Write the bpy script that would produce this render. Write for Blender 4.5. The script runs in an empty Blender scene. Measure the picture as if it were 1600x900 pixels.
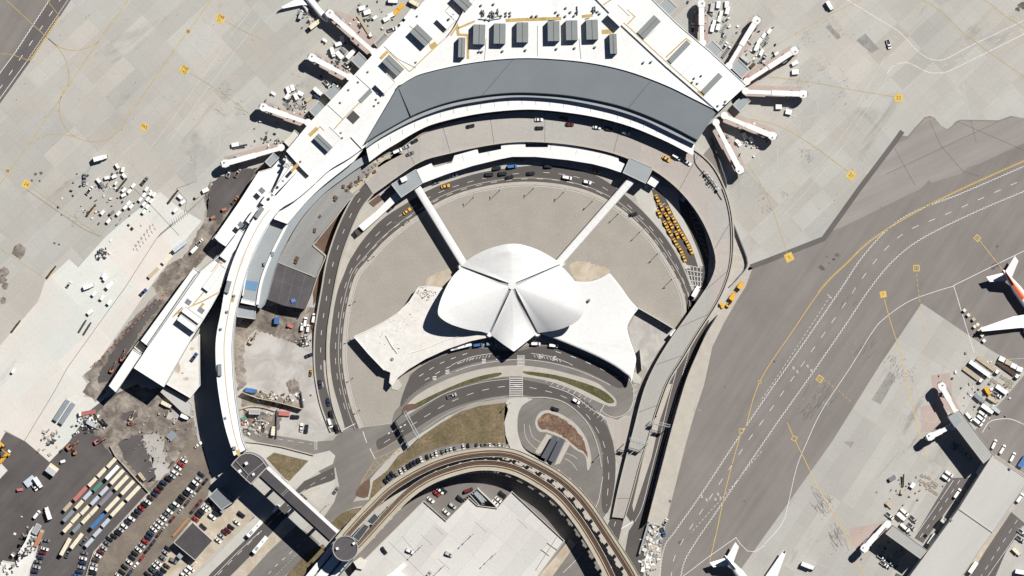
import bpy, math, random
from mathutils import Vector, Matrix
random.seed(7)
SC = bpy.context.scene
COL = SC.collection
H = 3000.0      # height the survey photograph was taken from
S = 0.35        # metres per pixel on the ground
R = math.radians

def XY(px, py, z=0.0):
    k = (H - z) / H
    return ((px - 800.0) * S * k, (450.0 - py) * S * k)
def T(x0, y0, s):
    return lambda x, y: (x0 + x / s, y0 + y / s)

# ---------------------------------------------------------------- curves
def cr(pts, n=6, closed=False):
    """Catmull-Rom curve through the points"""
    out = []
    m = len(pts)
    rng = range(m if closed else m - 1)
    for i in rng:
        if closed:
            p0, p1, p2, p3 = pts[i - 1], pts[i], pts[(i + 1) % m], pts[(i + 2) % m]
        else:
            p1, p2 = pts[i], pts[i + 1]
            p0 = pts[i - 1] if i else tuple(2 * a - b for a, b in zip(p1, p2))
            p3 = pts[i + 2] if i + 2 < m else tuple(2 * a - b for a, b in zip(p2, p1))
        for k in range(n):
            t = k / n
            out.append(tuple(0.5 * (2 * b + (c - a) * t + (2 * a - 5 * b + 4 * c - d) * t * t + (3 * b - a - 3 * c + d) * t ** 3)
                             for a, b, c, d in zip(p0, p1, p2, p3)))
    if not closed:
        out.append(tuple(pts[-1]))
    return out
def resample(pts, n):
    d = [0.0]
    for a, b in zip(pts, pts[1:]):
        d.append(d[-1] + math.dist(a, b))
    L = d[-1]; out = []; j = 0
    for i in range(n):
        t = L * i / (n - 1)
        while j < len(pts) - 2 and d[j + 1] < t: j += 1
        u = (t - d[j]) / max(1e-9, d[j + 1] - d[j])
        out.append(tuple(a + (b - a) * u for a, b in zip(pts[j], pts[j + 1])))
    return out
def plen(pts): return sum(math.dist(a, b) for a, b in zip(pts, pts[1:]))
def offset(pts, w, closed=False):
    out = []
    m = len(pts)
    for i in range(m):
        a = pts[i - 1] if (i or closed) else pts[i]
        b = pts[(i + 1) % m] if (i < m - 1 or closed) else pts[i]
        p = pts[i]
        def nrm(u, v):
            dx, dy = v[0] - u[0], v[1] - u[1]; l = math.hypot(dx, dy) or 1
            return (-dy / l, dx / l)
        n1 = nrm(a, p) if a != p else nrm(p, b)
        n2 = nrm(p, b) if b != p else nrm(a, p)
        nx, ny = n1[0] + n2[0], n1[1] + n2[1]; l = math.hypot(nx, ny) or 1
        nx, ny = nx / l, ny / l
        c = max(0.45, nx * n1[0] + ny * n1[1])
        out.append((p[0] + nx * w / c, p[1] + ny * w / c))
    return out

def rough(pts, step=4.0, amp=1.6, seed=1):
    """uneven natural edge"""
    r = random.Random(seed); out = []
    for a, b in zip(pts, pts[1:] + pts[:1]):
        n = max(1, int(math.dist(a, b) / step))
        for k in range(n):
            t = k / n; out.append((a[0] + (b[0] - a[0]) * t + r.gauss(0, amp), a[1] + (b[1] - a[1]) * t + r.gauss(0, amp)))
    return out

# ---------------------------------------------------------------- mesh builder
class MB:
    def __init__(s): s.v = []; s.f = []; s.m = []; s.sm = []
    def face(s, vs, m=0, smooth=False):
        b = len(s.v); s.v += [tuple(v) for v in vs]; s.f.append(list(range(b, b + len(vs)))); s.m.append(m); s.sm.append(smooth)
    def sheet(s, pts, z, m=0):
        w = [XY(x, y, z) for x, y in pts]
        if area(w) < 0: w.reverse()
        s.face([(x, y, z) for x, y in w], m)
    def prism(s, pts, z0, z1, mt=0, ms=None, world=False):
        w = list(pts) if world else [XY(x, y, z1) for x, y in pts]
        if area(w) < 0: w.reverse()
        ms = mt if ms is None else ms
        n = len(w); b = len(s.v)
        s.v += [(x, y, z0) for x, y in w] + [(x, y, z1) for x, y in w]
        s.f.append(list(range(b + n, b + 2 * n))); s.m.append(mt); s.sm.append(False)
        s.f.append(list(range(b + n - 1, b - 1, -1))); s.m.append(ms); s.sm.append(False)
        for i in range(n):
            j = (i + 1) % n
            s.f.append([b + i, b + j, b + n + j, b + n + i]); s.m.append(ms); s.sm.append(False)
    def ribbon(s, path, w, z, m=0):
        """flat strip along a pixel path, width in pixels; z number"""
        a = offset(path, w / 2); c = offset(path, -w / 2)
        for i in range(len(path) - 1):
            q = [XY(*p, z) for p in (a[i], a[i + 1], c[i + 1], c[i])]
            if area(q) < 0: q.reverse()
            s.face([(x, y, z) for x, y in q], m)
    def wall(s, path, w, z0, z1, m=0, closed=False):
        """upright strip of thickness w (pixels) along the path"""
        if closed: path = list(path) + [path[0]]
        a = offset(path, w / 2); c = offset(path, -w / 2)
        for i in range(len(path) - 1):
            s.prism([a[i], a[i + 1], c[i + 1], c[i]], z0, z1, m)
    def slab(s, L, Rr, zt, th, mt=0, ms=0, n=40):
        """deck between two edge curves; zt(t) = top height along it, th = thickness or None (solid to the ground)"""
        L = resample(L, n); Rr = resample(Rr, n)
        rows = []
        for i in range(n):
            z = zt(i / (n - 1)) if callable(zt) else zt
            zb = 0.0 if th is None else z - th
            l = XY(*L[i], z); r = XY(*Rr[i], z)
            rows.append(((*l, z), (*r, z), (*r, zb), (*l, zb)))
        for i in range(n - 1):
            A, B = rows[i], rows[i + 1]
            s.face([A[0], A[1], B[1], B[0]], mt); s.face([A[1], A[2], B[2], B[1]], ms)
            s.face([A[2], A[3], B[3], B[2]], ms); s.face([A[3], A[0], B[0], B[3]], ms)
        s.face(list(rows[0])[::-1], ms); s.face(list(rows[-1]), ms)
        return rows
    def box(s, c, d, rot=0.0, m=0, ms=None, taper=1.0):
        """c = centre of the base, d = full dimensions"""
        cs, sn = math.cos(rot), math.sin(rot)
        def q(x, y, z): return (c[0] + x * cs - y * sn, c[1] + x * sn + y * cs, c[2] + z)
        a, b, h = d[0] / 2, d[1] / 2, d[2]
        ms = m if ms is None else ms
        lo = [q(-a, -b, 0), q(a, -b, 0), q(a, b, 0), q(-a, b, 0)]
        a *= taper; b *= taper
        hi = [q(-a, -b, h), q(a, -b, h), q(a, b, h), q(-a, b, h)]
        s.face(hi, m); s.face(lo[::-1], ms)
        for i in range(4):
            j = (i + 1) % 4
            s.face([lo[i], lo[j], hi[j], hi[i]], ms)
    def frus(s, x0, x1, hw, z0, X0, X1, HW, z1, m=0, ms=None, ch=0.0, cap=True):
        """frustum with chamfered corners between two rectangles"""
        ms = m if ms is None else ms
        def ring(x0, x1, w, z, c):
            if c <= 0: return [(x0, -w, z), (x1, -w, z), (x1, w, z), (x0, w, z)]
            return [(x0 + c, -w, z), (x1 - c, -w, z), (x1, -w + c, z), (x1, w - c, z), (x1 - c, w, z), (x0 + c, w, z), (x0, w - c, z), (x0, -w + c, z)]
        lo = ring(x0, x1, hw, z0, ch); hi = ring(X0, X1, HW, z1, ch); n = len(lo)
        if cap: s.face(hi, m)
        s.face(lo[::-1], ms)
        for i in range(n):
            j = (i + 1) % n
            s.face([lo[i], lo[j], hi[j], hi[i]], ms)
    def cyl(s, p0, p1, r0, r1=None, n=10, m=0, smooth=True, cap=True):
        r1 = r0 if r1 is None else r1
        a, b = Vector(p0), Vector(p1)
        d = (b - a).normalized()
        u = d.orthogonal().normalized(); w = d.cross(u)
        A = [a + (u * math.cos(2 * math.pi * i / n) + w * math.sin(2 * math.pi * i / n)) * r0 for i in range(n)]
        B = [b + (u * math.cos(2 * math.pi * i / n) + w * math.sin(2 * math.pi * i / n)) * r1 for i in range(n)]
        for i in range(n):
            j = (i + 1) % n
            s.face([A[i], A[j], B[j], B[i]], m, smooth)
        if cap: s.face(A[::-1], m); s.face(B, m)
    def grid(s, rows, m=0, smooth=True):
        b = len(s.v); nr = len(rows); nc = len(rows[0])
        for r in rows: s.v += [tuple(p) for p in r]
        for i in range(nr - 1):
            for j in range(nc - 1):
                s.f.append([b + i * nc + j, b + i * nc + j + 1, b + (i + 1) * nc + j + 1, b + (i + 1) * nc + j]); s.m.append(m); s.sm.append(smooth)
    def mesh(s, name, mats, off=(0, 0, 0)):
        me = bpy.data.meshes.new(name)
        me.from_pydata([(x - off[0], y - off[1], z - off[2]) for x, y, z in s.v], [], s.f)
        for m in (mats if isinstance(mats, (list, tuple)) else [mats]): me.materials.append(m)
        me.polygons.foreach_set('material_index', s.m)
        me.polygons.foreach_set('use_smooth', s.sm)
        me.update()
        return me
def area(w): return 0.5 * sum(a[0] * b[1] - b[0] * a[1] for a, b in zip(w, w[1:] + w[:1]))

# ---------------------------------------------------------------- objects
def link(name, data, parent=None):
    o = bpy.data.objects.new(name, data); COL.objects.link(o)
    if parent: o.parent = parent
    return o
def tag(o, label, cat, group=None):
    n = len(label.split())
    if not 4 <= n <= 16: print('LABEL LENGTH', n, label)
    o['label'] = label; o['category'] = cat
    if group: o['group'] = group
    return o
def struct(name, mb, mats):
    o = link(name, mb.mesh(name, mats)); o['kind'] = 'structure'; return o
def thing(name, label, cat, loc, group=None, rot=0.0):
    o = link(name, None); o.location = loc; o.rotation_euler = (0, 0, rot)
    o.empty_display_size = 0.5
    return tag(o, label, cat, group)
def part(name, mb, mats, parent, root=None, label=None):
    """mesh built in world coordinates, hung under an unrotated thing"""
    r = root or parent
    o = link(name, mb.mesh(name, mats, tuple(r.location)), parent)
    if label: o['label'] = label
    return o
def each(name, shapes, m, parent, root=None):
    """one part per piece; shapes = list of functions that draw into a builder"""
    for f in shapes:
        mb = MB(); f(mb); part(name, mb, m, parent, root)
def at(px, py, z=0.0):
    x, y = XY(px, py, z); return (x, y, z)
ORD = ['zeroth', 'first', 'second', 'third', 'fourth', 'fifth', 'sixth', 'seventh', 'eighth', 'ninth', 'tenth', 'eleventh', 'twelfth', 'thirteenth',
       'fourteenth', 'fifteenth', 'sixteenth', 'seventeenth', 'eighteenth', 'nineteenth', 'twentieth']
for t in ('twenty', 'thirty', 'forty'):
    for i, u in enumerate(ORD[1:10]):
        if len(ORD) % 10 == 0 and len(ORD) > 20: ORD.append({'thirty': 'thirtieth', 'forty': 'fortieth'}[t])
        ORD.append(t + '-' + u)

# ---------------------------------------------------------------- materials
def newmat(name):
    m = bpy.data.materials.new(name); m.use_nodes = True
    nt = m.node_tree; return m, nt, nt.nodes['Principled BSDF']
def setup(b, rough, metal=0.0, spec=0.3):
    b.inputs['Roughness'].default_value = rough; b.inputs['Metallic'].default_value = metal
    b.inputs['Specular IOR Level'].default_value = spec
class N:
    """small helper to chain shader nodes"""
    def __init__(s, nt): s.nt = nt
    def new(s, t, **kw):
        n = s.nt.nodes.new(t)
        for k, v in kw.items(): setattr(n, k, v)
        return n
    def plug(s, sock, v):
        if isinstance(v, bpy.types.NodeSocket): s.nt.links.new(v, sock)
        else: sock.default_value = v
    def math(s, op, a, b=0.0):
        n = s.new('ShaderNodeMath', operation=op); s.plug(n.inputs[0], a); s.plug(n.inputs[1], b); return n.outputs[0]
    def vm(s, op, a, b=(0, 0, 0)):
        n = s.new('ShaderNodeVectorMath', operation=op); s.plug(n.inputs[0], a)
        if op == 'SCALE': s.plug(n.inputs['Scale'], b)
        else: s.plug(n.inputs[1], b)
        return n.outputs['Vector']
    def coord(s, rot=0.0, kind='Object', sc=(1, 1, 1)):
        t = s.new('ShaderNodeTexCoord').outputs[kind]
        if rot:
            m = s.new('ShaderNodeMapping'); m.inputs['Rotation'].default_value = (0, 0, rot)
            s.nt.links.new(t, m.inputs[0]); t = m.outputs[0]
        if sc != (1, 1, 1): t = s.vm('MULTIPLY', t, sc)
        return t
    def noise(s, co, scale, detail=5, rough=0.6, dist=0.0):
        n = s.new('ShaderNodeTexNoise'); s.plug(n.inputs['Vector'], co)
        n.inputs['Scale'].default_value = scale; n.inputs['Detail'].default_value = detail; n.inputs['Roughness'].default_value = rough
        n.inputs['Distortion'].default_value = dist
        return n.outputs['Fac']
    def rng(s, v, a, b, c, d):
        n = s.new('ShaderNodeMapRange'); s.plug(n.inputs[0], v)
        for i, x in enumerate((a, b, c, d)): n.inputs[i + 1].default_value = x
        return n.outputs[0]
    def mix(s, f, a, b):
        n = s.new('ShaderNodeMix', data_type='RGBA'); s.plug(n.inputs[0], f)
        for i, v in ((6, a), (7, b)):
            if isinstance(v, bpy.types.NodeSocket): s.nt.links.new(v, n.inputs[i])
            else: n.inputs[i].default_value = (*v, 1)
        return n.outputs[2]
    def cell(s, co, sx, sy, seed=0.0):
        d = s.vm('DIVIDE', co, (sx, sy, 1.0)); d = s.vm('MULTIPLY', d, (1, 1, 0)); d = s.vm('ADD', d, (seed, seed, seed + .5))
        w = s.new('ShaderNodeTexWhiteNoise', noise_dimensions='3D'); s.nt.links.new(s.vm('FLOOR', d), w.inputs['Vector'])
        return w.outputs['Value']
    def joint(s, co, sx, sy, w):
        d = s.vm('DIVIDE', co, (sx, sy, 1.0)); f = s.vm('FRACTION', d)
        x = s.new('ShaderNodeSeparateXYZ'); s.nt.links.new(f, x.inputs[0])
        a = s.math('LESS_THAN', x.outputs[0], w / sx); b = s.math('LESS_THAN', x.outputs[1], w / sy)
        return s.math('MAXIMUM', a, b)
def M(name, col, rough=0.85, var=0.12, scale=0.12, var2=0.06, scale2=1.6, metal=0.0, spec=0.25, col2=None, streak=None):
    m, nt, b = newmat(name); n = N(nt); setup(b, rough, metal, spec)
    co = n.coord(*(streak[:1] if streak else ()), sc=(streak[1] if streak else (1, 1, 1)))
    a = n.noise(co, scale, 6); c = n.noise(n.coord(), scale2, 3)
    f = n.math('MULTIPLY', n.rng(a, .3, .7, 1 - var, 1 + var), n.rng(c, .3, .7, 1 - var2, 1 + var2))
    if col2:
        base = n.mix(n.rng(n.noise(n.coord(), scale * 1.7, 7, .65, .6), .4, .62, 0, 1), col, col2)
        out = n.vm('SCALE', base, f)
    else: out = n.vm('SCALE', col, f)
    nt.links.new(out, b.inputs['Base Color'])
    return m
def flat(name, col, rough=0.5, metal=0.0, spec=0.4):
    m, nt, b = newmat(name); n = N(nt); setup(b, rough, metal, spec)
    nt.links.new(n.vm('SCALE', col, n.rng(n.noise(n.coord(), 1.3, 2), .3, .7, .93, 1.07)), b.inputs['Base Color'])
    return m
def concrete(name, col, rot, big=(23, 9.5), small=(7.6, 7.6), v1=.09, v2=.06, jd=.16, stain=.35, seed=0.0, tint=(1.04, .985, .975)):
    m, nt, b = newmat(name); n = N(nt); setup(b, .9, 0, .2)
    co = n.coord(rot)
    k1 = n.rng(n.cell(co, *big, seed), 0, 1, 1 - v1, 1 + v1)
    k2 = n.rng(n.cell(co, *small, seed + 3), 0, 1, 1 - v2, 1 + v2)
    k3 = n.rng(n.noise(n.coord(), .012, 4), .3, .7, .93, 1.07)
    k4 = n.rng(n.noise(n.coord(), .8, 5, .7), .3, .7, .94, 1.06)
    j = n.joint(co, *small, .16)
    jf = n.math('SUBTRACT', 1.0, n.math('MULTIPLY', j, jd))
    sn = n.noise(n.coord(rot, sc=(.35, 1, 1)), .055, 8, .62, .8)
    sf = n.rng(sn, .60, .74, 0, stain)
    st = n.math('SUBTRACT', 1.0, sf)
    f = n.math('MULTIPLY', n.math('MULTIPLY', k1, k2), n.math('MULTIPLY', n.math('MULTIPLY', k3, k4), n.math('MULTIPLY', jf, st)))
    warm = tuple(c * t for c, t in zip(col, tint)); cool = tuple(c / t for c, t in zip(col, tint))
    base = n.mix(n.rng(n.math('ADD', n.math('MULTIPLY', n.cell(co, *big, seed + 9), .5), n.noise(n.coord(), .02, 3)), .5, 1.0, 0, 1), warm, cool)
    nt.links.new(n.vm('SCALE', base, f), b.inputs['Base Color'])
    return m
def asphalt(name, col, rot=R(42), var=.10, streaks=.10, crack=.0, rough=.9):
    m, nt, b = newmat(name); n = N(nt); setup(b, rough, 0, .2)
    k1 = n.rng(n.noise(n.coord(), .035, 6), .3, .7, 1 - var, 1 + var)
    k2 = n.rng(n.noise(n.coord(rot, sc=(.08, 1, 1)), .22, 4, .6), .35, .65, 1 - streaks, 1 + streaks)
    k3 = n.rng(n.noise(n.coord(), 1.4, 4, .7), .3, .7, .94, 1.06)
    f = n.math('MULTIPLY', n.math('MULTIPLY', k1, k2), k3)
    if crack:
        v = n.new('ShaderNodeTexVoronoi', feature='DISTANCE_TO_EDGE'); v.inputs['Scale'].default_value = .022
        nt.links.new(n.coord(rot, sc=(.6, 1, 1)), v.inputs['Vector'])
        f = n.math('MULTIPLY', f, n.rng(v.outputs[0], 0, .008, 1 - crack, 1))
    nt.links.new(n.vm('SCALE', col, f), b.inputs['Base Color'])
    return m
def ribbed(name, col, rot, pitch, depth=.12, rough=.5, metal=0.0, var=.05):
    """sheet-metal roof with standing seams"""
    m, nt, b = newmat(name); n = N(nt); setup(b, rough, metal, .4)
    x = n.new('ShaderNodeSeparateXYZ'); nt.links.new(n.coord(rot), x.inputs[0])
    fr = n.math('FRACT', n.math('DIVIDE', x.outputs[0], pitch))
    k = n.rng(n.math('LESS_THAN', fr, .16), 0, 1, 1, 1 - depth)
    k2 = n.rng(n.noise(n.coord(), .15, 5), .3, .7, 1 - var, 1 + var)
    nt.links.new(n.vm('SCALE', col, n.math('MULTIPLY', k, k2)), b.inputs['Base Color'])
    return m

EXPO = 0.45
world = bpy.data.worlds.new('World'); SC.world = world; world.use_nodes = True
wn = world.node_tree
sky = wn.nodes.new('ShaderNodeTexSky'); sky.sky_type = 'NISHITA'; sky.sun_disc = False
SUN_EL, SUN_AZ = 48.0, 45.0      # azimuth clockwise from +Y: the light comes from the upper right of the photograph
sky.sun_elevation = R(SUN_EL); sky.sun_rotation = R(SUN_AZ)
sky.air_density = 0.35; sky.dust_density = 0.0; sky.ozone_density = 2.5
bg = wn.nodes['Background']; wn.links.new(sky.outputs[0], bg.inputs[0]); bg.inputs[1].default_value = 0.05
sl = bpy.data.lights.new('sun', 'SUN'); sl.energy = 5.0; sl.angle = R(.5); sl.color = (1.0, .965, .915)
so = bpy.data.objects.new('sun', sl); COL.objects.link(so)
dirv = Vector((math.sin(R(SUN_AZ)) * math.cos(R(SUN_EL)), math.cos(R(SUN_AZ)) * math.cos(R(SUN_EL)), math.sin(R(SUN_EL))))
so.rotation_euler = (-dirv).to_track_quat('-Z', 'Y').to_euler(); so.location = dirv * 300
cam = bpy.data.cameras.new('camera'); cam.sensor_width = 36; cam.lens = 36 * H / (1600 * S); cam.clip_start = 10; cam.clip_end = 20000
co_ = bpy.data.objects.new('camera', cam); COL.objects.link(co_); co_.location = (0, 0, H); SC.camera = co_
vs = SC.view_settings; vs.view_transform = 'Standard'; vs.look = 'None'; vs.exposure = EXPO; vs.gamma = 1; vs.use_curve_mapping = False
SC.cycles.max_bounces = 5; SC.cycles.diffuse_bounces = 2

mt = {}
mt['apron'] = concrete('apron_concrete', (.345, .335, .306), R(-43), v1=.075, v2=.025, jd=.12, stain=.30, tint=(1.022, .994, .985))
mt['apron_light'] = concrete('new_concrete', (.505, .495, .46), R(-43), big=(30, 14), v1=.035, v2=.015, jd=.08, stain=.2, seed=5)
mt['apron_right'] = concrete('pier_concrete', (.335, .326, .302), R(-57), big=(46, 7.4), small=(7.4, 7.4), v1=.075, v2=.022, jd=.08, stain=.40, seed=11, tint=(1.015, .996, .99))
mt['taxi'] = asphalt('taxiway_asphalt', (.178, .163, .152), R(-56), .08, .07)
mt['taxi_light'] = asphalt('weathered_asphalt', (.232, .214, .198), R(-24), .05, .07)
mt['taxi_dark'] = asphalt('sealed_asphalt', (.105, .095, .092), R(-56), .12, .08)
mt['road'] = asphalt('road_asphalt', (.083, .075, .071), R(0), .10, .03)
mt['road_light'] = asphalt('worn_road_asphalt', (.16, .148, .137), R(-30), .14, .08)
mt['yard'] = asphalt('yard_asphalt', (.085, .077, .075), R(-48), .24, .09)
mt['kerb'] = M('kerb_concrete', (.36, .335, .295), var=.08, scale=.2)
mt['path'] = M('pale_paving', (.40, .385, .35), var=.07, scale=.15)
mt['deck'] = concrete('viaduct_concrete', (.325, .307, .282), 0, big=(40, 40), small=(12, 60), v1=.02, v2=.03, jd=.12, stain=.15)
mt['plaza'] = M('tan_gravel', (.275, .254, .222), var=.07, scale=.09, var2=.10, scale2=1.2)
mt['smudge'] = M('worn_rubber_smudge', (.225, .216, .203), var=.2, scale=.3)
mt['dirt'] = M('dirt', (.12, .10, .085), var=.34, scale=.09, var2=.2, scale2=.6, col2=(.25, .22, .187))
mt['lot'] = M('gravel_lot', (.135, .112, .09), var=.16, scale=.05, var2=.12, scale2=.9, col2=(.175, .148, .12), streak=(R(-48), (.15, 1, 1)))
mt['sand'] = M('sandy_ground', (.34, .285, .215), var=.14, scale=.08, var2=.1, col2=(.42, .37, .30))
mt['grey_site'] = M('site_concrete', (.30, .285, .265), var=.10, scale=.05, var2=.06, col2=(.40, .385, .36))
mt['lawn'] = M('dry_grass', (.105, .086, .045), var=.16, scale=.08, var2=.30, scale2=.9, col2=(.165, .125, .078))
mt['green'] = M('green_grass', (.06, .062, .022), var=.2, scale=.1, var2=.25, scale2=.8, col2=(.095, .085, .04))
mt['shrub'] = M('dry_planting', (.11, .062, .042), var=.3, scale=.15, var2=.4, scale2=.7, col2=(.17, .115, .08))
mt['mulch'] = M('bark_mulch', (.11, .07, .05), var=.2, scale=.15, var2=.2)
mt['white'] = M('white_paint', (.58, .57, .55), var=.14, scale=.6)
mt['white_old'] = M('worn_white_paint', (.46, .45, .43), var=.15, scale=.5)
mt['yellow'] = M('yellow_paint', (.52, .36, .085), var=.12, scale=.4)
mt['yellow_old'] = M('worn_yellow_paint', (.38, .275, .105), var=.2, scale=.3)
mt['pink'] = M('faded_red_paint', (.345, .278, .248), var=.10, scale=.12)
mt['blackp'] = flat('black_paint', (.03, .028, .025), .8)
mt['stain'] = M('rubber_stains', (.095, .085, .08), var=.3, scale=.3)
mt['roof'] = concrete('white_membrane', (.635, .637, .625), R(-46), big=(34, 13), small=(13, 13), v1=.02, v2=.015, jd=.07, stain=.16, seed=8, tint=(1, 1, 1))
mt['roof_dirty'] = M('dirty_white_membrane', (.57, .555, .525), var=.05, scale=.09, var2=.06, scale2=.5, col2=(.535, .515, .475))
mt['roof_cream'] = M('cream_roof', (.52, .50, .45), var=.06, scale=.2)
mt['roof_grey'] = M('pier_roof', (.40, .395, .375), var=.09, scale=.06, streak=(R(-50), (.15, 1, 1)), var2=.05)
mt['roof_dark'] = M('dark_roof', (.062, .056, .058), var=.14, scale=.2)
mt['wall'] = M('pale_wall', (.42, .41, .39), var=.06)
mt['wall_dark'] = M('dark_facade', (.10, .11, .13), rough=.4, var=.08)
mt['metal'] = M('grey_metal_roof', (.148, .166, .180), rough=.55, var=.055, scale=.06, var2=.03)
mt['metal_l'] = M('light_grey_metal', (.25, .272, .285), rough=.6, var=.04)
mt['unit'] = M('grey_unit_metal', (.19, .205, .205), rough=.55, var=.05)
mt['steel'] = flat('galvanised_steel', (.35, .36, .36), .5, .3)
mt['dark'] = flat('dark_metal', (.03, .03, .032), .5)
mt['glass'] = flat('window_glass', (.015, .02, .03), .12, 0, .5)
mt['tyre'] = flat('tyre_rubber', (.015, .015, .016), .85)
mt['shell'] = concrete('white_shell', (.59, .592, .582), 0, big=(900, 900), small=(900, 900), v1=0, v2=0, jd=0, stain=.12, seed=8, tint=(1, 1, 1))
mt['rust'] = M('rusty_rail', (.13, .072, .042), var=.2, scale=.3)
mt['track'] = M('cream_track_bed', (.36, .325, .255), var=.10, scale=.2)
# ================================================================ SETTING: ground sheets
ROUGH = {'muddy_patch': (3, 2.2), 'pale_spoil': (3, 2.4), 'excavated_dark_ground': (3, 1.5), 'site_bare_ground': (5, 1.2), 'site_dirt': (3, 1.4), 'bare_ground': (2, .7), 'excavated_strip': (5, .9), 'site_concrete': (6, .6), 'right_court': (5, .5), 'sunken_bed': (3, .5), 'loop_planting': (3, .5)}
def sheets(name, mat, polys, z):
    mb = MB()
    if name in ROUGH: polys = [rough(list(p), *ROUGH[name], seed=i + 3) for i, p in enumerate(polys)]
    for k, p in enumerate(polys): mb.sheet(p, z + 0.0004 * k)
    return struct(name, mb, mt[mat])
g = MB(); g.face([(-6000, -6000, 0), (6000, -6000, 0), (6000, 6000, 0), (-6000, 6000, 0)]); struct('ground', g, mt['apron'])

Z1, Z2, Z3, Z4, Z5, ZM = .010, .018, .026, .034, .042, .052
# airfield asphalt, right
edge_tr = [(1700, 175), (1600, 185), (1580, 181), (1560, 188), (1500, 187), (1493, 190), (1487, 197), (1480, 202), (1471, 197), (1460, 184), (1453, 181), (1445, 183), (1430, 199), (1418, 213), (1405, 211), (1396, 222), (1345, 290), (1285, 372), (1200, 405), (1172, 416)]
verge_r = [(1165, 445), (1150, 470), (1130, 505), (1113, 540), (1100, 600), (1085, 645), (1072, 690), (1057, 750), (1043, 805), (1034, 850), (1030, 960)]
sheets('taxiway', 'taxi', [edge_tr + verge_r + [(1700, 960)]], Z1)
light_patch = [(1418, 217), (1432, 200), (1447, 184), (1458, 184), (1471, 198), (1480, 204), (1489, 198), (1500, 189), (1560, 190), (1582, 183), (1640, 187), (1640, 205), (1530, 256), (1512, 262), (1500, 272), (1455, 286), (1452, 281), (1440, 294), (1312, 357), (1294, 362), (1345, 292), (1398, 226)]
sheets('weathered_taxiway', 'taxi_light', [light_patch], Z2)
seam = MB(); seam.ribbon([(1410, 205), (1395, 226), (1345, 292), (1287, 373), (1200, 407), (1168, 419)], 8, Z3)
struct('asphalt_joint_strip', seam, mt['taxi_dark'])
apr2 = [(1440, 474), (1375, 570), (1300, 690), (1200, 830), (1150, 900), (1115, 960), (1700, 960), (1700, 640), (1600, 578), (1545, 545)]
sheets('pier_apron', 'apron_right', [apr2], Z2)
sheets('pier_service_asphalt', 'taxi', [[(1600, 586), (1570, 622), (1520, 676), (1540, 700), (1600, 745), (1680, 700), (1680, 560)]], Z3)
sheets('pier_service_road', 'taxi_dark', [[(1484, 747), (1516, 746), (1492, 780), (1442, 849), (1428, 840)], [(1580, 800), (1602, 818), (1572, 862), (1530, 960), (1480, 960), (1540, 860)], [(1400, 895), (1420, 905), (1395, 960), (1370, 960)]], Z3)
sheets('pier_pavement', 'sand', [[(1560, 826), (1580, 800), (1540, 860), (1500, 920), (1488, 915), (1530, 860)]], Z4)
# top-left taxilane
sheets('far_taxiway', 'taxi_dark', [[(-80, -80), (165, -80), (112, -2), (46, 98), (0, 162), (-80, 270)]], Z1)
sheets('far_taxiway_shoulder', 'taxi', [[(-80, -80), (125, -80), (77, 0), (38, 62), (0, 116), (-80, 225)]], Z2)
# brighter new concrete, lower left, and dark patches in the apron
sheets('new_apron', 'apron_light', [[(-80, 640), (0, 540), (60, 470), (70, 440), (108, 405), (122, 418), (165, 370), (200, 340), (250, 300), (280, 325), (315, 345), (292, 372), (240, 440), (150, 570), (128, 588), (140, 605), (130, 620), (175, 625), (78, 722), (40, 690), (8, 672), (-80, 745)]], Z1)
# ---- bottom-left yards
sheets('construction_yard', 'yard', [[(-80, 745), (10, 675), (40, 690), (77, 722), (108, 690), (142, 640), (165, 622), (215, 600), (250, 640), (300, 655), (330, 760), (180, 960), (-80, 960)]], Z2)
sheets('yard_concrete', 'apron_light', [[(-80, 690), (0, 722), (12, 735), (0, 748), (-80, 800)], [(-80, 690), (-80, 640), (0, 672), (8, 676), (0, 690)]], Z3)
site_strip = [(330, 280), (318, 310), (325, 330), (345, 318), (400, 262), (445, 240), (440, 262), (330, 390), (280, 452), (222, 532), (208, 555), (172, 605), (150, 628), (130, 612), (140, 596), (130, 586), (150, 568), (205, 500), (245, 460), (238, 446), (262, 415), (293, 395), (318, 345)]
sheets('excavated_strip', 'dirt', [site_strip], Z2)
sheets('excavated_dark_ground', 'yard', [[(158, 578), (205, 507), (243, 466), (256, 470), (224, 512), (196, 556), (172, 596), (152, 600)], [(330, 285), (352, 270), (400, 262), (385, 300), (340, 345), (322, 340), (325, 310)]], Z3)
sheets('site_bare_ground', 'dirt', [[(175, 622), (210, 605), (260, 610), (300, 640), (310, 700), (322, 745), (270, 720), (230, 770), (172, 708), (135, 660)]], Z3)
sheets('muddy_patch', 'yard', [[(185, 690), (215, 680), (235, 700), (255, 725), (240, 755), (225, 750), (195, 720)], [(190, 645), (215, 640), (215, 655), (195, 660)]], Z4)
sheets('pale_spoil', 'grey_site', [[(222, 680), (245, 676), (258, 690), (262, 740), (245, 750), (235, 715)], [(262, 640), (300, 640), (300, 655), (262, 655)]], Z5)
sheets('gravel_car_park', 'lot', [[(300, 675), (318, 700), (330, 742), (325, 775), (300, 812), (268, 850), (240, 905), (215, 960), (60, 960), (130, 905), (146, 862), (232, 768), (275, 720)]], Z4)
sheets('sandy_car_park', 'sand', [[(330, 772), (372, 780), (398, 808), (340, 858), (300, 900), (260, 960), (215, 960), (240, 905), (268, 850), (300, 812)]], Z3)
sheets('lot_kerb', 'kerb', [[(232, 768), (146, 862), (130, 960), (135, 960), (150, 866), (236, 770)]], Z5)
sheets('pavement', 'path', [[(398, 806), (415, 815), (370, 862), (320, 910), (290, 960), (250, 960), (300, 905), (345, 862)]], Z3)
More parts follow.
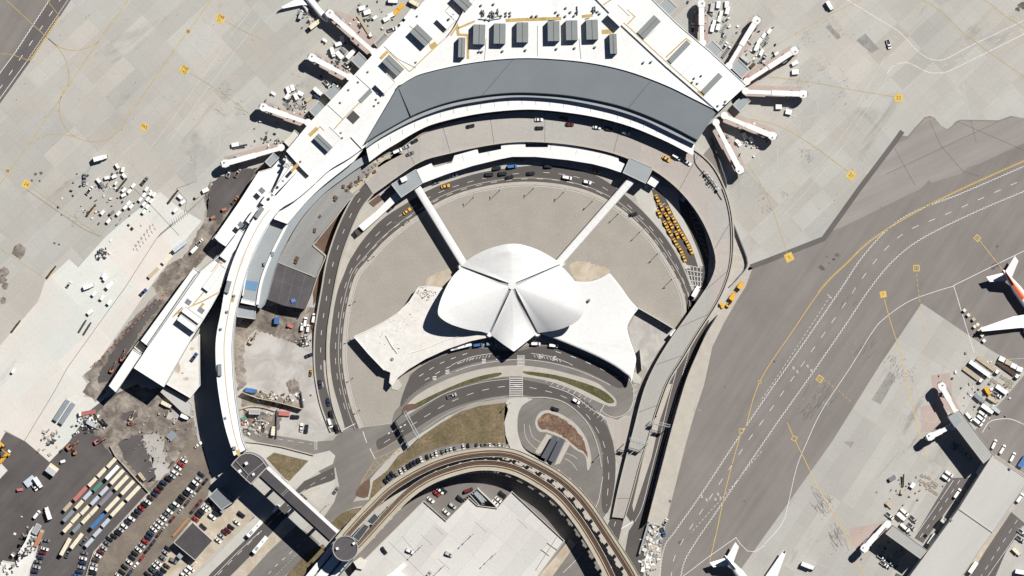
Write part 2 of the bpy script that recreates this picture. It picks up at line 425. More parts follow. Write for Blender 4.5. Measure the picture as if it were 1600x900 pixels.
# dual carriageway at the bottom
hw1 = [(300, 930), (360, 868), (420, 815), (480, 755), (500, 742)]
sheets('highway', 'road', [[(275, 960), (330, 895), (395, 832), (440, 790), (475, 752), (505, 738), (522, 730), (524, 748), (500, 762), (480, 780), (440, 815), (400, 860), (345, 915), (315, 960)]], Z4)
sheets('median', 'sand', [[(318, 960), (345, 918), (400, 862), (440, 818), (460, 822), (420, 862), (370, 915), (340, 960)]], Z4)
sheets('second_carriageway', 'road_light', [[(340, 960), (372, 915), (420, 862), (462, 822), (485, 835), (500, 850), (440, 905), (400, 960)]], Z4)
sheets('highway_verge', 'lawn', [[(400, 960), (440, 908), (480, 862), (505, 850), (512, 862), (475, 905), (440, 960)]], Z5)
# construction area right of the connector
sheets('site_concrete', 'grey_site', [[(362, 500), (410, 470), (480, 470), (492, 500), (494, 560), (500, 620), (512, 672), (470, 690), (400, 690), (382, 640), (366, 570)]], Z2)
sheets('site_dirt', 'dirt', [[(366, 510), (405, 478), (492, 480), (492, 515), (470, 540), (398, 515), (380, 540), (385, 600), (372, 610), (364, 560)], [(376, 622), (400, 612), (468, 628), (472, 640), (400, 636), (376, 634)], [(448, 600), (460, 590), (468, 600), (468, 612), (452, 614)], [(378, 640), (440, 650), (435, 672), (390, 672)]], Z3)
# ---- central island and its roads
inner = cr([(566, 668), (555, 640), (545, 600), (540, 560), (542, 510), (550, 465), (560, 432), (577, 410), (602, 382), (630, 358), (660, 337), (700, 314), (745, 299), (800, 290), (850, 290), (900, 298), (940, 313), (975, 336), (1010, 370), (1035, 405), (1055, 440), (1066, 470), (1068, 505)], 5)
sheets('gravel_plaza', 'plaza', [inner + [(1050, 525), (1012, 590), (985, 650), (800, 640), (640, 655), (612, 660)]], Z1)
outer2 = cr([(540, 672), (531, 640), (520, 600), (515, 555), (518, 510), (526, 460), (537, 430), (548, 404), (568, 374), (598, 342), (636, 317), (670, 297), (705, 283), (750, 270), (800, 262), (850, 258), (895, 263), (935, 276), (968, 298), (1000, 326), (1035, 365), (1058, 400), (1074, 435), (1085, 470), (1080, 505)], 5)
inner2 = offset(inner, 0)
road_in = outer2 + inner2[::-1]
sheets('arrivals_road', 'road', [road_in], Z2)
kerb = MB(); kerb.ribbon(offset(inner, -2.6), 5.2, .13); kerb.ribbon(offset(inner, -11), .9, .02)
struct('plaza_kerb', kerb, mt['kerb'])
dj = MB(); dj.ribbon(offset(inner, -8.2), .8, Z3); dj.ribbon(offset(inner, -13), .6, Z3); struct('plaza_drain', dj, mt['taxi_dark'])
# island between the two left roads + bays under the canopy
isl = MB(); isl.prism(cr([(528, 672), (518, 635), (507, 590), (506, 540), (512, 490), (524, 440), (538, 395), (560, 350), (590, 312), (600, 318), (575, 350), (550, 388), (534, 430), (524, 470), (516, 520), (516, 570), (524, 625), (538, 670)], 4), 0, .14)
isl.prism([(560, 340), (620, 290), (660, 285), (660, 295), (632, 318), (598, 340), (568, 372), (548, 404), (540, 395)], 0, .135)
isl.prism(cr([(660, 262), (700, 248), (745, 234), (800, 228), (850, 228), (900, 234), (950, 246), (985, 262), (975, 292), (935, 274), (895, 260), (850, 254), (800, 257), (750, 265), (705, 279), (668, 294)], 3), 0, .13)
struct('kerbside_pavement', isl, mt['kerb'])
sheets('planting_bed', 'mulch', [[(576, 317), (592, 304), (598, 312), (583, 324)]], .15)
# taxi holding lot on the right
sheets('taxi_lot_surround', 'path', [[(985, 290), (1020, 283), (1060, 300), (1062, 320), (1078, 330), (1105, 385), (1108, 420), (1098, 450), (1088, 470), (1085, 450), (1060, 398), (1035, 363), (1000, 324)]], Z3)
sheets('taxi_lot', 'road', [cr([(1018, 296), (1028, 296), (1040, 310), (1052, 335), (1068, 362), (1080, 385), (1088, 408), (1090, 420), (1076, 416), (1066, 404), (1050, 378), (1036, 352), (1026, 325)], 3), [(1060, 312), (1072, 312), (1084, 330), (1100, 360), (1108, 395), (1104, 470), (1098, 470), (1100, 420), (1090, 390), (1078, 362), (1064, 335)], [(1070, 420), (1100, 416), (1100, 452), (1086, 452)]], Z4)
# right low-level road under/along the viaduct
sheets('low_road', 'road', [[(1075, 470), (1088, 470), (1100, 500), (1108, 500), (1100, 525), (1085, 560), (1068, 605), (1050, 665), (1035, 720), (1020, 780), (1012, 830), (1000, 960), (955, 960), (975, 870), (985, 815), (975, 800), (985, 770), (1000, 700), (1015, 650), (1030, 612), (1050, 570)], [(955, 808), (975, 810), (965, 850), (985, 885), (955, 960), (940, 840)]], Z2)
sheets('road_divider', 'kerb', [[(1044, 600), (1050, 600), (1030, 660), (1018, 715), (1000, 770), (990, 800), (988, 790), (1005, 715), (1024, 650)], [(975, 830), (988, 812), (990, 818), (966, 855)]], Z3)
sheets('verge', 'kerb', [[(1176, 418), (1165, 448), (1150, 472), (1130, 507), (1113, 542), (1100, 602), (1085, 647), (1072, 692), (1057, 752), (1043, 807), (1038, 825), (1012, 815), (1020, 770), (1035, 710), (1052, 645), (1075, 580), (1092, 545), (1112, 505), (1135, 465), (1150, 430), (1158, 416)], [(1108, 250), (1120, 285), (1128, 300), (1138, 330), (1172, 415), (1156, 440), (1135, 440), (1110, 300)]], Z3)
sheets('verge_asphalt', 'taxi', [[(1113, 225), (1122, 250), (1128, 275), (1126, 296), (1110, 285), (1098, 268), (1090, 252)]], Z4)
# front drive of the winged terminal
sheets('forecourt', 'road_light', [cr([(612, 662), (616, 645), (630, 625), (640, 585)], 4) + [(690, 552), (735, 537), (800, 547), (840, 535), (880, 538), (940, 563), (980, 585), (990, 600), (991, 625), (982, 645), (965, 656), (945, 650), (958, 690), (962, 720), (955, 790), (935, 822), (900, 770), (870, 745), (800, 708), (812, 620), (800, 620), (740, 630), (700, 650), (650, 682), (618, 705), (590, 735), (565, 765), (535, 808), (520, 826), (503, 812), (522, 785), (530, 760), (524, 730), (505, 742), (495, 735), (505, 715), (400, 690), (372, 676), (378, 668), (430, 680), (490, 690), (520, 688), (536, 668), (566, 668)]], Z3)
sheets('forecourt_lanes', 'road', [cr([(640, 590), (662, 570), (700, 553), (735, 543), (800, 549), (850, 541), (895, 549), (935, 568), (970, 586), (980, 600), (965, 606), (935, 590), (900, 575), (850, 564), (800, 561), (750, 565), (700, 582), (650, 612), (625, 635)], 4, True),
    cr([(592, 703), (606, 696), (640, 676), (690, 645), (745, 625), (800, 617), (830, 619), (870, 628), (905, 645), (930, 675), (942, 715), (940, 790), (950, 800), (960, 760), (961, 710), (950, 670), (930, 640), (905, 620), (870, 605), (800, 591), (750, 597), (700, 613), (655, 642), (620, 668), (600, 681), (588, 689)], 4, True)], Z4)
mdn = MB()
med1 = cr([(630, 642), (640, 628), (660, 612), (700, 592), (750, 577), (800, 571), (850, 575), (900, 587), (932, 598), (950, 612), (962, 624), (962, 634), (950, 634), (925, 624), (890, 607), (850, 594), (800, 588), (750, 595), (700, 609), (660, 631), (640, 646)], 4, True)
mdn.prism(med1, 0, .14)
struct('forecourt_pavement', mdn, mt['kerb'])
sheets('grass_strip', 'green', [cr([(632, 642), (650, 630), (700, 606), (745, 589), (782, 582), (778, 588), (745, 596), (700, 611), (655, 636), (640, 642)], 3, True), cr([(820, 580), (868, 586), (918, 600), (945, 612), (960, 627), (950, 630), (932, 620), (905, 607), (868, 593), (824, 585)], 3, True)], .155)
sheets('bark_bed', 'mulch', [cr([(628, 642), (634, 633), (645, 631), (655, 633), (640, 642), (632, 648)], 3, True)], .165)
# loop road, its planted island and the light paving beside it
sheets('pale_paving', 'path', [cr([(790, 632), (800, 622), (832, 622), (816, 634), (809, 652), (810, 680), (822, 702), (850, 716), (840, 722), (810, 706), (793, 700), (788, 665)], 4, True)], Z5)
loop_out = cr([(816, 640), (830, 629), (855, 623), (880, 628), (905, 645), (924, 672), (932, 705), (930, 735), (915, 750), (870, 735), (840, 716), (818, 700), (811, 675)], 4, True)
sheets('loop_road', 'road_light', [loop_out], Z5)
li = MB(); li.prism(cr([(836, 660), (843, 645), (858, 641), (880, 649), (902, 665), (918, 690), (924, 720), (918, 735), (914, 712), (898, 702), (880, 686), (855, 676), (842, 674)], 4, True), 0, .14)
struct('loop_island', li, mt['kerb'])
sheets('loop_planting', 'shrub', [cr([(840, 660), (846, 649), (858, 646), (878, 654), (898, 669), (912, 690), (918, 715), (913, 708), (897, 696), (880, 682), (858, 672), (845, 670)], 4, True)], .155)
wl = MB(); wl.ribbon(cr([(826, 622), (850, 621), (878, 627), (903, 644), (922, 668), (934, 698), (940, 730)], 6), 1.6, .30); struct('loop_kerb', wl, mt['kerb'])
sheets('corner_paving', 'deck', [[(962, 660), (985, 650), (990, 640), (985, 680), (970, 735), (966, 720), (960, 690)], [(930, 640), (945, 650), (964, 657), (958, 668)]], Z5)
# lawns
sheets('lawn', 'lawn', [[(578, 776), (583, 752), (605, 735), (622, 712), (640, 700), (658, 682), (690, 660), (720, 643), (750, 634), (790, 629), (794, 640), (788, 660), (790, 680), (797, 700), (760, 697), (712, 702), (662, 720), (610, 755), (590, 775), (575, 785)]], Z5)
sheets('brown_bed', 'mulch', [cr([(555, 772), (562, 760), (578, 748), (575, 776), (562, 777)], 2, True)], Z5)
sheets('slip_lawn', 'lawn', [[(517, 818), (532, 803), (550, 795), (572, 792), (545, 822), (530, 828)]], Z5)
slip = MB(); slip.ribbon(cr([(520, 812), (535, 797), (555, 788), (580, 785)], 5), 9, Z4); struct('slip_road', slip, mt['road_light'])
sheets('corner_pavement', 'path', [[(378, 700), (385, 690), (405, 693), (490, 710), (515, 704), (524, 712), (520, 725), (500, 735), (470, 755), (450, 770), (430, 740)], [(486, 762), (523, 750), (521, 760), (505, 785), (495, 792), (470, 770)]], Z4)
sheets('brown_lawn', 'lawn', [[(416, 716), (428, 707), (482, 720), (452, 752), (445, 748)]], Z5)
# parking level beside the guideway (asphalt)
sheets('parking_asphalt', 'road_light', [[(545, 860), (620, 790), (680, 755), (740, 738), (800, 742), (860, 765), (905, 812), (938, 870), (945, 960), (800, 960), (560, 960)]], Z2)
sheets('guideway_ground', 'kerb', [[(585, 790), (640, 745), (700, 718), (760, 708), (800, 712), (870, 745), (925, 800), (960, 860), (985, 905), (960, 905), (930, 850), (890, 795), (840, 757), (760, 738), (690, 745), (620, 790), (560, 850), (545, 840)]], Z3)
sheets('guideway_road', 'road_light', [[(600, 800), (650, 760), (705, 735), (760, 728), (810, 735), (860, 762), (905, 810), (945, 880), (930, 880), (880, 800), (830, 755), (760, 735), (700, 742), (650, 770), (610, 810)], [(815, 790), (870, 800), (905, 830), (935, 880), (945, 960), (905, 960), (880, 850)]], Z4)
sheets('embankment', 'sand', [[(890, 842), (880, 855), (838, 905), (860, 905), (900, 850)]], Z5)
sheets('sunken_bed', 'mulch', [[(488, 386), (520, 345), (548, 310), (562, 298), (548, 330), (527, 370), (512, 402), (506, 396)], [(500, 405), (508, 400), (502, 450), (490, 478), (488, 450)]], Z3)

# ---------------------------------------------------------------- stand safety zones (faded red paint)
pk = MB()
BR = [((585, 82), (514, 20), .9), ((547, 121), (486, 89), .9), ((482, 192), (410, 167), .9), ((440, 231), (350, 256), .9),
      ((1097, 68), (1096, 4), .9), ((1138, 104), (1183, 30), .9), ((1166, 128), (1243, 78), .9), ((1164, 143), (1257, 147), .9), ((1131, 181), (1209, 213), .9), ((1118, 192), (1157, 267), .9),
      ((1494, 645), (1471, 602), .9), ((1385, 818), (1350, 858), .9), ((1487, 666), (1452, 683), .9)]
for k, (a, b, _) in enumerate(BR):
    d = (b[0] - a[0], b[1] - a[1])
    pk.ribbon([a, (b[0] - d[0] * .03, b[1] - d[1] * .03)], 21 if k < 10 else 16, Z2 + .0005 * k if k < 10 else Z3 + .0005 * k)
pk.sheet([(1438, 636), (1468, 630), (1475, 672), (1440, 675)], Z4); pk.sheet([(1455, 587), (1485, 582), (1490, 640), (1460, 640)], Z4 + .002); pk.sheet([(1328, 825), (1370, 818), (1350, 865), (1330, 850)], Z4 + .001)
pk.sheet([(525, 15), (560, 30), (590, 60), (575, 72), (540, 40)], Z3)
struct('stand_safety_zones', pk, mt['pink'])

# ---------------------------------------------------------------- painted lines
W = MB(); WO = MB(); Y = MB(); YO = MB(); D = MB(); BK = MB()
def dash(mb, path, on, off, w, z):
    L = plen(path); n = int(L / 1.0) + 1
    p = resample(path, n + 1); st = L / n; per = max(1, round((on + off) / st)); k = max(1, round(on / st))
    for i in range(0, n, per):
        seg = p[i:i + k + 1]
        if len(seg) > 1: mb.ribbon(seg, w, z)
def zigzag(mb, path, w, z, amp=.9, per=2.6):
    L = plen(path); n = int(L / per) + 2
    p = resample(path, n)
    a = offset(p, amp); b = offset(p, -amp)
    mb.ribbon([a[i] if i % 2 else b[i] for i in range(n)], w, z)
rl = cr([(1640, 283), (1600, 299), (1520, 333), (1440, 373), (1395, 408), (1360, 450), (1325, 502), (1270, 582), (1205, 674), (1128, 787), (1085, 850), (1067, 885), (1062, 930)], 8)
ll = cr([(1640, 245), (1600, 260), (1500, 303), (1430, 330), (1385, 360), (1345, 405), (1315, 450), (1260, 530), (1197, 620), (1155, 682), (1097, 770), (1055, 830), (1038, 855), (1031, 900), (1031, 930)], 8)
yl = cr([(1640, 236), (1600, 252), (1500, 297), (1420, 338), (1360, 377), (1325, 410), (1285, 450), (1240, 515), (1196, 580), (1178, 620), (1165, 668), (1157, 680), (1135, 760), (1120, 830), (1109, 876)], 8)
zigzag(W, rl, .75, ZM + Z1); zigzag(W, ll, .75, ZM + Z1); Y.ribbon(yl, 1.0, ZM + Z1)
Y.ribbon(offset(yl[:50], 1.6), .5, ZM + Z1)
dash(W, cr([(1640, 262), (1600, 280), (1480, 334), (1420, 360), (1380, 393), (1340, 445), (1322, 472), (1200, 646), (1168, 690), (1105, 785), (1055, 868), (1048, 930)], 8), 11, 17, .75, ZM + Z1)
dash(WO, cr([(1297, 463), (1250, 535), (1200, 610), (1188, 625)], 4), 4, 3, .8, ZM + Z1)
W.ribbon([(1293, 460), (1300, 466)], .8, ZM + Z1)
dash(WO, [(1190, 705), (1140, 765), (1080, 832)], 4, 3, .8, ZM + Z1)
W.ribbon(cr([(1490, 447), (1460, 456), (1420, 471), (1385, 495), (1365, 516), (1330, 572), (1285, 640), (1262, 688), (1245, 730), (1232, 785), (1222, 818), (1195, 850)], 6), .8, ZM + Z2)
W.ribbon([(1600, 392), (1490, 446), (1522, 551)], .9, ZM + Z1)
W.ribbon([(1065, 902), (1110, 868), (1150, 840), (1157, 850), (1168, 861), (1180, 862), (1195, 852)], .8, ZM + Z2)
# right-hand apron
zigzag(W, cr([(1318, -4), (1360, 22), (1405, 50), (1432, 78), (1450, 91), (1466, 94), (1480, 91), (1520, 70), (1600, 32), (1640, 12)], 6), .8, ZM, .7)
zigzag(W, cr([(1386, 115), (1392, 106), (1402, 100), (1418, 98), (1430, 103), (1448, 112), (1466, 114), (1482, 111), (1520, 93), (1600, 53), (1640, 33)], 6), .8, ZM, .7)
dash(WO, cr([(1340, 18), (1400, 58), (1430, 88), (1460, 104), (1500, 92), (1600, 43)], 6), 9, 14, .7, ZM)
for a, b in (((1436, -3), (1600, 120)), ((1532, -3), (1605, 47))):
    YO.ribbon(cr([a, (a[0] + (b[0] - a[0]) * .2, a[1] + (b[1] - a[1]) * .16), (a[0] + (b[0] - a[0]) * .45, a[1] + (b[1] - a[1]) * .47), b], 6), .9, ZM)
YO.ribbon([(1130, 110), (1200, 78), (1290, 26), (1350, -3)], .8, ZM); YO.ribbon([(1200, 120), (1262, 127), (1330, 140), (1398, 151)], .8, ZM)
YO.ribbon(cr([(1172, 186), (1215, 196), (1262, 222), (1325, 268)], 4), .9, ZM); YO.ribbon(cr([(1168, 256), (1190, 290), (1208, 330), (1230, 396)], 4), .8, ZM)
for a in ([(1432, 428), (1434, 446), (1440, 490), (1450, 572)],): dash(Y, a, 5, 3, .7, ZM + Z2)
Y.ribbon(cr([(1382, 468), (1392, 505), (1408, 555), (1420, 610), (1436, 675), (1447, 712)], 4), 1.0, ZM + Z2)
dash(Y, [(1288, 594), (1310, 610), (1332, 630)], 4, 3, .7, ZM + Z2); Y.ribbon(cr([(1230, 660), (1241, 685), (1262, 728), (1280, 765), (1305, 805), (1330, 850), (1350, 905)], 4), 1.0, ZM + Z2)
Y.ribbon([(1530, 375), (1560, 413), (1568, 424)], .8, ZM + Z1); Y.ribbon([(1390, 820), (1400, 850)], .1, ZM)
WO.ribbon([(1505, 130), (1515, 185)], .5, ZM); WO.ribbon([(1385, 85), (1340, 165)], .5, ZM); WO.ribbon([(1400, 100), (1320, 225), (1260, 300), (1210, 350)], .4, ZM); WO.ribbon([(1375, 130), (1300, 235), (1225, 320)], .4, ZM)
def hatch(cx, cy, r, ang, n=6):
    pts = [(cx + r * math.cos(a) * 1.0, cy + r * math.sin(a) * .95) for a in [k * math.pi / 9 for k in range(18)]]
    WO.ribbon(pts + [pts[0]], .35, ZM)
    ca, sa = math.cos(ang), math.sin(ang)
    for k in range(-n // 2 + 1, n // 2 + 1):
        t = k * 2 * r / (n + 1); h = math.sqrt(max(0, r * r - t * t)) * .92
        WO.ribbon([(cx + t * -sa - h * ca, cy + t * ca - h * sa), (cx + t * -sa + h * ca, cy + t * ca + h * sa)], .35, ZM)
for h in ((1239, 38, 11, .6), (1257, 66, 12, .6), (1279, 112, 11, -1), (1273, 145, 11, .7), (1240, 191, 11, -1), (1221, 218, 11, -1), (1198, 266, 12, .3), (1167, 282, 11, .3), (317, 274, 11, .8), (376, 192, 12, 1.4), (313, 60, 10, 1.0), (325, 27, 9, 1.0), (1187, 14, 13, .6)): hatch(*h)
for a in ([(1170, 60), (1200, 45), (1228, 48)], [(1250, 22), (1226, 18), (1206, 20)], [(1276, 80), (1290, 92), (1270, 100)], [(1228, 108), (1226, 132), (1255, 134)], [(1276, 160), (1280, 178), (1255, 186)], [(1185, 165), (1195, 150), (1225, 185)], [(1215, 230), (1215, 262), (1224, 266), (1208, 268)], [(1160, 222), (1180, 226), (1190, 258)]): WO.ribbon(a, .5, ZM)
# left apron
YO.ribbon(cr([(204, -6), (200, 0), (153, 66), (120, 115), (90, 160), (45, 225), (12, 272), (0, 287), (-20, 315)], 6), 1.05, ZM)
YO.ribbon(cr([(10, 0), (75, 60), (92, 73), (115, 79), (138, 74), (153, 66)], 6), 1.0, ZM)
YO.ribbon(cr([(75, 60), (92, 76), (103, 95), (108, 118), (106, 132), (97, 147), (93, 165), (95, 184), (104, 202), (116, 213), (135, 220), (152, 221), (172, 216), (186, 203), (200, 182), (222, 152), (245, 118), (272, 78), (295, 48), (330, 0), (335, -7)], 6), 1.05, ZM)
YO.ribbon(cr([(46, 226), (64, 215), (88, 209), (114, 213)], 6), .95, ZM)
YO.ribbon(cr([(70, -4), (92, 24)], 3), .8, ZM); YO.ribbon(cr([(-5, 83), (20, 86), (46, 95)], 4), .8, ZM)
YO.ribbon([(352, 32), (375, 46), (410, 62)], .7, ZM); YO.ribbon([(297, 114), (330, 134), (360, 155), (395, 182)], .7, ZM); YO.ribbon([(50, 293), (90, 322), (130, 350), (158, 370)], .7, ZM); YO.ribbon([(0, 388), (30, 408), (75, 438)], .6, ZM)
Y.ribbon([(93, 25), (70, 60), (46, 95)], 2.2, ZM); dash(BK, [(93, 25), (70, 60), (46, 95)], 1.2, 2.2, 2.2, ZM + .004)
zigzag(W, [(79, -3), (24, 82)], .9, ZM, .7); W.ribbon([(24, 82), (-3, 118)], .9, ZM)
zigzag(W, [(110, -6), (40, 98)], .6, ZM, .5); W.ribbon([(40, 98), (-3, 158)], .9, ZM)
dash(W, [(98, -6), (0, 138)], 10, 18, 1.0, ZM)
for a in ([(402, 4), (365, 50), (318, 118), (270, 185), (232, 235)], [(408, 26), (360, 90), (312, 155), (262, 225)]): WO.ribbon(a, .55, ZM)
WO.ribbon([(365, 205), (343, 210), (343, 225), (340, 238)], .6, ZM); WO.ribbon([(395, 150), (380, 165), (388, 178)], .5, ZM)
D.ribbon([(205, 290), (240, 325), (280, 368)], .6, ZM); D.ribbon([(330, 297), (295, 330), (245, 372), (195, 450), (150, 512), (105, 575), (86, 610), (46, 676), (18, 722)], .7, ZM)
D.ribbon([(42, 297), (90, 330), (130, 358), (158, 370)], .5, ZM - .01); D.ribbon([(275, 295), (305, 284), (307, 280)], .6, ZM); D.ribbon([(275, 295), (292, 313), (288, 332)], .5, ZM)
for k in range(9):
    D.ribbon([(265 + k * 3.2, 342 - k * 2.4 + 4), (268 + k * 3.2, 356 - k * 2.4)], .5, ZM); D.ribbon([(246 + k * 2.6, 371 - k * 2.2), (252 + k * 2.6, 363 - k * 2.2)], .5, ZM)
for k in range(7):
    for j in range(4): D.ribbon([(208 + k * 4.3, 388 - k * 6 + j * .6 - j * 0 + j * 3 * 0), (209.5 + k * 4.3, 391 - k * 6)], .6, ZM + j * .0005)
    for j in range(2): D.ribbon([(210 + k * 4.6 + j * 3, 382 - k * 5.4 + j * 6), (212.3 + k * 4.6 + j * 3, 386 - k * 5.4 + j * 6)], .9, ZM + .002)
# roads: arrivals loop
io = offset(inner, 1.6); oo = offset(outer2, -1.6)
W.ribbon(io, .5, ZM + Z1); WO.ribbon(oo[:110], .5, ZM + Z1)
q = lambda t: [(a[0] + (b[0] - a[0]) * t, a[1] + (b[1] - a[1]) * t) for a, b in zip(resample(outer2, 90), resample(inner, 90))]
for t in (.36, .68): dash(W, q(t)[3:86], 10, 14, .55, ZM + Z1)
# left ramp lanes, forecourt, lower road
dash(W, cr([(600, 692), (650, 660), (700, 630), (750, 611), (800, 603), (845, 609), (885, 622), (915, 646), (940, 685), (951, 730), (948, 790)], 6), 11, 14, .6, ZM + Z3)
W.ribbon(cr([(632, 651), (660, 634), (700, 613), (750, 598), (795, 592)], 5), .5, ZM + Z3); WO.ribbon(cr([(660, 672), (700, 646), (750, 627), (790, 620)], 5), .5, ZM + Z3)
W.ribbon(cr([(858, 603), (885, 612), (905, 624), (925, 640), (945, 652)], 5), .7, ZM + Z3); W.ribbon(cr([(850, 590), (880, 600), (910, 614), (935, 626), (950, 634), (960, 635)], 5), .6, ZM + Z3)
for k in range(9): W.ribbon([(858 + k * 8.5, 592 + k * 3.6), (853 + k * 8.5, 597 + k * 3.9)], .6, ZM + Z3)
for k in range(7): W.ribbon([(908 + k * 6, 622 + k * 5.2), (903 + k * 6, 626 + k * 5.4)], .5, ZM + Z3)
W.ribbon([(945, 630), (938, 644)], .8, ZM + Z3)
for k in range(9): W.ribbon([(797, 591 + k * 3.3), (816, 591 + k * 3.3)], 1.1, ZM + Z3)
W.ribbon([(796.5, 588), (796.5, 620)], .6, ZM + Z3); W.ribbon([(816.5, 588), (816.5, 620)], .6, ZM + Z3)
for k in range(8): W.ribbon([(808, 556 + k * 2.1), (820, 556 + k * 2.1)], .8, ZM + Z3)
fl = cr([(632, 627), (665, 600), (700, 585), (740, 571), (800, 562), (850, 565), (895, 576), (930, 590), (962, 606), (968, 612)], 6)
dash(WO, fl[:14], 1.4, 2.2, .7, ZM + Z3); W.ribbon(fl[14:-8], .55, ZM + Z3)
dash(W, cr([(655, 588), (690, 567), (730, 552)], 4), 8, 11, .7, ZM + Z3); dash(W, cr([(664, 594), (700, 574), (740, 560)], 4), 8, 11, .7, ZM + Z3)
dash(W, cr([(868, 549), (905, 561), (940, 577), (965, 590)], 4), 9, 16, .7, ZM + Z3)
for s_ in (1, -1):
    for k in range(9):
        x = 800 + s_ * (34 + k * 5); y = 553 + ((k + 5) ** 2) * .055
        W.ribbon([(x, y), (x + s_ * 2.5, y + 3.8)], .6, ZM + Z3)
    W.ribbon(cr([(800 + s_ * 30, 552), (800 + s_ * 60, 557), (800 + s_ * 85, 566), (800 + s_ * 95, 571)], 4), .6, ZM + Z3)
for x, y in ((756, 565), (778, 560), (699, 582), (679, 592), (845, 558), (866, 561)):
    for k in range(3): W.ribbon([(x - 3, y - 3 + k * 2.4), (x + 3, y - 4 + k * 2.4)], 1.1, ZM + Z3)
for k in range(5): W.ribbon([(986 + k * 1.2, 596 + k * 8), (996 - k * .5, 590 + k * 9)], .5, ZM + Z3)
W.ribbon(cr([(983, 592), (990, 608), (988, 632), (978, 646), (962, 652), (948, 648), (938, 640)], 4), .6, ZM + Z3)
for r_ in (cr([(819, 662), (822, 684), (836, 700), (848, 705)], 4), cr([(827, 664), (832, 682), (846, 692)], 4), cr([(884, 708), (895, 712), (902, 717)], 4), cr([(882, 716), (893, 723), (902, 735)], 4)): W.ribbon(r_, .45, ZM + Z4)
# intersection
W.ribbon([(535, 672), (555, 662)], 1.0, ZM + Z3); W.ribbon([(567, 674), (573, 692)], 1.0, ZM + Z3); W.ribbon([(578, 701), (586, 717)], 1.0, ZM + Z3)
W.ribbon([(492, 688), (492, 703)], .7, ZM + Z3); W.ribbon([(495, 688), (495, 703)], .7, ZM + Z3)
dash(WO, [(400, 678), (440, 687), (488, 694)], 9, 8, .6, ZM + Z3); dash(WO, [(470, 770), (490, 755), (520, 740)], 9, 10, .6, ZM + Z4)
for a in ([(580, 710), (600, 700), (625, 685)], [(565, 752), (586, 718), (630, 697)], [(563, 756), (594, 727), (631, 699)]): YO.ribbon(a, .7, ZM + Z3)
for k in range(5): YO.ribbon([(586 + k * 8.5, 718 - k * 4), (593 + k * 8, 726 - k * 5)], .7, ZM + Z3)
for k in range(4): YO.ribbon([(582 - k * 5, 724 + k * 8), (590 - k * 6, 730 + k * 7)], .7, ZM + Z3)
YO.ribbon([(472, 778), (482, 768), (500, 762)], .6, ZM + Z4)
for k in range(7): W.ribbon([(600 + k * 6.2, 681 - k * 3.2), (603 + k * 6.2, 679 - k * 3.2)], 1.6, ZM + Z3) if k % 3 else None
# highways
dash(W, [(310, 930), (360, 878), (410, 828), (470, 770)], 10, 12, .7, ZM + Z4); W.ribbon([(330, 905), (368, 866), (405, 832)], .6, ZM + Z4)
dash(W, [(390, 930), (430, 885), (480, 840)], 6, 9, .7, ZM + Z4); dash(WO, [(425, 905), (470, 860)], 2, 3, .6, ZM + Z4)
# taxi lot and yellow hatch
W.ribbon([(1022, 327), (1028, 324)], .8, ZM + Z4); W.ribbon([(1035, 320), (1039, 318)], .8, ZM + Z4)
for k in range(5):
    W.ribbon([(1071 + k * 1.6, 414 + k * 8), (1098 - k * .4, 419 + k * 7)], .8, ZM + Z4); W.ribbon([(1071 + k * 6, 413 + k * 1.4), (1080 + k * 3.6, 446 + k)], .8, ZM + Z4)
YO.ribbon(cr([(1076, 326), (1082, 345), (1092, 372), (1104, 400)], 4), .7, ZM + Z4)
for k in range(9): WO.ribbon([(1078 + k * 3.2, 332 + k * 8), (1088 + k * 2.4, 331 + k * 9)], .6, ZM + Z4)
for k in range(7): WO.ribbon([(1142 + k * 1.4, 360 + k * 12), (1150 + k * 3.6, 368 + k * 11)], .6, ZM + Z3)
WO.ribbon([(1143, 352), (1145, 400), (1142, 440)], .6, ZM + Z3)
W.ribbon([(1127, 258), (1123, 288), (1130, 284)], .6, ZM + Z4)
for k in range(4): W.ribbon([(1124, 268 + k * 5), (1130, 266 + k * 5)], .5, ZM + Z4)
# low road on the right
W.ribbon(cr([(1058, 575), (1045, 625), (1032, 680), (1018, 735), (1004, 790), (992, 815)], 5), .6, ZM + Z2)
dash(W, cr([(1078, 545), (1062, 600), (1045, 660), (1028, 720), (1013, 780)], 5), 3, 1.2, .7, ZM + Z2)
W.ribbon([(990, 815), (971, 826)], 1.6, ZM + Z2); W.ribbon([(905, 870), (880, 895)], .6, ZM + Z4); W.ribbon([(942, 745), (936, 780), (928, 800)], .6, ZM + Z5)
dash(W, [(962, 815), (955, 835)], 8, 8, .6, ZM + Z3)
dash(W, [(1500, 750), (1470, 795), (1436, 842)], 8, 9, .6, ZM + Z3); W.ribbon([(1490, 750), (1460, 795), (1428, 840)], .6, ZM + Z3); dash(W, [(1590, 812), (1560, 858), (1530, 905)], 8, 9, .6, ZM + Z3); W.ribbon([(1598, 822), (1540, 905)], .6, ZM + Z3)
W.ribbon(cr([(1535, 676), (1545, 660), (1560, 655), (1580, 655), (1602, 664)], 4), .9, ZM + Z3); WO.ribbon([(1380, 738), (1448, 738), (1480, 755)], .5, ZM + Z2); WO.ribbon([(1380, 738), (1388, 752), (1384, 778)], .5, ZM + Z2)
WO.ribbon([(1252, 905), (1253, 870), (1300, 890), (1320, 905)], .5, ZM + Z2); WO.ribbon([(1512, 602), (1502, 642)], .5, ZM + Z2)
for a in ([(1600, 560), (1560, 562)], [(1575, 860), (1565, 880), (1560, 905)]): WO.ribbon(a, .6, ZM + Z3)
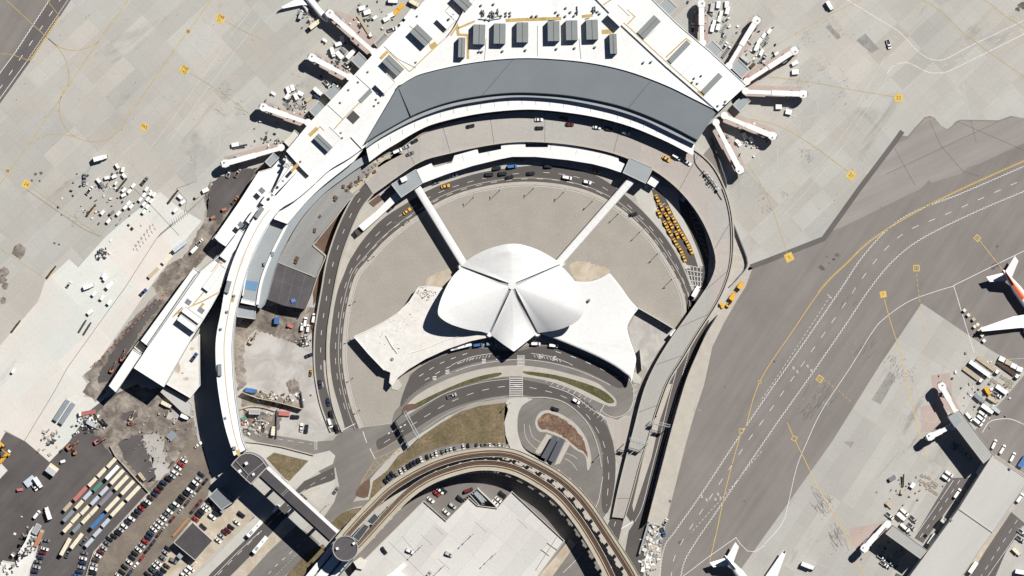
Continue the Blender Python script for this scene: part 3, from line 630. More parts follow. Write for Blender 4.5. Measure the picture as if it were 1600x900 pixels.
for cx, cy, r_ in ((1381, 688, 4), (1333, 775, 4), (1263, 848, 4), (1440, 620, 4), (1308, 859, 3), (1456, 652, 9)):
    p = [(cx + r_ * math.cos(k * math.pi / 8), cy + r_ * math.sin(k * math.pi / 8)) for k in range(17)]
    WO.ribbon(p, .4, ZM + Z3)
for cx, cy in ((1240, 575), (1246, 581), (1262, 572), (1268, 579), (1097, 776), (1104, 781), (1122, 772), (1118, 780), (1126, 778)):
    for k in (-1, 0, 1): W.ribbon([(cx - 1.6, cy + k * 1.5 - .8), (cx + 1.6, cy + k * 1.5 + .8)], .6, ZM + Z1)
struct('white_road_markings', W, mt['white']); struct('worn_white_markings', WO, mt['white_old']); struct('yellow_taxi_lines', Y, mt['yellow']); struct('worn_yellow_taxi_lines', YO, mt['yellow_old']); struct('apron_drains', D, mt['stain']); struct('black_edge_bars', BK, mt['blackp'])
# slab joints in the asphalt, tyre marks
st = MB()
for a in ([(1398, 232), (1430, 290)], [(1385, 272), (1470, 232), (1560, 190)], [(1452, 188), (1470, 228), (1505, 268), (1530, 275)], [(1497, 190), (1600, 235)], [(1517, 187), (1525, 222)]): st.ribbon(a, .6, ZM - .02)
rs = random.Random(3)
for cx, cy, n_, L, w_ in ((1285, 625, 26, 26, 30), (1262, 645, 10, 16, 12), (1355, 540, 12, 22, 20), (1480, 120, 0, 1, 1), (1285, 790, 22, 18, 16), (1310, 840, 22, 20, 18), (1400, 585, 12, 14, 12), (1395, 565, 10, 8, 10), (1320, 470, 8, 10, 16)):
    for _ in range(n_):
        x, y = cx + rs.gauss(0, w_ * .45), cy + rs.gauss(0, w_ * .45)
        a = rs.gauss(-.98, .12) if cx != 1285 or cy < 700 else rs.gauss(1.0, .25)
        if cy in (840, 790): a = rs.gauss(1.05, .2)
        l = rs.uniform(.3, 1) * L
        st.ribbon([(x - l / 2 * math.cos(a), y - l / 2 * math.sin(a)), (x + l / 2 * math.cos(a), y + l / 2 * math.sin(a))], rs.uniform(.3, .7), Z5 + .001 + rs.random() * .004)
def blot(cx, cy, r, z=ZM - .004, k=1.0, sq=1.0):
    n_ = 14; p = []
    for i in range(n_):
        a = i * 2 * math.pi / n_; rr = r * rs.uniform(.55, 1.15)
        p.append((cx + rr * math.cos(a) * k, cy + rr * math.sin(a) * sq))
    st.sheet(p, z + rs.random() * .002)
for cx, cy, r in ((1308, 398, 3.5), (1303, 405, 3), (1283, 418, 4.5), (1292, 401, 2), (1295, 411, 1.5), (1287, 420, 2.5), (1558, 413, 4.5), (1552, 417, 5), (1558, 385, 2), (1063, 847, 3.5), (1047, 783, 2.5), (1120, 785, 1.5), (1598, 8, 8), (1590, 14, 4), (1133, 605, 1.2), (1210, 565, 2.2), (1163, 783, 1.6), (1435, 195, 0.1)): blot(cx, cy, r)
for _ in range(70): blot(rs.uniform(10, 430), rs.uniform(5, 300), rs.uniform(.4, .9))
for _ in range(40): blot(rs.uniform(1180, 1400), rs.uniform(5, 330), rs.uniform(.4, .9))
for _ in range(25): blot(rs.uniform(1250, 1480), rs.uniform(520, 880), rs.uniform(.4, .8))
for cx, cy, r in ((55, 272, 3), (64, 270, 3), (50, 282, 2), (62, 283, 2), (85, 380, 2.5), (92, 382, 2)): blot(cx, cy, r)
struct('tyre_marks_and_patches', st, mt['stain'])
sm_ = MB()
for cx, cy, n_, sp in ((1262, 60, 16, 5), (1297, 40, 10, 5), (1310, 50, 10, 4), (1252, 128, 14, 4), (1236, 170, 8, 5), (1258, 235, 18, 5), (1262, 245, 14, 4), (1190, 300, 18, 5), (1200, 328, 12, 4), (1320, 122, 12, 4), (1315, 150, 12, 5), (1180, 35, 14, 6), (1285, 105, 10, 4), (1225, 305, 10, 4), (352, 145, 18, 5), (375, 170, 14, 5), (300, 255, 12, 4), (470, 130, 14, 6), (535, 45, 14, 6), (340, 175, 10, 4), (118, 345, 10, 6), (1285, 790, 46, 8), (1308, 838, 46, 8), (1278, 770, 20, 5), (1395, 565, 20, 7), (1420, 590, 20, 7), (1428, 650, 20, 6), (1285, 628, 40, 10), (1340, 540, 24, 9), (1250, 580, 12, 5), (1090, 640, 8, 4)):
    for _ in range(n_):
        x, y = cx + rs.gauss(0, sp), cy + rs.gauss(0, sp * 1.2); a = rs.uniform(.7, 1.25) if cy > 300 and cx > 1000 else rs.uniform(.35, .75) if cx < 1000 else rs.uniform(-1.2, -.5); l = rs.uniform(1.5, 6)
        sm_.ribbon([(x - l / 2 * math.cos(a), y - l / 2 * math.sin(a)), (x + l / 2 * math.cos(a), y + l / 2 * math.sin(a))], rs.uniform(.4, 1.3), Z5 - .004 + rs.random() * .006)
for k in range(26):   # crack sealing and patch strips in the plaza and forecourt
    x, y = 590 + rs.random() * 420, 330 + rs.random() * 90
    sm_.ribbon([(x, y), (x + rs.uniform(-9, 9), y + rs.uniform(-5, 5))], rs.uniform(.3, .7), Z2 + .002 + rs.random() * .004)
for p in ([(1338, 63), (1352, 52), (1366, 68), (1374, 76), (1362, 83), (1350, 74)], [(1290, 42), (1296, 38), (1314, 58), (1308, 62)], [(1362, 625), (1376, 632), (1400, 590), (1390, 580)], [(1318, 690), (1330, 700), (1334, 690)]): sm_.sheet(p, Z4 + .001)
struct('worn_rubber_smudges', sm_, mt['smudge'])
oldst = MB()
for cx, cy, r in ((6, 425, 9), (2, 437, 9), (8, 447, 6), (5, 470, 6)):
    n_ = 16; oldst.sheet([(cx + r * rs.uniform(.6, 1.1) * math.cos(i * 2 * math.pi / n_), cy + r * rs.uniform(.6, 1.1) * math.sin(i * 2 * math.pi / n_)) for i in range(n_)], ZM - .006 + rs.random() * .002)
oldst.sheet([(22, 385), (30, 380), (41, 388), (38, 398), (32, 406), (18, 396)], ZM - .008); struct('oil_stained_ground', oldst, mt['dirt'])

# yellow stand marks with their black characters
def standmark(px, py, s, ang, txt, full=True):
    z = ZM + .012
    x, y = XY(px, py, z)
    mb = MB(); mb.box((x, y, z), (s * S, s * S, .004), ang)
    o = struct('stand_mark', mb, mt['yellow'])
    if not full:
        m2 = MB(); m2.box((x, y, z + .004), (s * S * .72, s * S * .72, .004), ang); struct('stand_mark_field', m2, mt['taxi'])
    lines = txt.split('/')
    for k, t in enumerate(lines):
        cu = bpy.data.curves.new('stand_number', 'FONT'); cu.body = t; cu.size = s * S * (.52 if len(lines) > 1 else .62); cu.align_x = 'CENTER'; cu.align_y = 'CENTER'
        tmp = bpy.data.objects.new('tmp', cu); COL.objects.link(tmp)
        me = bpy.data.meshes.new_from_object(tmp.evaluated_get(bpy.context.evaluated_depsgraph_get())); bpy.data.objects.remove(tmp)
        me.materials.clear(); me.materials.append(mt['blackp'] if full else mt['yellow'])
        t_ = link('stand_number', me); t_['kind'] = 'structure'
        dy = (.24 * s * S if k == 0 else -.24 * s * S) if len(lines) > 1 else 0
        t_.location = (x - math.sin(ang) * dy, y + math.cos(ang) * dy, z + .012); t_.rotation_euler = (0, 0, ang)
for a in ((344, 29, 13, R(-28), '748/21'), (288, 109, 13, R(-28), '748/143'), (225, 198, 11, R(-28), '743'), (41, 288, 12, R(-28), '24'),
          (1404, 153, 12.5, R(-7), '22'), (1330, 274, 12.5, R(-35), '21'), (1233, 402, 13, R(24), '1'), (1380, 460, 10, R(10), '7')): standmark(*a)
for a in ((1281, 592, 10, R(-35), '24'), (1432, 419, 10, R(0), '11'), (1527, 372, 9, R(-42), '12'), (12, 267, 7, R(-20), ''), (294, 49, 7, R(-20), ''), (1158, 673, 7, R(0), ''), (1187, 597, 5, R(10), ''), (1241, 685, 8, R(-25), '')): standmark(*a, full=False)
# ================================================================ BUILDINGS
def rect(cx, cy, l, w, deg):
    """pixel rectangle; deg = image angle of the long side, clockwise from the x axis"""
    a = R(deg); c, s = math.cos(a), math.sin(a)
    return [(cx + x * c - y * s, cy + x * s + y * c) for x, y in ((-l / 2, -w / 2), (l / 2, -w / 2), (l / 2, w / 2), (-l / 2, w / 2))]
def cen(p): return (sum(a for a, b in p) / len(p), sum(b for a, b in p) / len(p))
def roofpart(name, t, pts, z0, z1, m, side='wall', parapet=.5, label=None):
    mb = MB(); mb.prism(pts, z0, z1, 0, 1)
    o = part(name, mb, [mt[m], mt[side]], t, label=label)
    if parapet:
        w = MB(); w.wall(offset(pts, (.5 if area([(x, -y) for x, y in pts]) < 0 else -.5), True), 1.0, z1 - .3, z1 + parapet, closed=True)
        part('parapet', w, mt['kerb' if m == 'roof_grey' else 'wall'] if m not in ('roof', 'roof_dirty') else mt['roof'], o, t)
    return o
def unitbox(name, t, z, pts, h, m='unit', ridge=True):
    """rooftop plant unit: curb, casing, centre seam"""
    mb = MB(); mb.prism(pts, z + .4, z + h, 0, 0)
    c = cen(pts); mb.prism([(c[0] + (x - c[0]) * .9, c[1] + (y - c[1]) * .9) for x, y in pts], z - .05, z + .4, 1)
    o = part(name, mb, [mt[m], mt['dark']], t)
    if ridge:
        s = MB(); a = ((pts[0][0] + pts[3][0]) / 2, (pts[0][1] + pts[3][1]) / 2); b = ((pts[1][0] + pts[2][0]) / 2, (pts[1][1] + pts[2][1]) / 2)
        s.wall([a, b], .6, z + h - .1, z + h + .12); part('casing_seam', s, mt['dark'], o, t)
    return o

# ---- main terminal: white headhouse, two gate wings, curved metal roof, canopy over the upper road
T5 = thing('terminal_building', 'large white roofed terminal with curved grey metal roof above the upper road', 'terminal', at(860, 110))
arc_o = cr([(622, 136), (640, 124), (660, 115), (710, 103), (760, 95), (810, 91), (860, 92), (920, 98), (980, 111), (1040, 133), (1085, 155), (1121, 173)], 5)
arc_i = cr([(570, 224), (585, 214), (600, 205), (650, 178), (700, 160), (750, 150), (800, 145), (850, 146), (900, 151), (960, 163), (1005, 178), (1050, 198), (1090, 219)], 5)
arc_m = cr([(572, 231), (600, 212), (650, 186), (700, 168), (750, 158), (800, 152), (850, 153), (900, 159), (960, 172), (1005, 187), (1045, 206), (1086, 226)], 5)
can_t = cr([(573, 236), (600, 218), (650, 191), (700, 173), (750, 162), (800, 157), (850, 158), (900, 165), (960, 179), (1005, 194), (1045, 212), (1085, 229)], 5)
can_b = cr([(577, 253), (600, 236), (620, 224), (650, 206), (680, 193), (740, 179), (800, 172), (850, 172), (920, 181), (980, 196), (1030, 216), (1055, 228), (1083, 243)], 5)
head = [(747, -60), (740, -12), (706, 50), (662, 95), (622, 134)] + arc_o[2:] + [(1104, 158), (1040, 104), (972, 41), (920, -12), (910, -60)]
roofpart('headhouse_roof', T5, head, 0, 21.0, 'roof', 'wall_dark', .5)
lw = [(720, -60), (666, -2), (585, 82), (530, 143), (485, 190), (447, 236), (470, 262), (492, 284), (548, 214), (566, 233), (572, 228), (622, 136), (664, 94), (706, 49), (740, -12), (747, -60)]
roofpart('gate_wing_roof', T5, lw, 0, 18.0, 'roof', 'wall_dark', .5)
rw = [(910, -60), (921, -12), (973, 41), (1041, 104), (1104, 158), (1122, 174), (1167, 133), (1110, 80), (1060, 38), (1018, -3), (960, -60)]
roofpart('gate_wing_roof', T5, rw, 0, 21.6, 'roof', 'wall_dark', .5)
mb = MB(); gp = arc_o + arc_i[::-1]
n_ = 70; A = resample(arc_o, n_); B = resample(arc_i, n_); Cm = [((a[0] + b[0]) / 2, (a[1] + b[1]) / 2) for a, b in zip(A, B)]
mb.grid([[(*XY(*p, 20.6), 20.6) for p in A], [(*XY(*p, 20.2), 20.2) for p in Cm], [(*XY(*p, 19.8), 19.8) for p in B]][::-1])
mb.slab(arc_o, arc_i, 19.4, 19.2, 1, 1, 60)
part('curved_metal_roof', mb, [mt['metal'], mt['wall_dark']], T5)
sm = MB(); sm.wall(arc_o, 1.0, 20.5, 21.2); sm.wall(arc_i, 1.1, 19.0, 20.2)
for i in (25, 54): sm.wall([A[i], B[i]], .4, 19.7, 20.72)
sm.wall([(623, 138), (642, 182)], .5, 19.7, 20.8)
part('roof_trim', sm, mt['dark'], T5)
mb = MB(); mb.slab(arc_i, arc_m, 18.3, .8, 0, 0, 60); part('lower_metal_roof', mb, mt['metal_l'], T5)
mb = MB(); mb.slab(arc_m, can_t, 15.0, 14.9, 0, 1, 60); part('gutter_roof', mb, [mt['roof'], mt['wall_dark']], T5)
mb = MB(); mb.slab(can_t, can_b, 15.2, .7, 0, 1, 60); cn = part('entrance_canopy', mb, [mt['roof'], mt['steel']], T5)
CT = resample(can_t, 26); CB = resample(can_b, 26)
each('canopy_rib', [lambda mb, a=a, b=b: mb.wall([a, ((a[0] + b[0]) / 2, (a[1] + b[1]) / 2)], .35, 15.15, 15.4) for a, b in zip(CT, CB)], mt['metal_l'], cn, T5)
units = [(300, 330, 115, 190), (497, 322, 113, 194), (716, 310, 112, 192), (1016, 298, 114, 192), (1190, 290, 112, 190), (1386, 284, 113, 190), (132, 455, 65, 190), (1590, 420, 68, 190)]
for x, y, w, h in units:
    unitbox('rooftop_unit', T5, 21.0, rect(700 + x / 6.154, y / 6.154, h / 6.154, w / 6.154, 90 + (x - 800) * -.003), 4.4)
unitbox('rooftop_unit', T5, 18, rect(658, 55, 33, 17, 44), 4.2); unitbox('rooftop_unit', T5, 18, rect(614, 102, 33, 16, 44), 3.8); unitbox('rooftop_unit', T5, 18, rect(722, 2, 30, 16, 44), 4.2)
unitbox('rooftop_unit', T5, 18, rect(505, 223, 31, 11, 44), 2.8)
unitbox('rooftop_unit', T5, 21.6, rect(1014, 42, 38, 15, -46), .9); unitbox('rooftop_unit', T5, 21.6, rect(1061, 81, 43, 9, -46), .8, ridge=False); unitbox('rooftop_unit', T5, 21.6, rect(1112, 131, 40, 9, -46), .8, ridge=False)
roofpart('penthouse', T5, rect(967, 24, 27, 24, 44), 20.9, 26, 'roof', 'wall', .3)
roofpart('penthouse', T5, rect(697, 31, 22, 20, 44), 17.9, 20.8, 'roof', 'wall', .3); roofpart('penthouse', T5, rect(602, 130, 26, 20, -46), 17.9, 21, 'roof', 'wall', .3)
roofpart('penthouse', T5, rect(517, 213, 26, 20, 44), 17.9, 19.8, 'roof', 'wall', .3); roofpart('penthouse', T5, rect(552, 183, 15, 15, 44), 17.9, 18.4, 'roof_dark', 'wall_dark', 0)
roofpart('roof_well', T5, rect(571, 150, 25, 7, -46), 17.9, 18.3, 'unit', 'wall_dark', 0)
each('roof_walkway', [lambda mb, p=p, w=w, z=z: mb.ribbon(p, w, z + {18: 2.4, 16: 1.5, 19: 2.6}[int(z)]) for p, w, z in (([(790, 32), (835, 30), (877, 29)], 5.5, 18.62), ([(909, 26), (926, 24)], 5, 18.62), ([(703, 55), (714, 40), (716, 54)], 5, 18.63), ([(714, 54), (731, 55), (731, 92)], 4, 18.64), ([(716, 44), (742, 33)], 3, 18.63), ([(940, 50), (957, 49)], 7, 18.62),
                ([(972, 34), (985, 45), (1040, 96), (1099, 148)], 1.6, 19.03), ([(942, 8), (960, -4)], 2, 19.03), ([(980, 15), (992, 26), (980, 38)], 1.8, 19.03), ([(1040, 90), (1072, 60), (1080, 66)], 2, 19.04), ([(1090, 142), (1100, 150)], 4, 19.04),
                ([(740, 10), (722, 24), (700, 55), (640, 112), (633, 106), (608, 82)], 1.6, 16.53), ([(720, 22), (738, 8)], 5, 16.54), ([(672, 74), (682, 68)], 8, 16.54), ([(594, 92), (606, 80)], 5, 16.54), ([(688, 26), (703, 9)], 1.5, 16.53), ([(688, 26), (698, 37)], 1.5, 16.53),
                ([(566, 156), (540, 182), (518, 206)], 1.6, 16.53), ([(484, 213), (500, 198), (524, 222)], 1.6, 16.53), ([(483, 212), (496, 200)], 6, 16.54), ([(518, 206), (524, 212)], 4, 16.54))], mt['yellow_old'], T5)
rv = random.Random(5)
def vent(p, d, r): b_ = MB(); b_.box(p, d, r); part('roof_vent', b_, mt['unit'], T5)
for x, y, h in ((300, 495, 1), (328, 495, 1), (527, 490, 1), (748, 480, 1), (1045, 468, 1), (1220, 460, 1), (1415, 452, 1), (330, 110, 2), (345, 125, 2), (405, 140, 2), (425, 120, 2), (440, 150, 2), (480, 110, 2), (1245, 110, 2), (1400, 90, 2), (1135, 75, 1), (1040, 115, 1), (1065, 140, 1), (1130, 155, 1), (560, 150, 1), (600, 150, 1), (560, 122, 1), (600, 120, 1), (810, 155, 1), (855, 152, 1), (1180, 115, 1), (1215, 150, 1), (1440, 110, 1), (1460, 130, 1), (365, 185, 1), (405, 190, 1), (440, 165, 1), (515, 150, 1), (320, 50, 1), (440, 38, 1), (50, 140, 1), (12, 180, 1)):
    vent(at(700 + x / 6.154, y / 6.154, 21), (.9, .9, .8 + .6 * h), .3)
for x, y in ((1082, 128), (1085, 122), (1096, 118), (1090, 130), (1122, 165), (1132, 163), (1134, 158), (1006, 97), (1018, 96)): vent(at(x, y, 21.6), (.8, .8, 1.2), .2)
for x, y in ((470, 252), (540, 110), (560, 128), (590, 145), (600, 148), (592, 160), (545, 140), (532, 160), (575, 112), (650, 97), (652, 25), (690, 88), (533, 207), (535, 215), (585, 165), (588, 155)): vent(at(x, y, 18), (.8, .8, .9), .2)

# seams, ducts and pipework on the white roofs
each('roof_seam', [lambda mb, p=p, z=z: mb.wall(p, .35, z - .1, z + .3) for p, z in (([(748, -10), (708, 48), (664, 94), (622, 134)], 18.1), ([(757, -20), (730, 14), (700, 46)], 21.0), ([(600, 72), (622, 92), (650, 106)], 18.0), ([(556, 118), (580, 140)], 18.0), ([(512, 164), (536, 186)], 18.0), ([(640, 40), (672, 68)], 18.0), ([(1000, 66), (1024, 46)], 21.6), ([(1062, 118), (1086, 96)], 21.6), ([(840, 40), (840, 88)], 21.0), ([(905, 60), (908, 92)], 21.0), ([(760, 60), (757, 94)], 21.0))], mt['unit'], T5)
each('roof_pipe', [lambda mb, x=x, y=y, l=l: mb.wall([(x, y), (x + .6, y + l)], .9, 21.0, 22.2) for x, y, l in ((753, 15, 11), (756, 15, 10), (766, 18, 9), (769, 16, 11), (772, 18, 9), (778, 13, 11), (902, 9, 14), (927, 10, 11), (930, 9, 9))], mt['unit'], T5)
each('roof_duct', [lambda mb, p=p: mb.wall(p, 1.0, 21.0, 21.9) for p in ([(748, 29), (765, 31), (783, 28)], [(770, 27), (785, 23)], [(858, 31), (868, 30)], [(915, 29), (922, 27)])], mt['steel'], T5)

# ---- low gate houses along the foot of the wings
for k, (x, y, l, w, d, lab, h, m) in enumerate([
        (563, 96, 24, 18, 44, 'grey flat roofed gate house beside the second jet bridge of the left wing', 5, 'metal_l'),
        (520, 144, 22, 17, -46, 'grey gate house between white pickup and terminal wing', 5, 'metal_l'),
        (496, 171, 22, 16, -46, 'grey gate house at the root of the third left jet bridge', 5, 'metal_l'),
        (1116, 76, 24, 15, 44, 'grey gate house between the two upper right jet bridges', 4.5, 'metal_l'),
        (1156, 107, 26, 18, 44, 'grey gate house with notched roof at the fork of two right bridges', 4.5, 'metal_l'),
        (1159, 161, 24, 16, -46, 'grey gate house just under the horizontal jet bridge', 4.5, 'metal_l'),
        (1044, 10, 24, 18, 44, 'grey gate house cut by the top edge beside right wing', 4.5, 'metal_l'),
        (595, 62, 24, 8, -46, 'long narrow grey shed along the left wing foot', 4, 'unit'),
        (457, 217, 26, 14, -46, 'cream roofed annex with parapet next to left terminal wing', 8, 'roof_cream'),
        (425, 250, 20, 12, -46, 'small grey roofed annex below the fourth left jet bridge', 9, 'metal_l')]):
    t = thing('gate_house', lab, 'gate house', at(x, y))
    roofpart('roof', t, rect(x, y, l, w, d), 0, h, m, 'wall', .35)
    db = MB(); c = rect(x, y, l, w, d); db.wall([c[0], c[1]], 1.2, h - 2.2, h - .9); part('door_canopy', db, mt['steel'], t)

# ---- left concourse: stepped white roofs following the curve
LC = thing('gate_concourse', 'long stepped white concourse running down to the construction yard', 'concourse', at(300, 470))
roofpart('outer_strip_roof', LC, [(446, 238), (425, 262), (404, 268), (372, 318), (335, 371), (342, 378), (357, 388), (392, 345), (425, 300), (455, 262)], 0, 10.8, 'roof', 'wall', .4)
roofpart('outer_strip_roof', LC, [(337, 366), (349, 372), (343, 381), (331, 374)], 0, 8.5, 'roof_cream', 'wall', .3)
roofpart('outer_strip_roof', LC, [(303, 418), (312, 425), (231, 541), (220, 532)], 0, 12.5, 'roof', 'wall', .4)
roofpart('link_roof', LC, [(217, 533), (229, 543), (221, 553), (209, 543)], 0, 7.5, 'roof_cream', 'wall', .3)
roofpart('tail_roof', LC, [(208, 545), (221, 554), (181, 613), (170, 603)], 0, 11.8, 'roof', 'wall', .4)
roofpart('main_roof', LC, [(449, 240), (444, 262), (426, 301), (393, 346), (357, 389), (342, 400), (314, 424), (231, 542), (209, 575), (256, 605), (297, 533), (330, 480), (344, 455), (350, 440), (362, 412), (378, 375), (404, 330), (440, 305), (497, 286), (470, 262)], 0, 15.6, 'roof', 'wall_dark', .5)
roofpart('roof_band', LC, [(420, 298), (431, 306), (418, 325), (407, 317)], 15.5, 17.5, 'roof', 'wall', .3)
roofpart('roof_band', LC, [(400, 322), (409, 330), (392, 352), (384, 345)], 15.5, 17.6, 'roof', 'wall', .3)
roofpart('roof_band', LC, [(375, 358), (386, 366), (354, 408), (343, 400)], 15.5, 17.2, 'roof', 'wall', .3)
roofpart('roof_band', LC, [(344, 412), (353, 419), (325, 456), (316, 449)], 15.5, 17.0, 'roof', 'wall', .3)
for p in (rect(293, 505, 33, 11, 36), rect(300, 492, 33, 11, 36)): roofpart('roof_box', LC, p, 15.5, 19.5, 'roof', 'wall', .25)
roofpart('terrace_roof', LC, [(297, 535), (312, 522), (313, 602), (297, 622), (259, 600)], 0, 6.2, 'roof_dirty', 'wall', .4)
roofpart('low_annex', LC, [(250, 612), (258, 604), (290, 622), (300, 632), (298, 652), (285, 645)], 0, 2.5, 'roof_grey', 'wall', .2)
bt_ = MB()
for cx_, cy_, rx_, ry_ in ((277, 573, 5, 11), (291, 592, 5, 3), (285, 583, 3, 2), (300, 545, 4, 3)): bt_.prism([(cx_ + rx_ * math.cos(a) * rv.uniform(.7, 1.1), cy_ + ry_ * math.sin(a) * rv.uniform(.7, 1.1)) for a in [k * .6 for k in range(10)]], 6.1, 6.22 + rv.random() * .02)
part('roof_stain', bt_, mt['sand'], LC)['kind'] = 'stuff'
bx = MB()
for p in (rect(283, 553, 11, 5, -54), rect(287, 546, 8, 5, -54), rect(278, 561, 8, 5, -54)): bx.prism(p, 6, 10)
part('roof_plant', bx, mt['roof_cream'], LC)
each('roof_walkway', [lambda mb, p=p, w=w, i=i: mb.ribbon(p, w, 15.66 + i * .01) for i, (p, w) in enumerate((([(345, 455), (318, 470), (300, 478), (273, 492)], 2.0), ([(322, 452), (300, 478)], 1.6), ([(318, 474), (310, 485)], 4), ([(285, 480), (270, 495)], 2.5), ([(352, 398), (330, 425)], 1.2), ([(335, 405), (348, 412)], 3)))], mt['yellow_old'], LC)
for p in (rect(294, 472, 9, 8, 36), rect(314, 485, 10, 8, 36), rect(340, 405, 10, 8, 40), rect(409, 298, 9, 8, 44), rect(376, 351, 8, 8, 40)): sk = MB(); sk.prism(p, 15.5, 15.74); part('roof_hatch', sk, mt['metal'], LC)
gap = MB()
gap.wall([(455, 258), (392, 343), (357, 387), (310, 424), (230, 540)], .7, 15.5, 16.3); part('expansion_joint', gap, mt['unit'], LC)
cl = MB()
for _ in range(26): cl.box(at(455 + rv.uniform(-13, 13), 252 + rv.uniform(-9, 9), 15.6), (rv.uniform(.6, 2), rv.uniform(.5, 1.2), rv.uniform(.4, 1.0)), rv.uniform(0, 3))
part('roof_debris', cl, mt['roof_cream'], LC)['kind'] = 'stuff'

# ---- curved connector building
CC = thing('curved_connector', 'tall curved white walkway building sweeping down to the round dark roof', 'walkway building', at(350, 500))
cl_ = cr([(545, 208), (520, 233), (497, 262), (470, 285), (440, 300), (418, 316), (404, 330), (390, 352), (374, 384), (361, 417), (352, 450), (345, 490), (339, 520), (337, 550), (340, 600), (348, 650), (356, 682), (366, 712)], 5)
cr_ = cr([(566, 232), (545, 247), (515, 265), (488, 290), (462, 312), (440, 325), (425, 342), (410, 366), (396, 396), (386, 424), (378, 452), (371, 478), (366, 505), (363, 540), (364, 575), (366, 605), (371, 645), (378, 685), (385, 702)], 5)
mb = MB(); mb.slab(cl_, cr_, lambda t: 17.6 + 2.9 * min(1, t / .3), None, 0, 1, 70); part('roof', mb, [mt['roof'], mt['wall']], CC)
rm = MB(); rm.wall(resample(cl_, 60)[18:], .8, 20.3, 21.0); rm.wall(resample(cr_, 60)[18:], .8, 20.3, 21.0); rm.wall(resample(cr_, 60)[:19], .6, 17.4, 19.0); part('parapet', rm, mt['roof'], CC)
L_ = resample(cl_, 60); R_ = resample(cr_, 60)
each('roof_walkway', [lambda mb: mb.ribbon([((a[0] + b[0]) / 2, (a[1] + b[1]) / 2) for a, b in zip(L_, R_)][18:], 1.1, 20.53)] + [lambda mb, p=p: mb.ribbon(p, 5, 20.54) for p in ([(364, 466), (362, 472)], [(370, 703), (374, 712)], [(455, 268), (466, 256)])], mt['yellow_old'], CC)
ub = MB()
for p in (rect(356, 448, 19, 7, -74), rect(405, 332, 19, 7, -55), rect(343, 578, 18, 6, 88), rect(366, 700, 5, 5, 0)): ub.prism(p, 20.4, 22.2)
for x, y in ((355, 487), (345, 514), (352, 653), (366, 462), (442, 283), (425, 305)): ub.box(at(x, y, 20.5), (1.2, 1.2, 1), .3)
part('roof_plant', ub, mt['unit'], CC)

# inner white and grey roofs on the convex side
IR = thing('inner_concourse', 'white and blue-grey curved roofs between connector and old upper road', 'concourse', at(450, 350))
roofpart('white_roof', IR, cr([(427, 342), (440, 326), (463, 313), (489, 291), (516, 266), (545, 248)], 3) + [(567, 234), (553, 252)] + cr([(553, 252), (530, 270), (505, 290), (482, 312), (462, 335), (449, 350)], 3), 0, 15.8, 'roof', 'wall', .4)
roofpart('grey_roof', IR, cr([(426, 343), (411, 368), (397, 398), (387, 426), (381, 452), (379, 466)], 3) + [(402, 472)] + cr([(402, 472), (407, 445), (414, 420), (428, 388), (447, 352)], 3), 0, 11.4, 'metal_l', 'wall', 0)
roofpart('edge_roof', IR, cr([(449, 350), (463, 335), (483, 312), (506, 290), (531, 270), (553, 253), (590, 232)], 3) + cr([(598, 238), (560, 262), (535, 280), (510, 299), (487, 322), (468, 345), (448, 378), (432, 412), (424, 440), (415, 472), (408, 482)], 3) + [(402, 480)] + cr([(403, 474), (408, 446), (416, 420), (430, 388), (449, 352)], 3), 0, 10.8, 'metal_l', 'wall', 0)
er = MB(); er.wall(cr([(448, 351), (429, 388), (415, 420), (407, 446), (402, 476)], 4), 4.2, 9.0, 12.4); part('roof_edge', er, mt['roof'], IR); er = MB(); er.wall(cr([(425, 343), (410, 368), (396, 398), (386, 426), (379, 462)], 4), 1.6, 9, 12.4); part('roof_edge', er, mt['roof'], IR)
bs = MB(); bs.prism([(381, 437), (404, 441), (400, 455), (380, 451)], 11.3, 11.5); part('blue_tarpaulin', bs, flat('blue_sheet', (.10, .20, .32), .6), IR)
roofpart('end_block', IR, [(378, 466), (402, 472), (400, 478), (376, 473)], 0, 11.2, 'roof', 'wall', .3)
roofpart('end_deck', IR, [(372, 477), (400, 480), (399, 499), (370, 495)], 0, 7.5, 'metal_l', 'wall_dark', .3)
sd = MB(); sd.wall([(449, 377), (440, 395), (430, 420), (418, 465), (406, 484)], 1.5, 10.7, 11.0); sd.box(at(413, 412, 12.4), (1, 2, .5)); sd.box(at(426, 397, 12.4), (1.5, 2.5, .5)); part('roof_hatch', sd, mt['unit'], IR)
# old elevated apron of the demolished road
OD = thing('old_deck', 'weathered grey concrete deck with dark lower roof beside the ramp', 'old deck', at(470, 400))
deck_o = cr([(598, 236), (562, 260), (536, 280), (510, 300), (488, 322), (468, 347), (450, 378), (434, 410)], 4)
deck_i = cr([(630, 240), (600, 256), (582, 270), (563, 295), (545, 312), (520, 344), (505, 362), (489, 382), (506, 398), (494, 432)], 4)
m_old = M('old_grey_deck', (.215, .213, .205), var=.2, scale=.09, var2=.12, streak=(R(-50), (.1, 1, 1)))
mb = MB(); mb.prism(deck_o + [(436, 410), (492, 434)] + deck_i[::-1], 0, 8.0, 0, 1); part('concrete_deck', mb, [m_old, mt['wall']], OD)
mb = MB(); mb.prism([(430, 411), (436, 410), (486, 433), (494, 433), (489, 455), (476, 483), (445, 478), (415, 467), (420, 440)], 0, 7.8, 0, 1); part('dark_roof', mb, [M('dark_felt_roof', (.075, .07, .074), var=.2, scale=.12), mt['wall_dark']], OD)
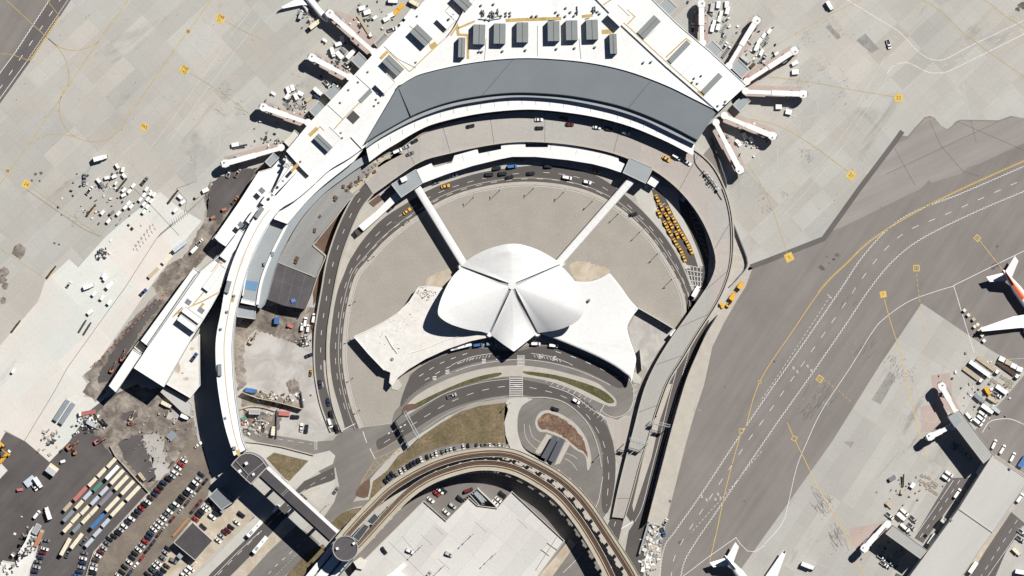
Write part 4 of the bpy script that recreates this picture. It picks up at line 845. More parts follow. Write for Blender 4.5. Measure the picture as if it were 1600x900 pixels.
each('parapet', [lambda mb, a=a: mb.wall(*a) for a in (([(489, 383), (507, 398), (509, 401)], 2.2, 0, 8.6), ([(562, 298), (545, 313), (520, 346), (489, 383)], 1.4, 7, 8.8), ([(509, 401), (496, 432), (487, 460), (478, 484)], 1.2, 7, 8.6), ([(435, 410), (493, 433)], 1.2, 7.6, 8.1))], mt['kerb'], OD)
db = MB()
for x, y in ((464, 404), (463, 407), (462, 410), (500, 338), (525, 308), (537, 291), (548, 290), (556, 284), (524, 312), (549, 287), (560, 283), (492, 360), (585, 268), (575, 275)): db.box(at(x, y, 8), (rv.uniform(1, 2.4), rv.uniform(1, 2), rv.uniform(.3, 1)), rv.uniform(0, 3))
for _ in range(40):
    t = rv.random(); db.box(at(540 + t * 60 + rv.uniform(-4, 4), 300 - t * 55 + rv.uniform(-5, 5), 8), (rv.uniform(.4, 1.6), rv.uniform(.3, 1), .3), rv.uniform(0, 3))
part('rubble', db, mt['mulch'], OD)['kind'] = 'stuff'
each('roof_seam', [lambda mb, a=a, b=b: mb.wall([a, b], .3, 7.75, 7.95) for a, b in (((447, 417), (434, 474)), ((462, 424), (448, 477)), ((477, 430), (463, 480)))] + [lambda mb: mb.wall([(425, 436), (489, 455)], .3, 7.75, 7.93)], mt['unit'], OD)
tp = MB(); tp.box(at(458, 470, 7.8), (2.6, 2.2, .8), .3, taper=.8); part('blue_tarpaulin', tp, flat('tarp_blue', (.09, .16, .42), .6), OD)
dust = MB(); dust.ribbon(cr([(592, 262), (570, 282), (548, 300)], 4), 7, 8.03); dust.ribbon([(572, 258), (610, 244)], 6, 8.04); part('dusty_edge', dust, mt['sand'], OD)

# ---- elevated upper road and its ramps
UP = MB(); ui = cr([(583, 303), (600, 291), (625, 273), (660, 251), (700, 240), (750, 229), (800, 222), (850, 222), (900, 227), (950, 237), (985, 249), (1020, 265), (1055, 291), (1085, 325), (1105, 360), (1117, 395), (1118, 418), (1110, 440), (1100, 456), (1075, 492), (1048, 530), (1025, 568), (1010, 600), (1000, 632), (990, 672), (977, 720), (966, 765), (957, 808)], 5)
uo = cr([(570, 284), (590, 258), (615, 241), (650, 215), (680, 200), (740, 184), (800, 175), (850, 175), (920, 184), (980, 199), (1030, 218), (1062, 228), (1088, 240), (1113, 264), (1132, 302), (1141, 340), (1143, 380), (1140, 415), (1130, 448), (1115, 478), (1088, 520), (1064, 560), (1044, 592), (1031, 625), (1021, 655), (1013, 685), (1000, 725), (988, 770), (976, 810)], 5)
def up_z(t): return 8.0 if t < .62 else 8.0 - (t - .62) / .38 * 6.4
rows = UP.slab(ui, uo, up_z, .9, 0, 1, 110)
UR = thing('upper_road', 'long curved pale concrete upper road on columns round the loop', 'elevated road', at(1000, 260))
part('deck', UP, [mt['deck'], mt['kerb']], UR)
UW = MB()
def railing(mb, path3, w=.45, h=.9):
    for a, b in zip(path3, path3[1:]):
        d = Vector(b) - Vector(a); nn = Vector((-d.y, d.x, 0)).normalized() * w / 2
        A, B = Vector(a), Vector(b); up = Vector((0, 0, h))
        q = [A + nn, B + nn, B - nn, A - nn]
        mb.face([p + up for p in q]); mb.face([q[0], q[1], q[1] + up, q[0] + up]); mb.face([q[2], q[3], q[3] + up, q[2] + up])
for seg in ([r[0] for r in rows], [r[1] for r in rows][58:], [r[1] for r in rows][:22]): UW = MB(); railing(UW, seg); part('barrier', UW, mt['kerb'], UR)
UJ = MB()
for i in (8, 14, 21, 29, 40, 52, 63, 70, 77, 84, 92, 99, 106):
    a, b = Vector(rows[i][0]), Vector(rows[i][1]); d = (b - a); nn = Vector((-d.y, d.x, 0)).normalized() * .12; u = Vector((0, 0, .02))
    UJ.face([a + nn + u, b + nn + u, b - nn + u, a - nn + u])
for k in range(3):
    a = [Vector(r[0]).lerp(Vector(r[1]), .3 + .2 * k) for r in rows]
    for i in range(14, 70, 3):
        d = a[i + 1] - a[i]; nn = Vector((-d.y, d.x, 0)).normalized() * .07; u = Vector((0, 0, .025)); b_ = a[i] + d * .45
        UJ.face([a[i] + nn + u, b_ + nn + u, b_ - nn + u, a[i] - nn + u], 1)
part('deck_joint', UJ, [mt['taxi_dark'], mt['white_old']], UR)
for i in range(4, 104, 7):
    for t in (.2, .8):
        p = Vector(rows[i][0]).lerp(Vector(rows[i][1]), t); UC = MB(); UC.cyl((p.x, p.y, 0), (p.x, p.y, p.z - .9), .6, .6, 10); part('column', UC, mt['kerb'], UR)
EK = MB(); EK.wall(resample(offset(uo[58:120], -3.5), 50), 2.0, 0, 3.2); struct('retaining_wall', EK, mt['kerb'])
# left ramp down to street level
RP = MB(); rl_ = cr([(569, 286), (553, 306), (538, 333), (526, 360), (515, 392), (508, 420), (503, 450), (496, 490), (492, 520), (491, 560), (493, 590), (500, 628), (509, 655), (517, 675)], 5)
rr_ = cr([(583, 303), (566, 324), (553, 350), (542, 378), (533, 405), (527, 430), (523, 450), (516, 490), (512, 520), (511, 560), (513, 590), (519, 628), (527, 655), (535, 675)], 5)
rws = RP.slab(rl_, rr_, lambda t: max(.08, 7.95 * (1 - t / .72)), None, 0, 1, 60); struct('ramp', RP, [mt['road'], mt['kerb']])
RW = MB(); railing(RW, [r[0] for r in rws], .8, .8); railing(RW, [r[1] for r in rws], .8, .8); struct('ramp_barrier', RW, mt['kerb'])
RD = MB(); c3 = [Vector(r[0]).lerp(Vector(r[1]), .5) for r in rws]
for i in range(3, 57, 4):
    d = c3[i + 1] - c3[i]; nn = Vector((-d.y, d.x, 0)).normalized() * .13; u = Vector((0, 0, .03)); b_ = c3[i] + d * 1.1
    RD.face([c3[i] + nn + u, b_ + nn + u, b_ - nn + u, c3[i] - nn + u])
struct('ramp_lane_dashes', RD, mt['white'])

# ---- arrivals kerb canopies
CA = thing('kerb_canopy', 'long white notched canopy between upper road and arrivals lanes', 'canopy', at(810, 245))
top = [(651, 265), (674, 255), (678, 262), (706, 254), (710, 243), (746, 233), (748, 240), (783, 233), (783, 225), (800, 223), (821, 222), (821, 230), (856, 230), (856, 223), (880, 225), (900, 229), (935, 237), (966, 245), (967, 252), (976, 256), (972, 270), (948, 262), (925, 256), (887, 250), (837, 245), (800, 245), (780, 249), (739, 259), (698, 272), (661, 286)]
mb = MB(); mb.prism(top, 6.3, 6.9, 0, 1); part('roof', mb, [mt['roof'], mt['steel']], CA)
each('post', [lambda mb, x=x, y=y: mb.cyl(at(x, y, .13), at(x, y, 6.3), .25) for x, y in ((668, 272), (700, 262), (740, 250), (770, 243), (800, 238), (840, 238), (880, 240), (920, 248), (955, 258))], mt['steel'], CA)
js = MB()
for a, b in (((862, 223), (858, 245)), ((902, 234), (896, 250)), ((940, 240), (930, 256)), ((762, 236), (768, 251)), ((722, 241), (728, 262))): js.wall([a, ((a[0] + b[0]) / 2, (a[1] + b[1]) / 2)], .35, 6.85, 7.0)
part('roof_seam', js, mt['unit'], CA)
for lab, pts, u in (('grey roofed lift lobby with white roof unit at left tube', [(611, 288), (650, 264), (661, 286), (627, 309)], (630, 281)), ('plain grey roofed lift lobby where the right tube starts', [(984, 246), (1021, 262), (1009, 287), (973, 270)], None)):
    t = thing('lift_lobby', lab, 'lobby', at(*cen(pts)))
    roofpart('roof', t, pts, 0, 10.0, 'metal_l', 'wall_dark', .25)
    if u:
        b_ = MB(); b_.prism(rect(u[0] + 1, u[1] - 1, 10, 7.5, -25), 10, 12.4); part('roof_unit', b_, mt['roof'], t)
    gl = MB(); c = cen(pts); gl.prism([(c[0] + (x - c[0]) * 1.01, c[1] + (y - c[1]) * 1.01) for x, y in pts], 3, 6); part('window_band', gl, mt['glass'], t)
LCp = thing('kerb_canopy', 'short slanted white canopy left of the left grey lift lobby', 'canopy', at(590, 335))
mb = MB(); mb.prism([(560, 353), (568, 361), (592, 340), (618, 316), (630, 308), (622, 297), (611, 307), (588, 330)], 4.4, 5.0, 0, 1); part('roof', mb, [mt['roof'], mt['steel']], LCp)
each('post', [lambda mb, x=x, y=y: mb.cyl(at(x, y, .13), at(x, y, 4.4), .2) for x, y in ((567, 354), (590, 334), (612, 314))], mt['steel'], LCp)
kb = MB(); kb.prism([(553, 361), (560, 355), (567, 362), (559, 369)], 0, 3.2, 0, 1); part('end_kiosk', kb, [mt['roof_dark'], mt['wall_dark']], LCp)
RCp = thing('kerb_canopy', 'small square white canopy beside the right grey lift lobby', 'canopy', at(1020, 283))
mb = MB(); mb.prism([(1019, 273), (1032, 281), (1023, 293), (1011, 286)], 4.4, 5.0, 0, 1); part('roof', mb, [mt['roof'], mt['steel']], RCp)
each('post', [lambda mb, x=x, y=y: mb.cyl(at(x, y, .13), at(x, y, 4.4), .2) for x, y in ((1020, 276), (1028, 282), (1022, 290), (1014, 285))], mt['steel'], RCp)

# ---- walkway tubes
def tube(lab, a, b, w, zc):
    t = thing('walkway_tube', lab, 'walkway', at((a[0] + b[0]) / 2, (a[1] + b[1]) / 2))
    A, B = Vector(at(*a, zc)), Vector(at(*b, zc)); d = (B - A).normalized(); s = Vector((-d.y, d.x, 0)); r = w * S / 2
    sg = lambda v: math.copysign(abs(v) ** .45, v)
    prof = [(sg(math.cos(k * math.pi / 8)) * r, sg(math.sin(k * math.pi / 8)) * r * .8) for k in range(16)]
    mb = MB(); mb.grid([[tuple(P + s * x + Vector((0, 0, z))) for x, z in prof + prof[:1]] for P in (A, A.lerp(B, .33), A.lerp(B, .66), B)])
    part('shell', mb, mt['shell'], t)
    rb = MB()
    for k in range(1, 15):
        P = A.lerp(B, k / 15.0)
        rb.grid([[tuple(P + d * e + s * x * 1.02 + Vector((0, 0, z * 1.02))) for x, z in prof[:9]] for e in (-.12, .12)])
    part('joint_rib', rb, mt['shell'], t)
    col = MB()
    for k in (.2, .5, .8):
        P = A.lerp(B, k); col.box((P.x, P.y, 0), (1.0, 2.0, zc - r * .85), math.atan2(d.y, d.x))
    part('pier', col, mt['kerb'], t)
tube('white walkway tube from the left grey lift lobby to the shell roof', (650, 291), (726, 415), 12.2, 5.6)
tube('white walkway tube from the right grey lift lobby to the shell roof', (987, 281), (872, 412), 12.5, 5.6)

# ---- winged terminal: four concrete shells, two low wings
TW = thing('winged_terminal', 'white four-shelled terminal with spread wings at the middle of the loop', 'terminal', at(800, 470))
C0 = (800, 446.0)
def shell(name, ca, cb, outer, ridge_h, corner_h, lip_h, skew=.5, rim=.9, zc=14.5, gap=1.1):
    """doubly curved shell: centre C0, corners ca/cb, outer edge curve from ca to cb"""
    nu, nv = 26, 30
    O = resample(outer, nv + 1)
    # pull the side edges inwards to leave the skylight slot
    rows = []
    for i in range(nu + 1):
        u = i / nu; row = []
        for j in range(nv + 1):
            v = j / nv
            c = (C0[0] + (cen(O)[0] - C0[0]) * .04, C0[1] + (cen(O)[1] - C0[1]) * .04)
            o = O[j]
            x = c[0] + (o[0] - c[0]) * u; y = c[1] + (o[1] - c[1]) * u
            e = zc + (corner_h - zc) * u ** 1.5
            q = abs(v - skew) / (skew if v < skew else 1 - skew)
            prof = (1 - q ** 1.3)
            crest = (ridge_h - zc) * math.sin(min(1, u * 1.15) * math.pi / 2) + zc
            z = e + (crest - e) * prof * (u ** .55)
            if u > rim: z += lip_h * ((u - rim) / (1 - rim)) * prof
            # rolled edges next to the skylight slots
            ed = min(v, 1 - v)
            if ed < .07: z += .55 * (1 - ed / .07) * min(1, u * 4)
            row.append((*XY(x, y, z), z))
        rows.append(row)
    mb = MB(); mb.grid(rows, 0)
    # outer rim thickness and underside
    mb.grid([rows[-1], [(x, y, z - 1.0) for x, y, z in rows[-1]]], 0, False)
    mb.grid([[(x, y, z - 1.0) for x, y, z in r] for r in rows], 0)
    for j in (0, -1): mb.grid([[r[j] for r in rows], [(r[j][0], r[j][1], r[j][2] - 1.0) for r in rows]], 0, False)
    o = part(name, mb, mt['shell'], TW)
    sp = MB(); ed = [Vector(p) for p in rows[-1]]
    ins = [Vector((*XY(*[a + (b - a) * .10 for a, b in zip(O[j], C0)], 0), 0)) for j in range(nv + 1)]
    sp.grid([[(p.x, p.y, rows[-4][j][2] - 1.0) for j, p in enumerate(ins)], [(p.x, p.y, .0) for p in ins]], 0, False)
    part('window_wall', sp, mt['glass'], o, TW)
    return o
top_o = cr([(721.5, 415.5), (735, 403), (760, 390), (785, 382.5), (800, 380.8), (815, 382), (840, 390), (862, 402), (876, 412)], 6)
lef_o = cr([(721, 418), (708, 431), (697, 449), (688, 470), (684, 489), (690, 498), (703, 506), (720, 512), (736, 516), (752, 518), (763, 521.5)], 6)
rig_o = cr([(841, 520.5), (856, 518), (869, 516), (885, 511), (899, 504), (909, 494), (913, 484), (912, 470), (906, 453), (895, 435), (876, 414)], 6)
fro_o = [(766, 522.5), (785, 537), (803, 549.5), (820, 536), (838, 521.8)]
shell('shell_roof', None, None, top_o, 15.8, 7.0, -1.6, .5, .82)
shell('shell_roof', None, None, lef_o, 18.4, 7.0, .5, .46, .86)
shell('shell_roof', None, None, rig_o, 19.0, 7.0, .6, .47, .86)
shell('shell_roof', None, None, fro_o, 10.2, 6.2, .2, .5, .80)
# skylight strips lie lower in the slots, butts carry the corners
sl_ = MB()
for c in ((721, 417), (876, 413), (765, 522.3), (839.5, 521.3)):
    a = (C0[0] + (c[0] - C0[0]) * .06, C0[1] + (c[1] - C0[1]) * .06)
    n1 = offset([a, c], 2.6); n2 = offset([a, c], -2.6)
    sl_.face([(*XY(*n1[0], 14.0), 14.0), (*XY(*n1[1], 6.5), 6.5), (*XY(*n2[1], 6.5), 6.5), (*XY(*n2[0], 14.0), 14.0)])
part('skylight', sl_, mt['metal_l'], TW)
hb = MB(); hb.cyl(at(800, 446, 12.6), at(800, 446, 14.6), 2.6, 2.2, 16); part('crown_plate', hb, mt['shell'], TW)
bt = MB()
for c in ((721, 417), (876, 413), (765, 522), (839.5, 521)):
    p = at(*c); bt.cyl((p[0], p[1], 0), (p[0], p[1], 6.8), 2.4, 1.5, 12)
part('buttress', bt, mt['shell'], TW)
lwing = [(553, 526), (575, 516), (600, 503), (622, 489), (640, 471), (654, 449), (668, 446.5), (690, 449), (722, 462), (755, 490), (768, 526), (735, 533), (700, 545), (665, 561), (640, 576), (622, 590), (613, 603), (608, 598), (610, 582), (600, 578), (576, 553)]
rwing = cr([(882, 436), (900, 439.5), (920, 440), (938, 435), (952, 427)], 3) + cr([(954, 428), (970, 448), (984, 468), (997, 482)], 3) + cr([(997, 483), (985, 499), (980, 514), (987, 538), (994, 560), (991, 577), (987, 597)], 3) + cr([(982, 588), (960, 572), (930, 556), (900, 543), (868, 530), (845, 522)], 3)
mdw = MB(); mdw.prism(lwing, 3.4, 5.6, 0, 1)
part('wing_roof', mdw, [mt['roof_dirty'], mt['shell']], TW, label='stained left wing roof')
lb = MB(); c = cen(lwing); lb.prism([(c[0] + (x - c[0]) * .93, c[1] + (y - c[1]) * .93) for x, y in lwing[:16]], 0, 3.4); part('wing_wall', lb, mt['wall_dark'], TW)
rp_ = MB(); rp_.wall([lwing[i] for i in (0, 1, 2, 3, 4, 5, 6)], 1.4, 5.5, 6.0); rp_.wall([(553, 526), (576, 553), (600, 578)], 1.2, 5.5, 6.0); rp_.wall([(620, 588), (640, 552), (660, 546), (700, 530), (735, 522)], .8, 5.5, 5.9); rp_.wall([(603, 524), (612, 540), (621, 552)], 1.2, 5.5, 6.1); part('roof_upstand', rp_, mt['shell'], TW)
# right wing roof rises gently from its outer rim to the shells
O_ = resample(rwing, 60); cc = (905, 470)
rows_ = []
for k in range(8):
    u = (0, .3, .6, .8, .9, .95, .985, 1.0)[k]; z = (6.9, 6.9, 6.85, 6.75, 6.6, 6.4, 6.0, 5.2)[k]
    rows_.append([(*XY(cc[0] + (x - cc[0]) * u, cc[1] + (y - cc[1]) * u, z), z) for x, y in O_ + O_[:1]])
rwm = MB(); rwm.prism(rwing, 3.8, 5.6); sg_ = 1 if area([(x, -y) for x, y in rwing]) > 0 else -1
for o__, z_ in ((.7, 6.1), (1.6, 6.4), (2.8, 6.55)): rwm.prism([p for p in offset(rwing, -sg_ * o__, True)], 5.5, z_)
part('wing_roof', rwm, mt['shell'], TW)
rb_ = MB(); rb_.prism([(cc[0] + (x - cc[0]) * .93, cc[1] + (y - cc[1]) * .93) for x, y in O_], 0, 3.7); part('wing_wall', rb_, mt['wall_dark'], TW)
vt = MB(); vt.cyl(at(920.5, 469, 6), at(920.5, 469, 8.3), .8); vt.cyl(at(613, 561, 5.5), at(613, 561, 6.2), .9); part('roof_vent', vt, mt['unit'], TW)
pl_ = MB(); rr = random.Random(11)
for _ in range(60): 
    x, y = 668 + rr.gauss(0, 9), 461 + rr.gauss(0, 4.5)
    if y > 449: pl_.prism([(x + rr.uniform(.3, 1.4) * math.cos(a), y + rr.uniform(.3, 1.2) * math.sin(a)) for a in (0, 1.2, 2.5, 3.7, 5)], 5.6, 5.62 + rr.random() * .25)
for _ in range(45):
    t = rr.random(); x, y = 570 + t * 85 + rr.gauss(0, 3), 524 - t * 40 + rr.gauss(0, 4) + rr.choice((0, 0, 12, 22))
    pl_.prism([(x + rr.uniform(.3, 1.3) * math.cos(a), y + rr.uniform(.2, .7) * math.sin(a)) for a in (0, 1.2, 2.5, 3.7, 5)], 5.6, 5.62 + rr.random() * .03)
for _ in range(14):
    x, y = 620 + rr.gauss(0, 4), 543 + rr.gauss(0, 4); pl_.prism([(x + rr.uniform(.3, 1.2) * math.cos(a), y + rr.uniform(.3, .9) * math.sin(a)) for a in (0, 1.2, 2.5, 3.7, 5)], 5.6, 5.64 + rr.random() * .03)
part('roof_moss', pl_, mt['shrub'], TW)['kind'] = 'stuff'
ft = MB()
ft.prism([(610, 590), (618, 585), (628, 602), (622, 610), (612, 608)], 0, .3); ft.prism([(984, 584), (994, 582), (1003, 592), (1000, 600), (990, 598)], 0, .3); part('wing_apron', ft, mt['path'], TW)
# bare mounds beside the shells
for p, m in (([(672, 448), (664, 440), (680, 428), (700, 420), (714, 416), (708, 430), (698, 446), (685, 449)], 'sand'), ([(890, 418), (895, 410), (912, 409), (945, 418), (952, 427), (938, 434), (920, 439), (903, 439), (895, 430)], 'sand')):
    sheets('bare_ground', m, [cr(p, 3, True)], Z3)
sheets('right_court', 'grey_site', [[(994, 490), (1004, 487), (1055, 518), (1045, 530), (1030, 545), (1012, 580), (995, 560), (988, 538), (981, 514)]], Z4)
YW = thing('court_wall', 'dark low wall along the upper edge of the right wing court', 'wall', at(1025, 505)); wm = MB(); wm.wall([(997, 481), (1020, 494), (1052, 513)], 1.5, 0, 5.0); part('panel', wm, mt['wall'], YW)
YW2 = thing('court_wall', 'short low wall beside the tip of the right wing', 'wall', at(1000, 560)); wm = MB(); wm.wall([(1000, 546), (1003, 578)], 1.2, 0, 4.0); part('panel', wm, mt['wall'], YW2)
KB = thing('guard_kiosk', 'white roofed kiosk at the court corner beside the upper road', 'kiosk', at(1052, 522)); roofpart('roof', KB, rect(1053, 521, 13, 8, -45), 0, 4.5, 'roof', 'wall', .2)

# ---- station rotunda, footbridge, people-mover guideway
BR_ = thing('footbridge', 'long dark roofed footbridge with white side from dark head building to round tower', 'footbridge', at(470, 790))
def quad4(a, b, w0, w1): 
    p = offset([a, b], w0); q_ = offset([a, b], w1); return [p[0], p[1], q_[1], q_[0]]
ba, bb = (411, 738), (521, 839)
mb = MB(); mb.prism(quad4(ba, bb, 7.5, -7.5), 15.8, 20.6, 0, 1); part('roof', mb, [mt['roof_dark'], mt['glass']], BR_)
mb = MB(); mb.prism(quad4(ba, bb, -7.5, -12.2), 15.8, 20.8); o = part('side_roof', mb, mt['roof'], BR_)
mb = MB(); mb.prism(quad4(ba, bb, 10.5, 7.6), 15.4, 19.0); mb.wall(offset([ba, bb], 10.6), .5, 18.9, 19.5); part('glazed_side', mb, flat('blue_glass', (.06, .09, .14), .2), BR_)
pl = MB()
for t in (.2, .5, .8): pl.box(at(ba[0] + (bb[0] - ba[0]) * t, ba[1] + (bb[1] - ba[1]) * t), (1.6, 5, 15.8), R(-42))
part('pier', pl, mt['kerb'], BR_)
sj = MB()
for t in (.3, .32): sj.wall([(ba[0] + (bb[0] - ba[0]) * t + 6, ba[1] + (bb[1] - ba[1]) * t - 6), (ba[0] + (bb[0] - ba[0]) * t - 5, ba[1] + (bb[1] - ba[1]) * t + 5)], .5, 20.5, 20.8)
part('roof_seam', sj, mt['steel'], BR_)
HB = thing('bridge_head', 'dark flat roofed block with light railings at foot of curved connector', 'building', at(390, 735))
roofpart('roof', HB, [(361, 727)] + cr([(367, 719), (376, 711), (386, 708), (397, 710), (407, 716), (413, 723)], 3) + [(418, 730), (403, 745), (392, 757), (377, 743)], 0, 21.0, 'roof_dark', 'wall_dark', .5)
rl2 = MB(); rl2.wall([(367, 719), (388, 742), (413, 722)], .7, 20.9, 21.7); rl2.wall([(388, 742), (384, 751)], .7, 20.9, 21.7); rl2.wall([(361, 727), (367, 719)], .7, 20.9, 21.7); part('railing', rl2, mt['steel'], HB)
u_ = MB(); u_.box(at(385, 724, 21), (1.6, 1.6, 2.2), .5); u_.box(at(375, 736, 21), (1.6, 1.6, .6), .5); u_.box(at(396, 741, 21), (1.4, 1.4, .8), .5); part('roof_unit', u_, mt['roof'], HB)
RT = thing('round_tower', 'round dark roofed tower with pale rim where bridge meets the tracks', 'tower', at(539.5, 857))
circ = lambda x, y, r, n=40: [(x + r * math.cos(k * 2 * math.pi / n), y + r * math.sin(k * 2 * math.pi / n)) for k in range(n)]
mb = MB(); mb.prism(circ(539.5, 857, 19), 0, 24.0, 0, 1); part('roof', mb, [ribbed('tower_roof', (.07, .062, .066), R(48), 3.1, .15, .7), mt['wall_dark']], RT)
mb = MB(); mb.wall(circ(539.5, 857, 19.4), 1.2, 23.6, 24.6, closed=True); bk = mb
for k in range(14):
    a = k * 2 * math.pi / 14; bk.wall([(539.5 + 19.5 * math.cos(a), 857 + 19.5 * math.sin(a)), (539.5 + 22 * math.cos(a), 857 + 22 * math.sin(a))], .8, 23.2, 23.8)
part('rim', bk, mt['steel'], RT)
u_ = MB(); u_.box(at(527, 857, 24), (1.4, 1.4, 1.5), .3); u_.box(at(553, 849, 24), (1.4, 1.4, 1.5), .6); part('roof_unit', u_, mt['roof'], RT)
ST = thing('rail_station', 'white ridged station roof running off the bottom edge below round tower', 'station', at(505, 890))
for k, (w0, w1, z, m) in enumerate(((24, 15, 11, 'roof'), (15, 12.5, 9, 'metal_l'), (12, -2, 12.5, 'roof'), (-2, -6, 10, 'metal_l'), (-6, -14, 11.5, 'roof'), (-14, -17, 9, 'wall_dark'))):
    mb = MB(); mb.prism(quad4((540, 862), (480, 935), w0, w1), 0, z, 0, 1); part('roof_bay', mb, [mt[m], mt['wall']], ST)
wp = MB(); wp.prism([(552, 878), (562, 871), (573, 877), (566, 890), (558, 888)], 0, 8); part('side_wing', wp, mt['roof_cream'], ST)
PF = thing('platform_canopy', 'two dark glazed platform roofs between the twin tracks beside round tower', 'canopy', at(570, 825))
for p in ([(551, 839), (569, 819), (577, 823), (560, 846)], [(573, 815), (585, 802), (592, 809), (582, 820)]):
    mb = MB(); mb.prism(p, 9.5, 13.8, 0, 1); o = part('roof', mb, [flat('smoked_glass', (.05, .058, .06), .35), mt['wall_dark']], PF)
    w = MB(); w.wall(p, 1.0, 13.7, 14.2, closed=True); part('roof_frame', w, mt['steel'], o, PF)
GD = thing('guideway', 'elevated twin concrete people-mover tracks curving around the parking deck', 'guideway', at(760, 720))
tr1 = cr([(530, 846), (547, 826), (575, 796), (612, 761), (662, 731), (712, 713), (762, 706), (800, 709), (832, 722), (870, 743), (900, 768), (925, 798), (947, 831), (970, 866), (990, 899), (1010, 940)], 6)
tr2 = cr([(548, 866), (567, 847), (600, 811), (637, 773), (675, 748), (725, 731), (762, 727), (800, 733), (837, 751), (872, 776), (900, 809), (920, 839), (940, 874), (955, 905), (970, 940)], 6)
for tr, outer_first in ((tr1, 1), (tr2, -1)):
    tr = resample(tr, 90)
    mb = MB(); mb.slab(offset(tr, 8.0), offset(tr, -8.0), 11.0, 1.6, 0, 0, 90); o = part('track_deck', mb, mt['track'], GD)
    rm = MB()
    s = outer_first
    for off_, w, m, z in ((7.6 * s, .8, 1, 10.7), (6.5 * s, 1.1, 2, 10.15), (5.2 * s, 1.2, 0, 10.3), (3.9 * s, 1.2, 2, 10.12), (2.5 * s, 1.3, 0, 10.3), (1.3 * s, .8, 2, 10.13), (-1.2 * s, 1.1, 0, 10.3), (-2.1 * s, .5, 2, 10.11), (-7.7 * s, .7, 1, 10.5)):
        mm = MB(); 
        rm.slab(offset(tr, off_ + w / 2), offset(tr, off_ - w / 2), z + 1, .3, m, m, 90)
    part('running_rail', rm, [mt['rust'], mt['kerb'], mt['blackp']], o, GD)
for tr in (tr1, tr2):
    tr = resample(tr, 30)
    for p in tr[2:-1]: pr = MB(); pr.cyl(at(*p), at(*p, 9.4), 1.0, 1.0, 10); pr.box(at(p[0], p[1], 8.6), (5.4, 5.4, .9), .6); part('pier', pr, mt['kerb'], GD)

# ---- parking deck
PD = thing('parking_deck', 'large pale concrete parking deck inside the track curve at bottom', 'car park', at(720, 850))
m_pd = concrete('deck_concrete', (.47, .46, .435), R(-50), big=(32, 9), small=(16, 9), v1=.05, v2=.03, jd=.2, stain=.25, seed=2, tint=(1.01, 1, .995))
pdk = [(530, 920), (566, 878), (662, 783), (697, 814), (733, 778), (746, 790), (777, 794), (800, 768), (882, 845), (838, 905), (825, 920)]
mb = MB(); mb.prism(pdk, 0, 6.5, 0, 1); part('roof_deck', mb, [m_pd, mt['wall']], PD)
w = MB(); w.wall(pdk[1:-1], 1.3, 6.4, 7.4); w.wall([(838, 890), (871, 838)], .8, 6.4, 7.2); w.wall([(845, 858), (858, 868)], .6, 6.4, 7.0); w.wall([(855, 848), (872, 860)], .8, 6.4, 7.0); part('parapet', w, mt['kerb'], PD)
jn = MB()
for a, b in (((628, 838), (650, 864)), ((680, 824), (692, 835)), ((742, 815), (760, 832)), ((658, 836), (676, 852)), ((684, 873), (703, 890)), ((808, 810), (824, 826)), ((607, 846), (668, 905))): jn.ribbon([a, b], .5, 6.53)
part('deck_joint', jn, mt['taxi'], PD)
sr = MB(); sr.prism(rect(620, 893, 34, 8, -43), 6.4, 9.0); sr.prism([(603, 900), (618, 890), (640, 905), (630, 920)], 6.4, 9.5); part('stair_roof', sr, mt['roof'], PD)
LV = thing('entrance_canopy', 'louvred grey canopy over the notch of the parking deck', 'canopy', at(748, 777))
mb = MB()
for k in range(5): mb.prism(rect(748 + (k - 2) * -3.2, 777 + (k - 2) * 2.6 - 1, 26, 1.6, 48), 5.6, 6.0)
mb.prism(rect(749, 777, 20, 6, 48), 6.8, 7.3); part('louvre_panel', mb, mt['metal_l'], LV)
each('post', [lambda mb, x=x, y=y: mb.cyl(at(x, y), at(x, y, 6.8), .2) for x, y in ((742, 768), (756, 788))], mt['steel'], LV)
RM = thing('ramp_wall', 'thin white wall edging the sunken bay of parking deck', 'wall', at(768, 785)); wm = MB(); wm.wall([(746, 763), (777, 793)], 1.6, 0, 7); part('panel', wm, mt['roof_cream'], RM)

# ---- lower right pier
PR = thing('pier_terminal', 'grey flat roofed pier terminal in the lower right corner', 'terminal', at(1530, 800))
roofpart('roof', PR, [(1552, 709), (1498, 795), (1418, 905), (1390, 945), (1475, 945), (1504, 900), (1551, 833), (1600, 762), (1610, 748)], 0, 14.5, 'roof_grey', 'wall', .4)
lo = MB(); lo.wall([(1498, 795), (1551, 832)], 1.2, 14.4, 15.0); lo.wall([(1554, 712), (1606, 747)], 5, 14.3, 14.7); part('roof_joint', lo, mt['kerb'], PR)
for p, lab in (([(1482, 652), (1499, 641), (1515, 662), (1552, 711), (1537, 724)], 'upper'), ([(1396, 821), (1449, 860), (1438, 873), (1384, 834)], 'lower')):
    mb = MB(); mb.prism(p, 4.6, 14.0, 0, 1); o = part('gate_arm', mb, [ribbed('arm_roof_' + lab, (.30, .30, .285), R(-40) if lab == 'upper' else R(50), 1.4, .16, .6), mt['wall']], PR)
    w = MB(); w.wall([(x, y) for x, y in p], .7, 13.9, 14.3, closed=True); part('parapet', w, mt['kerb'], o, PR)
mb = MB(); mb.prism([(1482, 653), (1494, 645), (1504, 657), (1492, 668)], 4.2, 14.2); part('gate_lounge', mb, mt['metal_l'], PR)
ub = MB()
for x, y in ((1476, 812), (1486, 812), (1578, 732)): ub.box(at(x, y, 14.5), (1.2, 1.6, 1), .7)
part('roof_vent', ub, mt['unit'], PR)
sb = MB(); sb.prism(rect(1476, 814, 11, 8, 36), 0, 6); part('stair_block', sb, mt['roof_cream'], PR)

